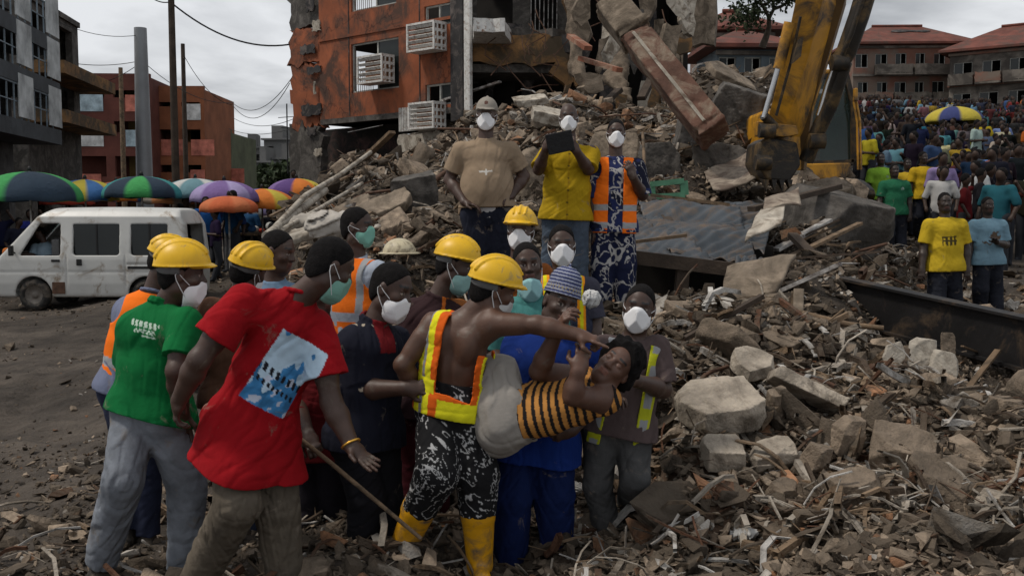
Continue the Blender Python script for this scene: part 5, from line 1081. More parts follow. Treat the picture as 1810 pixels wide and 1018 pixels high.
wf = np.maximum(np.abs(Yg-VW/2)-.58, np.maximum(1.08-Zg, Zg-1.68)); F.D = np.maximum(F.D, -np.maximum(wf, Xg-.95)); F.D = np.maximum(F.D, -np.maximum(np.maximum(np.abs(Yg-VW/2)-.5, np.maximum(1.1-Zg, Zg-1.6)), VL-.3-Xg))
for cx in (.74, 2.86):
    F.D = np.maximum(F.D, -(np.sqrt((Xg-cx)**2+(Zg-.29)**2)-.345+(np.abs(Yg-VW/2) < .45)*9)); 
# door seams and swage lines
seam = lambda d, w_=.010: np.maximum(np.abs(d)-w_, np.abs(Yg-VW/2)*-1+VW/2-.022)
for x0 in (1.37, 2.48, 3.36): F.D = np.maximum(F.D, -np.maximum(seam(Xg-x0), np.maximum(.30-Zg, Zg-1.74)))
F.D = np.maximum(F.D, -seam(Zg-.72, .008)); F.D = np.maximum(F.D, -np.maximum(seam(Zg-.86, .014), 2.5-Xg)); F.D = np.maximum(F.D, -np.maximum(seam(Zg-1.75, .008), 0.9-Xg))
V, Q = F.mesh(); nobj('body', npmesh('van_body', V, Q, True, None, (M_van,)), van)
for i, (x0, x1) in enumerate(((.36, 1.26), *WX[1:])):
    if i:
        for yy in (.09, VW-.09): m = MB(); m.box(V3((x0+x1)/2, yy, 1.315), (x1-x0+.04, .012, .60)); o = m.build('side_window', M_glass, van); m = MB(); m.box(V3((x0+x1)/2, yy-.012 if yy < .5 else yy+.012, 1.315), (.03, .012, .58)); m.build('window_divider', M_rubber, o)
m = MB(); m.add([V3(.16, .17, 1.06), V3(.16, VW-.17, 1.06), V3(.76, VW-.19, 1.70), V3(.76, .19, 1.70)], [(0, 1, 2, 3)]); m.build('windscreen', M_glass, van)
m = MB(); m.box(V3(VL/2+.2, VW/2, .36), (VL-.9, VW-.22, .12)); m.box(V3(2.0, VW/2, .75), (2.2, VW-.3, .55)); m.build('floor', M_rubber, van)
for x0 in (1.0, 1.75, 2.6): m = MB(); m.box(V3(x0+.1, VW/2, .95), (.16, VW-.35, .75)); m.box(V3(x0-.12, VW/2, .68), (.45, VW-.35, .14)); m.build('seat', M_strap, van, bevel=.03)
for cx in (.74, 2.86):
    for yy, sg in ((.10, -1), (VW-.10, 1)):
        Mr = Matrix.Rotation(R(90), 3, 'X'); m = MB(); m.lathe([(.17, -.09), (.235, -.095), (.275, -.07), (.30, -.03), (.30, .03), (.275, .07), (.235, .095), (.17, .09), (.17, -.09)], V3(cx, yy, .285), 36, Mr); wh = m.build('tyre', M_tyre, van)
        m = MB(); m.lathe([(.0, .055), (.05, .06), (.06, .03), (.10, .02), (.12, .045), (.15, .05), (.172, .085), (.172, -.08), (.0, -.08)], V3(cx, yy, .285), 28, Mr if sg < 0 else Matrix.Rotation(R(-90), 3, 'X')); m.build('rim', M_rim, wh)
for x0, z0 in ((1.18, .93), (1.62, .90)): m = MB(); m.box(V3(x0, -.012, z0), (.16 if x0 < 1.3 else .10, .02, .045 if x0 < 1.3 else .12)); m.build('door_handle', M_rubber, van, bevel=.008)
m = MB(); m.box(V3(.40, -.10, 1.12), (.07, .10, .19)); m.bar(V3(.42, .08, 1.06), V3(.40, -.08, 1.10), .03, .03); m.build('wing_mirror', M_rubber, van, bevel=.02)
m = MB(); m.box(V3(.02, VW/2, .42), (.14, VW-.04, .16)); m.build('bumper', M_van, van, bevel=.04)
for yy in (.22, VW-.22): m = MB(); m.box(V3(.05, yy, .72), (.07, .24, .18)); m.build('headlight', M_glass, van, bevel=.02)
m = MB(); m.tube([V3(1.28, .16, 1.60), V3(1.37, .10, 1.30), V3(1.37, .10, 1.02)], .012, 5); m.build('window_rubber', M_rubber, van)
m = MB(); m.box(V3(1.22, -.004, .42), (.24, .012, .22)); m.build('rust_patch', M_rust, van, bevel=.004); m = MB(); m.box(V3(2.92, .0, .80), (.8, .012, .05)); m.build('slide_rail', M_rubber, van)
# ------------------------------------------------ parasols
def parasol(px, ptop, Y, rad, cols, label, drop=.42, ng=8, tilt=0, rot=0):
    t = P(px, ptop, Y); g = float(HZ(t[0], t[1])); rt = empty('parasol', (t[0], t[1], g), label, 'parasol', 'market parasols'); H = t[2]-g
    n = 48; rings = 10; V = []; C = []; 
    for i in range(rings+1):
        f = i/rings
        for k in range(n):
            a = k*2*math.pi/n+rot; fr_ = abs(((a-rot)/(2*math.pi)*ng) % 1-.5)*2          # 1 at a rib
            rr2 = rad*math.sin(f*1.45)/math.sin(1.45)*(1-.035*(1-fr_)*f); z = H-drop*(1-math.cos(f*1.45))/(1-math.cos(1.45))-.03*f*(1-fr_)
            V.append((rr2*math.cos(a), rr2*math.sin(a), z+rr2*math.cos(a)*tilt)); C.append(cols[int(((a-rot)/(2*math.pi)*ng+.5)) % ng % len(cols)])
    # valance
    for k in range(n): x_, y_, z_ = V[rings*n+k]; V.append((x_*1.01, y_*1.01, z_-.11)); C.append(C[rings*n+k])
    q = [(i*n+k, i*n+(k+1) % n, (i+1)*n+(k+1) % n, (i+1)*n+k) for i in range(rings+1) for k in range(n)]
    o = nobj('canopy', npmesh('canopy', V, q, True, np.array(C, float), (M_clean,)), rt); s_ = o.modifiers.new('s', 'SOLIDIFY'); s_.thickness = .006
    m = MB(); m.tube([(0, 0, 0), (0, 0, H+.06)], .022, 8); m.build('pole', M_pipe, rt); m = MB(); m.lathe([(0, H+.02), (.05, H+.02), (.03, H+.10), (0, H+.12)], n=10); m.build('finial', M_rubber, rt)
    for k in range(ng):
        a = rot+k*2*math.pi/ng; m = MB(); m.tube([(0, 0, H-.05), (rad*.6*math.cos(a), rad*.6*math.sin(a), H-drop*.28), (rad*.97*math.cos(a), rad*.97*math.sin(a), H-drop*.97)], .008, 5); m.build('rib', M_rust, rt)
GR, NV, PU, ORA, LI, YE, WH, RD, BL = (.05, .26, .08), (.025, .04, .06), (.17, .11, .26), (.50, .15, .03), (.30, .25, .42), (.42, .34, .05), (.45, .45, .43), (.35, .05, .03), (.05, .13, .30)
parasol(52, 304, 20.5, 1.0, [GR, GR, NV, NV], 'green and navy parasol above the white van roof', .48, rot=.4)
parasol(396, 320, 23, .78, [PU, LI], 'purple parasol left of the orange red one', .36)
parasol(404, 347, 21.5, .62, [(.42, .10, .04), (.46, .14, .06)], 'faded orange red parasol under the purple one', .22)
parasol(463, 334, 24, .78, [ORA, YE, PU, ORA, BL, PU], 'parasol with orange yellow and blue wedges', .36, rot=.2)
parasol(524, 316, 26, .78, [PU, (.09, .05, .16), ORA, YE], 'purple and orange parasol beside the rubble heap', .36, rot=.5)
parasol(498, 345, 28, .6, [WH, BL], 'small pale parasol behind the multicoloured one', .2)
for a in ((150, 318, 23, .75, [BL, YE], 'blue and yellow parasol of the market row'), (205, 322, 25, .72, [ORA, BL], 'orange and blue parasol of the market row'), (250, 312, 22.5, .85, [GR, NV, (.04, .2, .2), NV], 'teal and navy parasol of the market row'), (300, 326, 25, .7, [(.5, .2, .08), (.25, .22, .18)], 'orange and grey parasol of the market row'), (345, 316, 24.5, .8, [WH, (.12, .22, .25)], 'white and slate striped parasol of the market row'), (118, 330, 27, .7, [RD, RD], 'plain red parasol far back in the market row'), (435, 352, 29, .6, [LI, WH], 'small lilac parasol far behind the purple one')): parasol(*a[:6], .36, rot=a[0])
parasol(1686, 189, 47, 1.32, [YE, (.04, .05, .14)], 'big yellow and navy parasol rising out of the crowd', .62, rot=.3)
# market stalls under the parasols
for i, (px, Y) in enumerate(((30, 21.5), (130, 23), (230, 23.5), (330, 24), (400, 24), (455, 25), (510, 26))):
    p = P(px, 400, Y); g = float(HZ(p[0], p[1])); rt = empty('market_stall', (p[0], p[1], g), ['market stall under the green parasol piled with bundles', 'market stall behind the van nearest the first parasol', 'market stall behind the middle of the van', 'market stall behind the tail of the van', 'market stall under the purple parasol', 'market stall under the multicoloured parasol', 'market stall next to the rubble heap'][i], 'market stall', 'market stalls')
    m = MB(); m.box((0, 0, .8), (1.5, .8, .05)); m.build('table_top', M_wood, rt)
    for sx_ in (-.7, .7):
        for sy_ in (-.35, .35): m = MB(); m.box((sx_, sy_, .388), (.05, .05, .775)); m.build('leg', M_dwood, rt)
    for k in range(9):
        c = [BL, RD, (.04, .05, .06), YE, WH, (.02, .02, .02), ORA][int(r.integers(0, 7))]; h_ = r.uniform(.1, .35); F = Fld((-.2, -.2, -.02), (.2, .2, .4), .04); F.ell((0, 0, h_/2), np.eye(3), [r.uniform(.08, .15), .12, h_/2], .01); V, Q = F.mesh(); o = nobj('goods_bundle', npmesh('goods', V, Q, True, np.tile(np.array(c), (len(V), 1)), (M_clean,)), rt, (-.65+k*.16, r.uniform(-.25, .25), .83))
# ------------------------------------------------ poles and wires
def pole(px, py0, Y, r0, r1, m, label, z1=None, arm=True):
    p = P(px, py0, Y); g = float(HZ(p[0], p[1])); rt = empty('utility_pole', (p[0], p[1], g), label, 'utility pole', 'utility poles of the street'); q = MB(); q.tube([(0, 0, 0), (0, 0, p[2]-g)], [r0, r1], 16); q.build('shaft', m, rt)
    if arm:
        q = MB(); q.box((0, -.12, p[2]-g-.6), (1.6, .09, .11)); q.build('crossarm', M_dwood, rt)
        for x_ in (-.7, 0, .7): q = MB(); q.lathe([(.0, 0), (.05, 0), (.03, .05), (.055, .08), (.03, .12), (0, .16)], (x_, -.12, p[2]-g-.54), 8); q.build('insulator', M_pipe, rt)
    return p
pole(301, -60, 34, .14, .10, M_dwood, 'dark wooden utility pole running out of the top of the picture')
pg_ = pole(248, 50, 40, .36, .24, mat('galvanised_pole', (.24, .25, .26), .5, .15, 1, metal=.3), 'thick grey steel mast standing between the market buildings', arm=False)
pole(323, 78, 46, .13, .09, M_dwood, 'thin dark pole standing among the market parasols', arm=False)
pole(213, 120, 50, .14, .10, M_wood, 'brown wooden pole in front of the dark red building', arm=False)
def wire(a, b, sag, label, rr=.02):
    a, b = P(*a), P(*b); pts = [a+(b-a)*t-np.array([0, 0, sag*4*t*(1-t)]) for t in np.linspace(0, 1, 17)]; q = MB(); q.tube([p-a for p in pts], rr, 5); o = q.build('cable', M_rubber, None, a); tag(o, label, 'cable', 'overhead cables')
wire((262, -8, 34), (301, 4, 34), .1, 'short cable running left from the tall dark pole'); wire((301, 4, 34), (512, 79, 35.5), .5, 'thick cable from the tall dark pole to the orange building', .03)
wire((248, 62, 40), (-40, -60, 34), .8, 'slack cable from the grey mast to the left buildings', .012)
for i, (a, b, sg) in enumerate((((411, 182, 48), (516, 138, 36), .7), ((411, 186, 48), (512, 148, 36), .9), ((248, 105, 40), (411, 182, 48), .5), ((323, 95, 46), (411, 186, 48), .5), ((411, 208, 60), (520, 210, 42), .4), ((405, 228, 60), (520, 226, 42), .3), ((60, 95, 40), (248, 108, 40), .3), ((60, 140, 40), (248, 112, 40), .6))):
    wire(a, b, sg, ['upper drooping cable left of the orange building', 'second drooping cable left of the orange building', 'cable from the grey mast towards the right', 'cable from the thin dark pole towards the right', 'faint level cable above the hill', 'lowest faint cable above the hill', 'level cable left of the grey mast', 'sagging lower cable left of the grey mast'][i], .014)
p = P(507, 195, 80); rt = empty('antenna', (p[0], p[1], p[2]-5), 'thin forked antenna mast left of the orange building', 'antenna'); q = MB(); q.tube([(0, 0, 0), (0, 0, 5.5)], .06, 6); q.build('mast', M_rubber, rt); q = MB(); q.bar((-.7, 0, 4.4), (.7, 0, 4.5), .05); q.bar((-.5, 0, 3.6), (.5, 0, 3.6), .05); q.build('crossbar', M_rubber, rt)
# ------------------------------------------------ tree and far greenery
M_bark = mat('bark', (.07, .055, .042), .9, .4, 6, .6, 20)
M_leaf = mat('leaf', rough=.7, vc=True, var=.35, sc_=1.2, bump=0, spec=.2)
def tree(px, pb, Y, H, crown_r, label, seed, n=9000, leaf=.16, name='tree', group=None, trunk=True, sq=.62):
    r = np.random.default_rng(seed); b = P(px, pb, Y); rt = empty(name, b, label, 'tree', group); m = MB(); tips = []
    def br(p, d, L, rad, lv):
        pts = [p]; 
        for k in range(4): d = nrm(d+r.normal(0, .16, 3)+[0, 0, .05]); p = p+d*L/4; pts.append(p)
        m.tube(pts, [rad*(1-.15*k) for k in range(5)], 7)
        if lv == 0: tips.append(p); return
        for k in range(r.integers(3, 5)): br(pts[-1-(k % 2)], nrm(d*.5+r.normal(0, .6, 3)+[0, 0, .15]), L*r.uniform(.6, .8), rad*.5, lv-1)
    if trunk: br(np.zeros(3), np.array([.03, 0, 1.]), H*.36, H*.035, 3); m.build('trunk', M_bark, rt)
    else: tips = [np.array([r.normal(0, crown_r*.5), r.normal(0, crown_r*.5), H*r.uniform(.2, .8)]) for _ in range(30)]
    T = np.array(tips); c = T[r.integers(0, len(T), n)]+r.normal(0, crown_r*.17, (n, 3))*[1, 1, sq]; e1 = r.normal(size=(n, 3)); e1 /= np.linalg.norm(e1, axis=1, keepdims=True); e2 = np.cross(e1, r.normal(size=(n, 3))); e2 /= np.linalg.norm(e2, axis=1, keepdims=True); s = leaf*r.uniform(.5, 1.3, (n, 1))
    V = np.stack([c-e1*s, c-e2*s*.5, c+e1*s, c+e2*s*.5], 1).reshape(-1, 3); Q = np.arange(n*4).reshape(-1, 4); k = r.uniform(.55, 1.4, n); C = np.repeat(np.array([.032, .045, .020])[None]*k[:, None], 4, 0)
    nobj('crown', npmesh('crown', V, Q, False, C, (M_leaf,)), rt)
tree(1347, 84, 50, 5.4, 2.9, 'dark leafy tree standing above the rooftops left of the arm', 3, 7000, .13)
for i, (px, pb, Y, H, c) in enumerate(((440, 345, 125, 3, 3.6), (480, 342, 120, 3, 4), (515, 338, 118, 3, 3.6), (405, 345, 128, 3, 4), (545, 335, 110, 3, 4), (370, 345, 130, 3, 4))):
    tree(px, pb, Y, H, c, ['leafy tree mass on the hill left of centre', 'leafy tree mass on the middle of the hill', 'leafy tree mass on the hill by the orange building', 'leafy tree mass left on the hill slope', 'leafy tree mass behind the heap edge', 'leafy tree mass far left on the hill'][i], 30+i, 2600, .55, 'hill_tree', 'trees on the distant hill', False)
# ------------------------------------------------ the cast
WHITE = (.78, .78, .79); TEAL = (.22, .42, .38)
GRP = 'rescuers crowded round the injured person'
ORG = np.array([.85, .17, .012]); YEL = np.array([.78, .74, .02]); GREY = np.array([.30, .31, .32])
def tshirt_print(c, u, v, w, V, q):
    m = (w < 0)                                   # the back
    a = (u-.02)+(v-.33)*-.12; b = v-.31
    ins = m & (np.abs(a*.98-b*.12) < .118) & (np.abs(b+a*.25) < .185)
    s = wob(V, 26, 5); s2 = wob(V, 60, 9)
    sky = np.array([.42, .55, .66])[None]*(1+.15*np.clip(s, -1, 1))[:, None]; blue = np.array([.05, .20, .42])[None]*(1+.3*np.clip(s2, -1, 1))[:, None]
    pc = np.where((s+b*6 > .2)[:, None], sky, blue); pc = np.where(((s2 > .9) & (b < .02))[:, None], np.array([.5, .55, .66]), pc)
    pc = np.where(((np.abs(b+.02+a*.4) < .018) & (np.sin(a*190) > -.1))[:, None], np.array([.015, .015, .02]), pc)
    pc = np.where(((np.abs(b+.08+a*.4) < .012) & (np.sin(a*230) > 0))[:, None], np.array([.015, .015, .02]), pc)
    c[ins] = pc[ins]; return c
def back_mark(c, u, v, w, V, q):
    b = v-.46; a = u-.02; t = (w < 0)
    c[t & (np.abs(b) < .014) & (np.abs(a) < .085) & (np.sin(a*230+np.sin(b*200)) > -.4)] = (.5, .62, .52)
    c[t & (np.abs(b+.032) < .011) & (np.abs(a-.01) < .06) & (np.sin(a*260+np.sin(b*300)*2) > -.2)] = (.5, .62, .52)
    c[t & (np.abs(b+.055) < .004) & (np.abs(a-.035) < .04)] = (.45, .58, .48)
    return c

def hivis(u, v, w, L): pass
def vest_back(V, u, v, w, L):           # orange vest, two yellow and silver straps down the back
    c = np.tile(ORG*np.array([.75, .62, .8]), (len(V), 1)); d = np.abs(np.abs(u+.0)-.115-(.02*(v/L-.5)))
    c[d < .034] = YEL*.8; c[d < .011] = GREY*.8; m = np.abs(v-.10) < .045; c[m] = YEL*.9; c[np.abs(v-.10) < .014] = GREY*.8
    c[(v < .0) & (np.abs(u-.02) < .06)] = YEL*.9; return c
def vest_sling(V, u, v, w, L):
    c = np.tile(ORG*np.array([.72, .60, .8]), (len(V), 1)); k = u+.02*(v/L); t = (np.abs(k+.148) < .019) | (np.abs(k+.090) < .019) | (u > .168); c[t] = YEL*.85; c[np.abs(k+.119) < .009] = GREY*.7
    c[(np.abs(v-.10) < .035) & (u < -.05)] = YEL*.85; c[(v < .045) & (u > -.02)] = YEL*.85; return c
def vest_front(V, u, v, w, L):           # orange with two silver bands
    c = np.tile(ORG, (len(V), 1)); m = (np.abs(v-.155) < .027) | (np.abs(v-.0) < .027); c[m] = GREY*1.1; m = (np.abs(np.abs(u)-.125) < .02) & (v > .2) & False; c[m] = GREY; return c
def vest_grey(V, u, v, w, L):
    c = np.tile(ORG*.85, (len(V), 1)); m = (wob(V, 12, 4) > .35) & (v < .42); c[m] = (.32, .36, .42); m = np.abs(np.abs(u)-.12) < .022; c[m] = GREY; m = np.abs(v-.2) < .03; c[m] = (.33, .36, .42); return c
def vest_dark(V, u, v, w, L):
    c = np.tile(np.array([.03, .035, .06]), (len(V), 1)); d = np.abs(np.abs(u)-.115); c[d < .028] = ORG*np.array([.9, 1.6, 1]); c[d < .012] = YEL*.8; return c
def vest_straps(V, u, v, w, L):
    c = np.tile(np.array([.42, .44, .02]), (len(V), 1)); c[(np.abs(np.abs(u)-.125) < .022) & (np.sin(v*42) > -.2)] = GREY*.9; return c
def open_front(g): return lambda dl, dv, df, L: np.where(df > 0, g-np.abs(dl)-.10*(dv > L*.62)*0, -1.)
def strap_cut(lo, hi): return lambda dl, dv, df, L: np.maximum(np.maximum(lo-np.abs(dl), np.abs(dl)-hi)+0*dv+0*df, -1.)
def bare_cut(dl, dv, df, L):             # vest slung over one shoulder, most of the back bare
    A = np.maximum(np.abs(dl-.048)-.092, .075-dv-.25*np.maximum(0, dl-.03)); B = np.maximum(-.030-dl, L*.62-dv); return np.maximum(np.maximum(-A, -B), np.abs(dl+.005)-.178+.0*df)
def afro(c, u, v, w, V, q):              # dark blue and white printed cloth
    a = wob(V, 15, 61); b = wob(V, 31, 62); ln = (np.abs(a) < .14) | ((np.abs(b-.5) < .16) & (a > .1)) | ((np.abs(b+.6) < .10) & (a < -.3)); c[:] = (.018, .026, .085); c[a < -.7] = (.012, .014, .03); c[ln] = (.42, .41, .40); return c
def afro2(c, u, v, w, V, q):
    a = wob(V, 17, 71); b = wob(V, 34, 72); ln = (np.abs(a-.1) < .17) | ((np.abs(b) < .16) & (a < -.2)) | ((np.abs(b-.6) < .12) & (a > .4)); c[:] = (.012, .016, .045); c[ln] = (.40, .39, .38); return c
def squig(c, u, v, w, V, q):             # white scrolls on black
    a = wob(V, 24, 81); b = wob(V, 50, 82); cc_ = wob(V, 95, 83); fa = np.abs((a*1.15) % 1-.5); ln = ((fa < .055) & (b > -.35)) | ((np.abs(b-.9) < .07) & (a < -.1)) | (cc_ > 1.9); c[:] = (.012, .012, .013); c[ln] = (.42, .42, .42); return c
def stripes(c, u, v, w, V, q):
    ph = (v+.04*np.sin(u*9)+.02*wob(V, 5, 3))*2*math.pi/.043; c[:] = (.014, .012, .012); c[np.sin(ph) > -.15] = (.44, .20, .05); return c
def splash(c, u, v, w, V, q):
    a = wob(V, 30, 91); b = wob(V, 70, 92); c[(a > 1.25) & (b > .4) & (v > .1)] = (.40, .34, .26); c[(np.abs(u) < .05) & (v > .43)] = (.16, .012, .015); return c
def chest_mark(c, u, v, w, V, q): c[(w > 0) & (np.abs(v-.33) < .007) & (np.abs(u) < .055)] = (.5, .48, .44); c[(w > 0) & (np.abs(u) < .007) & (np.abs(v-.325) < .025)] = (.5, .48, .44); return c
def button_front(c, u, v, w, V, q): c[(w > 0) & (np.abs(u) < .006)] = np.array([.30, .18, .01]); c[(w > 0) & (np.abs(u) < .010) & (np.sin(v*60) > .9)] = (.10, .07, .01); return c
def orange_panel(c, u, v, w, V, q): c[(u > -.02) & (wob(V, 8, 15) > -.4) & (v > .15)] = (.32, .11, .03); c[(np.abs(u-.02) < .012) & (v > .1)] = (.5, .13, .02); return c
def yell_logo(c, u, v, w, V, q):
    m = (w > 0) & (np.abs(v-.30) < .055) & (np.abs(u) < .085) & ((np.sin(u*130) > 0) | (np.abs(v-.30) < .010) | (np.abs(v-.345) < .008)); c[m] = (.05, .04, .015); return c
def blue_logo(c, u, v, w, V, q): m = (w > 0) & (np.abs(wob(V, 14, 33)) < .18) & (np.abs(v-.26) < .13) & (np.abs(u) < .13); c[m] = (.10, .07, .05); return c
def green_logo(c, u, v, w, V, q): m = (w > 0) & (np.abs(v-.38) < .02) & (np.abs(u-.09) < .03) & (np.sin(u*300) > -.3); c[m] = (.3, .4, .34); return c
M_knit = mat('knitted_cap', (.05, .06, .13), .95, .2, 20, .5, 90); M_capc = mat('cap_cloth', (.26, .235, .20), .9, .2, 10, .3, 60)
def knit_cap(root, base, C, f, u, r_, hs, h):
    F = Fld(*bounds([C], .2*hs), .0045); c0 = C+u*.045*hs-f*.008*hs; ti = nrm(u-f*.12)
    F.cone(c0-ti*.005, c0+ti*.062*hs, .090*hs, .074*hs, .01, (f, 1.16), capa=True, capb=False); F.plane(c0+ti*.128*hs, ti); F.disp(lambda p: .0022*np.sin(((p-c0)@ti)*330)*1.0, .03)
    F.cone(c0+ti*.122*hs, c0+ti*.15*hs, .012, .004, .01)
    def cf(V):
        q = V-c0; z = q@ti; a = np.arctan2(q@r_, q@f); c = np.tile(np.array([.045, .055, .13]), (len(V), 1)); m = np.sin(z*330+3*np.sign(np.sin(a*26))) > .35; c[m] = (.30, .32, .40); m = (z < .045) & (z > .012) & (np.sin(a*32)*np.sin(z*160) > .25); c[m] = (.30, .26, .17); return c
    to_mesh(F, 'knitted_cap', M_clean, root, base, cf)
def ball_cap(root, base, C, f, u, r_, hs, h):
    F = Fld(*bounds([C], .24*hs), .005); c0 = C+u*.045*hs-f*.005; F.ell(c0, (r_, f, u), [.086*hs, .110*hs, .098*hs], .01); F.plane(c0-u*.012, -u)
    F.ell(c0+f*.105*hs-u*.004, (r_, f, nrm(u+f*.15)), [.072*hs, .075*hs, .006*hs], .012); F.cone(c0+u*.097*hs, c0+u*.10*hs, .009, .009, .005)
    def cf(V): q = V-c0; c = np.tile(np.array([.26, .235, .20]), (len(V), 1)); c[(((q@r_)**2+((q@u)-.045)**2) < .016**2) & (q@f > 0)] = (.10, .05, .04); return c
    to_mesh(F, 'cap', M_clean, root, base, cf)

gold = mat('gold', (.8, .45, .08), .35, .1, 10, 0, metal=.9)
def bangle(root, base, q, loc, up, lat, fr, L, h, C, hf, hu, hr, hs):
    d = nrm(q['wb']-q['eb']); c = q['wb']-d*.012-base; a = nrm(np.cross(d, [0, 1, .3])); b_ = np.cross(d, a); m = MB()
    m.tube([c+(a*math.cos(t*math.pi/12)+b_*math.sin(t*math.pi/12))*.043 for t in range(25)], .006, 8); m.build('bangle', gold, root)
# red T-shirt
person('man in a red T-shirt with a blue and white picture on the back, bending forward', 4.6,
    dict(hd=(585, 472), nk=(530, 512, .0), sa=(432, 528, -.12), sb=(560, 574, .06), ea=(352, 636, -.2), wa=(316, 708, -.12), ha=(308, 760, -.1), eb=(586, 712, .0), wb=(622, 788, -.08), hb=(668, 832, -.14),
         pv=(446, 748, .05), ka=(420, 890, -.12), kb=(488, 895, .06), aa=(345, 1035, .1), ab=(508, 1055, .12)),
    face=(.8, .42, -.42), tf=(.55, .75, -.3), hs=1.12, hu=(.45, .2, 1), hands=('half', 'open'), hn=((-.9, -.3, .2), (-.25, .5, -1)), sidel=(1, -1),
    shirt=dict(col=(.27, .006, .010), sleeve=.66, hem=.20, skirt=.055, off=.020, flare=.020, colf=tshirt_print, fold=.013, tilt=.10), pants=dict(col=(.105, .088, .068), wide=1.28, fold=.014), mask=((.17, .34, .28), .02), extra=bangle, bw=.98, group=GRP, aw=1.22, h=.0055)
# green polo
person('man in a green polo shirt and yellow helmet seen from behind', 5.0,
    dict(hd=(322, 484), nk=(288, 532, .02), sa=(236, 575, .02), sb=(330, 566, -.1), ea=(225, 660, .25), eb=(312, 655, -.22), wb=(322, 735, -.05), pv=(266, 722, .05), ka=(218, 850, -.1), kb=(330, 860, .1), aa=(176, 1000, .0), ab=(325, 1030, .1)),
    face=(.93, .30, -.20), tf=(.45, .85, 0), hs=1.13, hu=(.12, 0, 1), helmet=True, hair=True, shirt=dict(col=(.005, .125, .034), sleeve=.72, hem=.045, polo=True, skirt=.03, colf=back_mark, off=.024, fold=.012, ftilt=-.2), pants=dict(col=(.17, .185, .21), wide=1.25, fold=.012), mask=(WHITE, .03), bw=1.08, group=GRP, aw=1.2, h=.0055)
# orange vest behind green polo
person('man in a blue grey shirt and orange vest half hidden behind the green polo man', 5.55,
    dict(hd=(296, 462), nk=(272, 512), sa=(226, 545, .02), sb=(318, 545, .05), ea=(232, 640, .15), eb=(320, 640), wa=(250, 690), wb=(325, 700), pv=(238, 690), ka=(230, 800), kb=(262, 800), aa=(225, 935), ab=(262, 950)),
    face=(.9, .3, -.1), tf=(.6, .7, 0), hs=1.0, helmet=True, shirt=dict(col=(.15, .17, .25), sleeve=.85, hem=.02), pants=dict(col=(.025, .03, .055)), vest=dict(colf=vest_front, off=.03, hem=.02), group=GRP, h=.008)
# brown shirt
person('man in a dusty brown shirt and yellow helmet turned away', 5.75,
    dict(hd=(440, 478), nk=(425, 520), sa=(372, 545, -.05), sb=(462, 552), ea=(362, 635), eb=(470, 640), wa=(380, 700), wb=(475, 700), pv=(425, 700), ka=(410, 820), kb=(455, 820), aa=(420, 950), ab=(458, 955)),
    face=(.45, .85, -.35), tf=(.3, .9, 0), hs=1.12, helmet=True, shirt=dict(col=(.095, .048, .030), sleeve=1.5, hem=.06), pants=dict(col=(.035, .045, .075), wide=1.15), mask=(WHITE, .02), group=GRP, h=.008, bw=1.1)
# bare head, left
person('man with cropped hair and a light blue collar looking right between two helmets', 6.3,
    dict(hd=(492, 446), nk=(484, 492), sa=(440, 520), sb=(530, 520), ea=(430, 600), eb=(538, 600), wa=(440, 660), wb=(530, 660), pv=(485, 650), ka=(475, 770), kb=(505, 770), aa=(475, 890), ab=(508, 890)), face=(.92, -.25, -.15), tf=(.7, -.6, 0), hs=1.14, shirt=dict(col=(.14, .22, .32), sleeve=1.4, hem=.05), pants=dict(col=(.02, .02, .03)), group=GRP, h=.007)
# standing with green mask
person('tall man in an orange and grey vest wearing a green mask, standing behind', 6.6,
    dict(hd=(632, 402), nk=(630, 452), sa=(590, 478, .1), sb=(668, 478, -.1), ea=(580, 560), eb=(672, 560), wa=(600, 620), wb=(660, 620), pv=(632, 610), ka=(620, 730), kb=(650, 730), aa=(620, 850), ab=(650, 850)),
    face=(.93, -.2, -.08), tf=(.75, -.6, 0), hs=1.1, shirt=dict(col=(.34, .38, .45), sleeve=.7, hem=.05), vest=dict(colf=vest_grey, off=.034, hem=.04), pants=dict(col=(.03, .03, .04)), mask=((.20, .44, .36), .0), group=GRP, h=.006)
# black polo
person('man in a black polo with red collar reaching to the vest wearer', 5.15,
    dict(hd=(692, 512), nk=(660, 562), sa=(622, 600, -.08), sb=(700, 598, .15), ea=(636, 688, -.1), wa=(718, 686, -.22), ha=(780, 682, -.25), eb=(722, 680, .2), wb=(760, 700, .1), pv=(645, 760), ka=(648, 880, -.05), kb=(680, 880, .08), aa=(640, 1005), ab=(680, 1010)),
    face=(.82, -.35, -.42), tf=(.8, -.4, -.1), hs=1.15, hu=(.3, 0, 1), hands=('open', 'relax'), hn=((-.2, -1, .3), None), sidel=(1, 1), shirt=dict(col=(.012, .013, .022), sleeve=.85, hem=.08, polo=True, colf=splash, fold=.011), pants=dict(col=(.011, .011, .014), m=M_cloth, wide=1.2), mask=(WHITE, .022), group=GRP, aw=1.2, h=.0055, bw=1.08)
# helmet, dark jacket with orange panel
person('man in a yellow helmet and dark shirt with an orange panel bending right', 5.75,
    dict(hd=(806, 468), nk=(775, 515), sa=(728, 548), sb=(812, 548, .1), ea=(712, 635, -.1), wa=(700, 700, -.1), eb=(820, 640), wb=(840, 680), pv=(742, 710), ka=(735, 830), kb=(770, 830), aa=(735, 960), ab=(775, 960)),
    face=(.88, -.15, -.42), tf=(.8, .2, 0), hs=1.13, hu=(.3, 0, 1), helmet=True, shirt=dict(col=(.035, .018, .020), sleeve=(1.5, .8), hem=.08, colf=orange_panel), pants=dict(col=(.05, .008, .012), m=M_cloth), mask=((.25, .42, .40), .025), group=GRP, h=.0065)
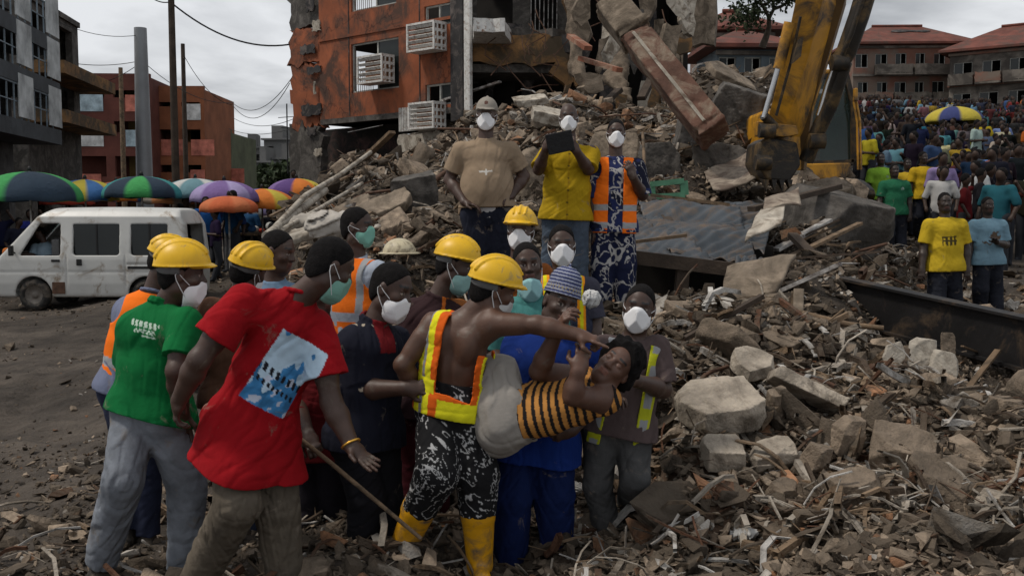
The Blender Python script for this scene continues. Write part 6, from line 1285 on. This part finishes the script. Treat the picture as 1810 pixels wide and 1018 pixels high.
# vest man
def boots_(root, base, q, loc, up, lat, fr, L, h, C, hf, hu, hr, hs): pass
person('bare backed man in a yellow helmet and orange vest pointing with outstretched arm', 4.95,
    dict(hd=(872, 512), nk=(820, 552), sa=(768, 572, .05), sb=(862, 572, -.06), ea=(712, 645, .0), wa=(742, 696, .10), ha=(764, 706, .14), eb=(950, 574, -.14), wb=(1022, 592, -.18), hb=(1075, 606, -.22), pv=(800, 712, .04), ka=(772, 835, -.1), kb=(842, 835, .02), aa=(708, 965, .12), ab=(848, 985, .05), fa=(690, 985, -.05), fb=(860, 1020, -.3)),
    face=(.80, .30, -.48), tf=(.5, .85, -.1), hs=1.14, hu=(.35, 0, 1), helmet=True, skin=(.085, .040, .024), hands=('relax', 'point'), hn=((-.3, -1, .2), (.1, -.35, 1)), sidel=(1, 1), vest=dict(colf=vest_sling, off=.032, hem=.05, w=.19, cut=bare_cut), pants=dict(col=(.012, .012, .013), colf=squig, m=M_clean, wide=1.35, fold=.010, end=.46), shoes='boot', mask=((.45, .45, .44), .03), group=GRP, aw=1.08, h=.0055, bw=.96)
# rear helmet
person('man in a yellow helmet and white mask facing the camera at the back', 6.9,
    dict(hd=(920, 408), nk=(918, 455), sa=(876, 482), sb=(960, 482), ea=(868, 560), eb=(966, 560), wa=(880, 620), wb=(955, 620), pv=(918, 610), ka=(905, 715), kb=(935, 715), aa=(905, 820), ab=(935, 820)), face=(-.15, -1, -.05), tf=(0, -1, 0), hs=1.14, helmet=True, shirt=dict(col=(.25, .08, .02), sleeve=.8), pants=dict(), mask=(WHITE, 0), group=GRP, h=.006)
# teal mask man
person('bare headed man with a teal mask pulled under his chin facing the camera', 6.1,
    dict(hd=(932, 468), nk=(936, 516), sa=(884, 548), sb=(982, 548), ea=(872, 625), eb=(992, 620), wa=(893, 655, -.3), wb=(985, 680), pv=(932, 690), ka=(915, 800), kb=(950, 800), aa=(915, 915), ab=(950, 915)), face=(.12, -1, -.18), tf=(.1, -1, 0), hs=1.14, shirt=dict(col=(.06, .20, .19), sleeve=.9), pants=dict(), mask=((.28, .50, .52), .078), group=GRP, h=.006)
# dark vest, yellow straps
person('man in a dark vest with yellow edges and a white mask between cap and tablet', 6.5,
    dict(hd=(993, 434), nk=(994, 482), sa=(950, 506), sb=(1040, 506), ea=(942, 590), eb=(1050, 575), wa=(950, 640), wb=(1048, 620, -.1), pv=(996, 650), ka=(980, 760), kb=(1010, 760), aa=(980, 870), ab=(1010, 870)), face=(.02, -1, -.10), tf=(0, -1, 0), hs=1.12, shirt=dict(col=(.05, .05, .07), sleeve=.8), vest=dict(colf=vest_dark, off=.034, cut=open_front(.05)), pants=dict(), mask=(WHITE, 0), group=GRP, h=.0055)
# blue smock and knitted cap
person('man in a blue smock and blue knitted cap holding the injured person', 5.3,
    dict(hd=(990, 536), nk=(972, 590), sa=(912, 606, .05), sb=(1040, 616, -.02), ea=(918, 690, .05), wa=(914, 700, -.28), ha=(884, 716, -.36), eb=(1062, 700, -.05), wb=(1010, 760, -.2), hb=(975, 775, -.25), pv=(945, 775, .1), ka=(905, 880, -.05), kb=(980, 880), aa=(902, 1000), ab=(988, 1005)),
    face=(.22, -.85, -.38), tf=(.15, -1, -.1), hs=1.13, hair=.03, cap=knit_cap, hands=('half', 'grip'), hn=((.2, -1, .3), (0, -1, -.5)), sidel=(-1, 1), shirt=dict(col=(.008, .026, .15), sleeve=1.35, hem=.08, skirt=.02, off=.03, polo=True, fold=.012), pants=dict(col=(.007, .015, .065), m=M_cloth, wide=1.3, fold=.012), group=GRP, h=.0055, bw=1.15)  # trouser blue darkened, with the shadow on the legs put into the colour
# brown polo with reflective straps
person('man in a grey brown polo with yellow reflective straps, white mask, cradling the head', 5.45,
    dict(hd=(1130, 545), nk=(1122, 598), sa=(1068, 612, .02), sb=(1162, 612), ea=(1062, 690), wa=(1085, 700, -.3), eb=(1172, 688, -.05), wb=(1122, 672, -.32), hb=(1096, 655, -.38), pv=(1092, 752), ka=(1056, 858, -.05), kb=(1122, 850, -.15), aa=(1082, 972), ab=(1108, 905, .42)),
    face=(-.22, -1, -.12), tf=(-.15, -1, 0), hs=1.10, hands=('relax', 'half'), hn=(None, (.4, -.6, .6)), sidel=(1, -1), shirt=dict(col=(.085, .062, .060), sleeve=.85, hem=.04, polo=True, fold=.011), vest=dict(colf=vest_straps, off=.032, hem=.10, cut=strap_cut(.088, .162)), pants=dict(col=(.07, .07, .07), wide=1.0, fold=.009), mask=(WHITE, 0), group=GRP, aw=1.15, h=.0055)
# injured person
person('unconscious person in a black and orange striped top being carried', 4.95,
    dict(hd=(1088, 648, -.06), nk=(1068, 690, -.02), sa=(1032, 668, .10), sb=(1076, 706, -.12), ea=(952, 656, -.02), wa=(985, 585, -.12), ha=(1000, 555, -.15), eb=(1012, 700, -.20), wb=(1022, 655, -.22), hb=(1030, 628, -.2), pv=(896, 738, .0), pl=(908, 700, -.03), ka=(850, 668, .20), kb=(890, 664, .06), aa=(812, 745, .5), ab=(822, 742, .48)),
    face=(-.42, -.88, .25), tf=(0, -.75, .65), hu=(.66, .10, .62), hs=1.08, closed=True, hcurl=True, skin=(.095, .046, .030), hands=('half', 'half'), hn=((-.5, -.3, .8), (.2, -1, .2)), sidel=(-1, -1), shirt=dict(col=(.1, .1, .1), colf=stripes, m=M_clean, sleeve=.12, hem=-.06, off=.012, fold=.008, skirt=.0), pants=dict(col=(.27, .25, .225), wide=1.0, off=.016, fold=.015, m=M_cloth, xc=[(930, 742, .0, .100), (884, 752, -.02, .118), (862, 708, .02, .105), (866, 662, .08, .080), (893, 655, .02, .055)]), footz=0, shoes=None, aw=1.1, h=.0052, group=GRP, bw=.95, collar=False)
# dark red figure gripping the stick
person('figure in dark red clothes behind the red T-shirt gripping a long stick', 5.45,
    dict(hd=(560, 520), nk=(556, 590), sa=(515, 615), sb=(600, 615), ea=(520, 700), wa=(545, 770, -.42), ha=(560, 800, -.5), eb=(610, 700), wb=(585, 760), pv=(562, 770), ka=(548, 870), kb=(590, 870), aa=(548, 985), ab=(592, 985)), face=(.8, -.4, -.3), tf=(.6, -.6, 0), hands=('grip', 'relax'), hn=((.2, -.9, .4), None), shirt=dict(col=(.11, .010, .012), sleeve=1.5, hem=.12), pants=dict(col=(.014, .012, .016), m=M_cloth), group=GRP, h=.0065)
o = MB(); a, b = P(500, 752, 4.9), P(745, 952, 4.62); c = (a+b)/2; o.tube([a-c, (a-c)*.3+[0, 0, .01], b-c], [.013, .012, .010], 8); tag(o.build('stick', M_wood, None, c), 'long thin wooden stick slanting down from the gripping hand', 'stick')
# three men on the heap
person('man in a beige polo and cap standing with hands on hips on the heap', 8.2,
    dict(hd=(860, 204), nk=(858, 246), sa=(815, 264), sb=(901, 264), ea=(795, 318, .05), wa=(822, 358, -.12), ha=(838, 362, -.14), eb=(926, 312, .05), wb=(902, 348, -.05), hb=(890, 352, -.1), pv=(862, 376), ka=(848, 465), kb=(884, 465), aa=(846, 553), ab=(890, 553)),
    face=(-.05, -1, -.06), tf=(0, -1, 0), hs=1.04, hair=False, cap=ball_cap, belly=.05, shirt=dict(col=(.25, .185, .125), sleeve=.72, hem=-.045, polo=True, colf=chest_mark, off=.022, under=(.42, .42, .43), fold=.009), pants=dict(col=(.014, .016, .026), wide=1.35), mask=(WHITE, 0), h=.007, group='men standing on the heap', aw=1.15, bw=1.12)
tabm = mat('tablet_case', (.012, .012, .013), .5, .2, 5)
person('man in a yellow shirt on the heap filming with a tablet', 8.8,
    dict(hd=(1005, 209), nk=(1006, 252), sa=(968, 270), sb=(1046, 270), ea=(952, 300, -.1), wa=(966, 262, -.30), ha=(972, 246, -.32), eb=(1040, 300, -.12), wb=(1018, 266, -.30), hb=(1010, 250, -.32), pv=(1000, 385), ka=(978, 462), kb=(1020, 462), aa=(976, 546), ab=(1024, 546)),
    face=(-.08, -1, -.14), tf=(-.05, -1, 0), hs=1.03, hair=False, hands=('half', 'half'), hn=((0, -1, .2), (0, -1, .2)), sidel=(1, -1), shirt=dict(col=(.36, .235, .010), sleeve=.9, hem=.02, polo=True, colf=button_front, off=.026, fold=.009), pants=dict(col=(.065, .085, .115), wide=1.3), mask=(WHITE, 0), h=.007, group='men standing on the heap', bw=1.05)
m = MB(); c = P(990, 252, 8.44); m.box((0, 0, 0), (.225, .012, .175), M=Matrix.Rotation(R(-12), 3, 'Y') @ Matrix.Rotation(R(12), 3, 'X')); o = m.build('tablet', tabm, None, c, bevel=.006); tag(o, 'black tablet held up by the man in the yellow shirt', 'tablet')
person('man in an orange safety vest over a blue and white printed outfit on the heap', 8.9,
    dict(hd=(1089, 236), nk=(1088, 276), sa=(1052, 292), sb=(1126, 292), ea=(1046, 350), wa=(1052, 402, -.05), eb=(1136, 345, -.02), wb=(1118, 312, -.25), hb=(1112, 296, -.27), pv=(1084, 398), ka=(1066, 468), kb=(1104, 468), aa=(1064, 538), ab=(1104, 542)),
    face=(-.03, -1, -.28), tf=(0, -1, 0), hs=1.03, hands=('relax', 'half'), hn=(None, (.3, -1, .2)), shirt=dict(col=(.02, .03, .08), colf=afro, m=M_clean, sleeve=1.0, hem=.06, off=.02), vest=dict(colf=vest_front, off=.036, hem=.07, cut=open_front(.065), w=.20), pants=dict(colf=afro2, m=M_clean, wide=1.35, end=.92), mask=(WHITE, 0), h=.006, group='men standing on the heap')
# loose white mask hanging by its loop
F = Fld((-.10, -.05, -.08), (.10, .06, .08), .006); F.ell((0, 0, 0), np.eye(3), [.058, .035, .055], .01); F.disp(lambda p: folds(p, None, .016, 5, 2.5)+wob(p, 30, 3, .007)); F.D = np.maximum(F.D, -(F.D+.008)); F.plane((0, .0, 0), (0, 1, 0)); V, Q = F.mesh(); c = P(1048, 528, 5.9)
o = nobj('face_mask', npmesh('loose_mask', V, Q, True, np.tile(np.array((.55, .55, .54)), (len(V), 1)), (M_mask,)), None, c); tag(o, 'loose white mask dangling left of the man in the brown polo', 'mask')
# right middle distance
G2 = 'bystanders in front of the crowd on the right'
def by(label, Y, px, yt, yb, w_, col, face=(0, -1, -.05), colf=None, h=.012, pose=0, pc=(.02, .022, .03), hs=1.0, skin=(.03, .018, .013)):
    s = (yb-yt); k = lambda f: yt+s*f; m = FPX/Y
    d = dict(hd=(px, k(.07)), nk=(px, k(.17)), sa=(px-.19*m, k(.215)), sb=(px+.19*m, k(.215)), ea=(px-.25*m, k(.38)), wa=(px-.27*m, k(.52), -.08), eb=(px+.25*m, k(.38)), wb=(px+.26*m, k(.52), -.08), pv=(px, k(.50)), ka=(px-.10*m, k(.73), -.05), kb=(px+.10*m, k(.73), .05), aa=(px-.11*m, k(.95), .1), ab=(px+.12*m, k(.95), -.05))
    if pose == 1: d['wb'] = (px+.12*m, k(.36), -.3); d['hb'] = (px+.08*m, k(.32), -.35)
    person(label, Y, d, face, face, skin=skin, hs=hs, shirt=dict(col=col, sleeve=.8, hem=.06, off=.03, skirt=.03, colf=colf), pants=dict(col=pc, wide=1.3), group=G2, h=h)
by('man in a yellow T-shirt with dark lettering behind the black beam', 11.8, 1670, 340, 600, 85, (.46, .32, .02), colf=yell_logo, face=(-.1, -1, -.1), h=.01)
by('man in a pale blue printed T-shirt at the right behind the beam', 13.6, 1746, 348, 572, 70, (.16, .27, .34), colf=blue_logo, pose=1)
by('man in a dark green T-shirt walking down towards the heap', 17, 1581, 290, 458, 65, (.018, .11, .055), colf=green_logo)
by('man in a lime green T-shirt behind the dark green one', 19.5, 1557, 270, 425, 55, (.22, .40, .04), colf=green_logo, h=.014)
by('man in a yellow top just behind the dark green T-shirt', 20.5, 1604, 280, 425, 50, (.42, .28, .02), h=.016)
by('broad man in a yellow football shirt left of the near crowd', 19.5, 1632, 268, 425, 60, (.45, .29, .015), h=.014, face=(.3, -.9, 0))
# driver leaning inside the van
person('driver in a light blue shirt leaning behind the open van window', 19.1,
    dict(hd=(70, 412), nk=(78, 428), sa=(62, 436), sb=(98, 436, .2), ea=(58, 452, -.1), wa=(40, 450, -.2), eb=(104, 456), wb=(84, 458, -.2), pv=(92, 480)), face=(-.8, -.5, -.2), tf=(-.7, -.7, 0), shirt=dict(col=(.22, .30, .36), sleeve=.9), pants=dict(), h=.016)
# ------------------------------------------------ crowd
def mini(seed, h=.032):
    """one low resolution figure: body + clothes merged into one mesh with three materials"""
    r = np.random.default_rng(seed); F1 = Fld((-.42, -.32, -.02), (.42, .32, 1.80), h); s = 1.7/1.75
    ph = r.uniform(-.15, .15); hd = np.array([r.normal(0, .02), -.02, 1.60]); F1.ell(hd, np.eye(3), [.078, .095, .118], .02); F1.cone([0, 0, 1.40], hd, .055, .05, .03)
    el = [(-.26-.03*r.uniform(), .02, 1.10), (.26+.03*r.uniform(), .02, 1.10)]; po = seed % 5
    wr = [(-.25, -.10, .88), (.25, -.10, .88)]
    if po == 1: wr[0] = (-.12, -.22, 1.22)
    if po == 2: wr = [(-.10, -.24, 1.12), (.10, -.24, 1.12)]
    if po == 3: el[1] = (.30, -.10, 1.45); wr[1] = (.16, -.12, 1.68)
    for i in (0, 1): F1.cone(el[i], wr[i], .042, .032, .02); F1.ell(wr[i], np.eye(3), [.04, .04, .055], .02)
    F2 = Fld((-.42, -.32, .6), (.42, .32, 1.6), h)
    lat = np.array([1., 0, 0]); F2.cone([0, 0, 1.30], [0, 0, .95], .125, .125, .05, (lat, 1.4)); F2.cone([-.17, 0, 1.38], [.17, 0, 1.38], .065, .065, .05)
    for i, sg in enumerate((-1, 1)): F2.cone([sg*.19, 0, 1.37], el[i], .072, .062, .03, capb=True)
    F2.cone([0, 0, .95], [0, 0, .82], .13, .14, .04, (lat, 1.35), capb=True); F2.disp(lambda p: wob(p, 14, seed, .008))
    F3 = Fld((-.32, -.32, -.02), (.32, .32, 1.1), h); st = r.uniform(-.12, .12)
    for sg in (-1, 1): F3.cone([sg*.09, 0, .92], [sg*.10, -st*sg*.5, .5], .105, .08, .03); F3.cone([sg*.10, -st*sg*.5, .5], [sg*.11, st*sg, .07], .08, .06, .02); F3.cone([sg*.11, st*sg, .04], [sg*.12, st*sg-.14, .04], .045, .04, .02)
    F4 = Fld((-.2, -.2, 1.45), (.2, .2, 1.85), h); F4.ell(hd+[0, .012, .022], np.eye(3), [.084, .100, .108], .02); F4.plane(hd+[0, -.06, .03], np.array([0, -.9, -.4]))
    Vs, Qs, mi, b = [], [], [], 0
    for F, m in ((F1, 0), (F2, 1), (F3, 2), (F4, 3)):
        V, Q = F.mesh(); Vs.append(V); Qs.append(Q+b); mi += [m]*len(Q); b += len(V)
    return np.concatenate(Vs), np.concatenate(Qs), np.array(mi)
M_cs = mat('crowd_skin', (.045, .026, .018), .6, .2, 5, 0); M_cc = mat('crowd_shirt', rough=.9, objcol=True, var=.2, sc_=4, bump=0, spec=.1); M_ct = mat('crowd_trousers', (.022, .024, .030), .9, .4, 3, 0); M_ch = M_hair
MINI = [npmesh('crowd_figure', v, q, True, None, (M_cs, M_cc, M_ct, M_ch), mi) for v, q, mi in [mini(400+i) for i in range(10)]]
CC = [('white', (.42, .42, .42)), ('black', (.012, .012, .014)), ('light blue', (.13, .27, .38)), ('blue', (.03, .09, .26)), ('red', (.26, .02, .02)), ('dark red', (.09, .012, .014)), ('yellow', (.42, .27, .02)), ('grey', (.12, .12, .125)), ('navy', (.015, .02, .045)), ('brown', (.06, .035, .022)), ('orange', (.36, .10, .02)), ('pink', (.30, .12, .14)), ('green', (.03, .12, .05))]
PW = np.array([.13, .28, .13, .08, .04, .08, .04, .08, .10, .10, .02, .03, .02]); PW /= PW.sum()
rc = np.random.default_rng(77); spots = []
def try_spot(x, y, dmin):
    for a, b in spots:
        if (a-x)**2+(b-y)**2 < dmin**2: return False
    spots.append((x, y)); return True
def crowd_person(x, y, k, where, cat_g, face=None, sh=None):
    cn, c = CC[k] if sh is None else sh; o = nobj('person', MINI[int(rc.integers(0, 10))], None, (x, y, float(HZ(x, y))-.03)); s = rc.uniform(.86, 1.08); o.scale = (s*rc.uniform(.95, 1.15), s, s); o.rotation_euler = (0, 0, rc.uniform(-1.3, 1.3) if face is None else face)
    o.color = (*[v*rc.uniform(.4, 1.0) for v in c], 1); tag(o, 'person in a %s top %s' % (cn, where), 'person', cat_g)
N_right = 0; tries = 0
while N_right < 228 and tries < 20000:
    tries += 1; y = 15.5*(50/15.5)**(rc.uniform()**.9); px = rc.uniform(1515, 1830)
    if y < 23 and px < 1640: continue
    if y < 16.5: continue
    if y < 19 and 1590 < px < 1740 and y > 15: pass
    x = X(px, y)
    if not try_spot(x, y, .46+.002*y): continue
    k = int(rc.choice(13, p=PW)); crowd_person(x, y, k, 'in the %s part of the dense crowd uphill' % ('near' if y < 24 else 'middle' if y < 36 else 'far'), 'dense crowd on the slope at the right'); N_right += 1
# the farthest rows read as one mass
Vs, Cs, Qs, MI, b = [], [], [], [], 0; lo = [mini(500+i, .06) for i in range(4)]
for i in range(420):
    y = rc.uniform(44, 68); px = rc.uniform(1500, 1840); x = X(px, y); v, q, mi = lo[i % 4]; a = rc.uniform(-1.5, 1.5); ca, sa = math.cos(a), math.sin(a); w_ = v@np.array([[ca, sa, 0], [-sa, ca, 0], [0, 0, 1]])+[x, y, float(HZ(x, y))]
    c = np.array(CC[int(rc.choice(13, p=PW))][1])*rc.uniform(.45, .95); vc_ = np.zeros((len(v), 3)); 
    for m_, cc_ in ((0, (.045, .026, .018)), (1, c), (2, (.022, .024, .03)), (3, (.009, .008, .008))): vc_[np.unique(q[mi == m_])] = cc_
    Vs.append(w_); Qs.append(q+b); Cs.append(vc_); b += len(v)
o = nobj('far_crowd', npmesh('far_crowd', np.concatenate(Vs), np.concatenate(Qs), True, np.concatenate(Cs), (mat('far_crowd_cloth', vc=True, var=.15, bump=0),))); tag(o, 'far rows of the crowd packed in front of the apartment blocks', 'crowd', kind='stuff')
spots.clear(); n = 0; tries = 0
while n < 46 and tries < 9000:
    tries += 1; y = rc.uniform(21, 34); px = rc.uniform(-20, 545)
    if px < 360 and y < 23: continue
    if px > 500 and y < 26: continue
    x = X(px, y)
    if not try_spot(x, y, .7): continue
    k = int(rc.choice([1, 3, 2, 7, 8, 9, 4, 0], p=[.25, .2, .12, .1, .13, .1, .05, .05])); crowd_person(x, y, k, 'among the market parasols', 'market goers at the left'); n += 1
# ------------------------------------------------ small litter
def crumple(name, px, py, Y, size, col, label, cat, seed, flat=.6):
    F = Fld([-size*1.3]*3, [size*1.3]*3, size/14); F.ell((0, 0, 0), np.eye(3), [size, size*.7, size*flat], .01); F.disp(lambda p: folds(p*(.12/size), None, size*.35, seed, 2.2)+wob(p, 2.2/size, seed, size*.10)); V, Q = F.mesh(); p = P(px, py, Y); p[2] = max(p[2], float(HZ(p[0], p[1]))+size*.3)
    o = nobj(name, npmesh(name, V, Q, True, np.tile(np.array(col), (len(V), 1)), (M_clean,)), None, p); tag(o, label, cat); return o
crumple('crumpled_cup', 1018, 862, 5.75, .055, (.42, .40, .37), 'crumpled white cup on the ground between the blue trousers and grey jeans', 'litter', 3)
crumple('plastic_bag', 1316, 942, 4.9, .07, (.40, .39, .37), 'crumpled white plastic bag at the foot of the heap', 'bag', 4, .35)
crumple('plastic_bag', 1395, 300, 14.5, .16, (.40, .36, .30), 'dusty sack caught on the heap below the excavator bucket', 'bag', 5)
crumple('torn_sack', 590, 400, 10.3, .26, (.40, .37, .33), 'torn whitish sack at the left foot of the heap', 'sack', 6, .5)
crumple('torn_sack', 545, 392, 11.2, .2, (.34, .31, .27), 'smaller torn sack behind the whitish one at the left', 'sack', 7, .5)
p = P(706, 440, 7.4); rt = empty('hard_hat', (p[0], p[1], p[2]-.03), 'cream hard hat lying on the rubble behind the black polo man', 'hard hat'); Mcr = mat('cream_plastic', (.50, .44, .30), .45, .2, 8, .1, dirt=((.12, .09, .06), .3, 8))
m = MB(); m.lathe([(.125*math.cos(a), .11*math.sin(a)) for a in np.linspace(0, 1.57, 10)], n=28); m.build('dome', Mcr, rt); m = MB(); m.lathe([(.10, -.004), (.155, -.006), (.157, .002), (.12, .008)], n=28); m.build('brim', Mcr, rt)
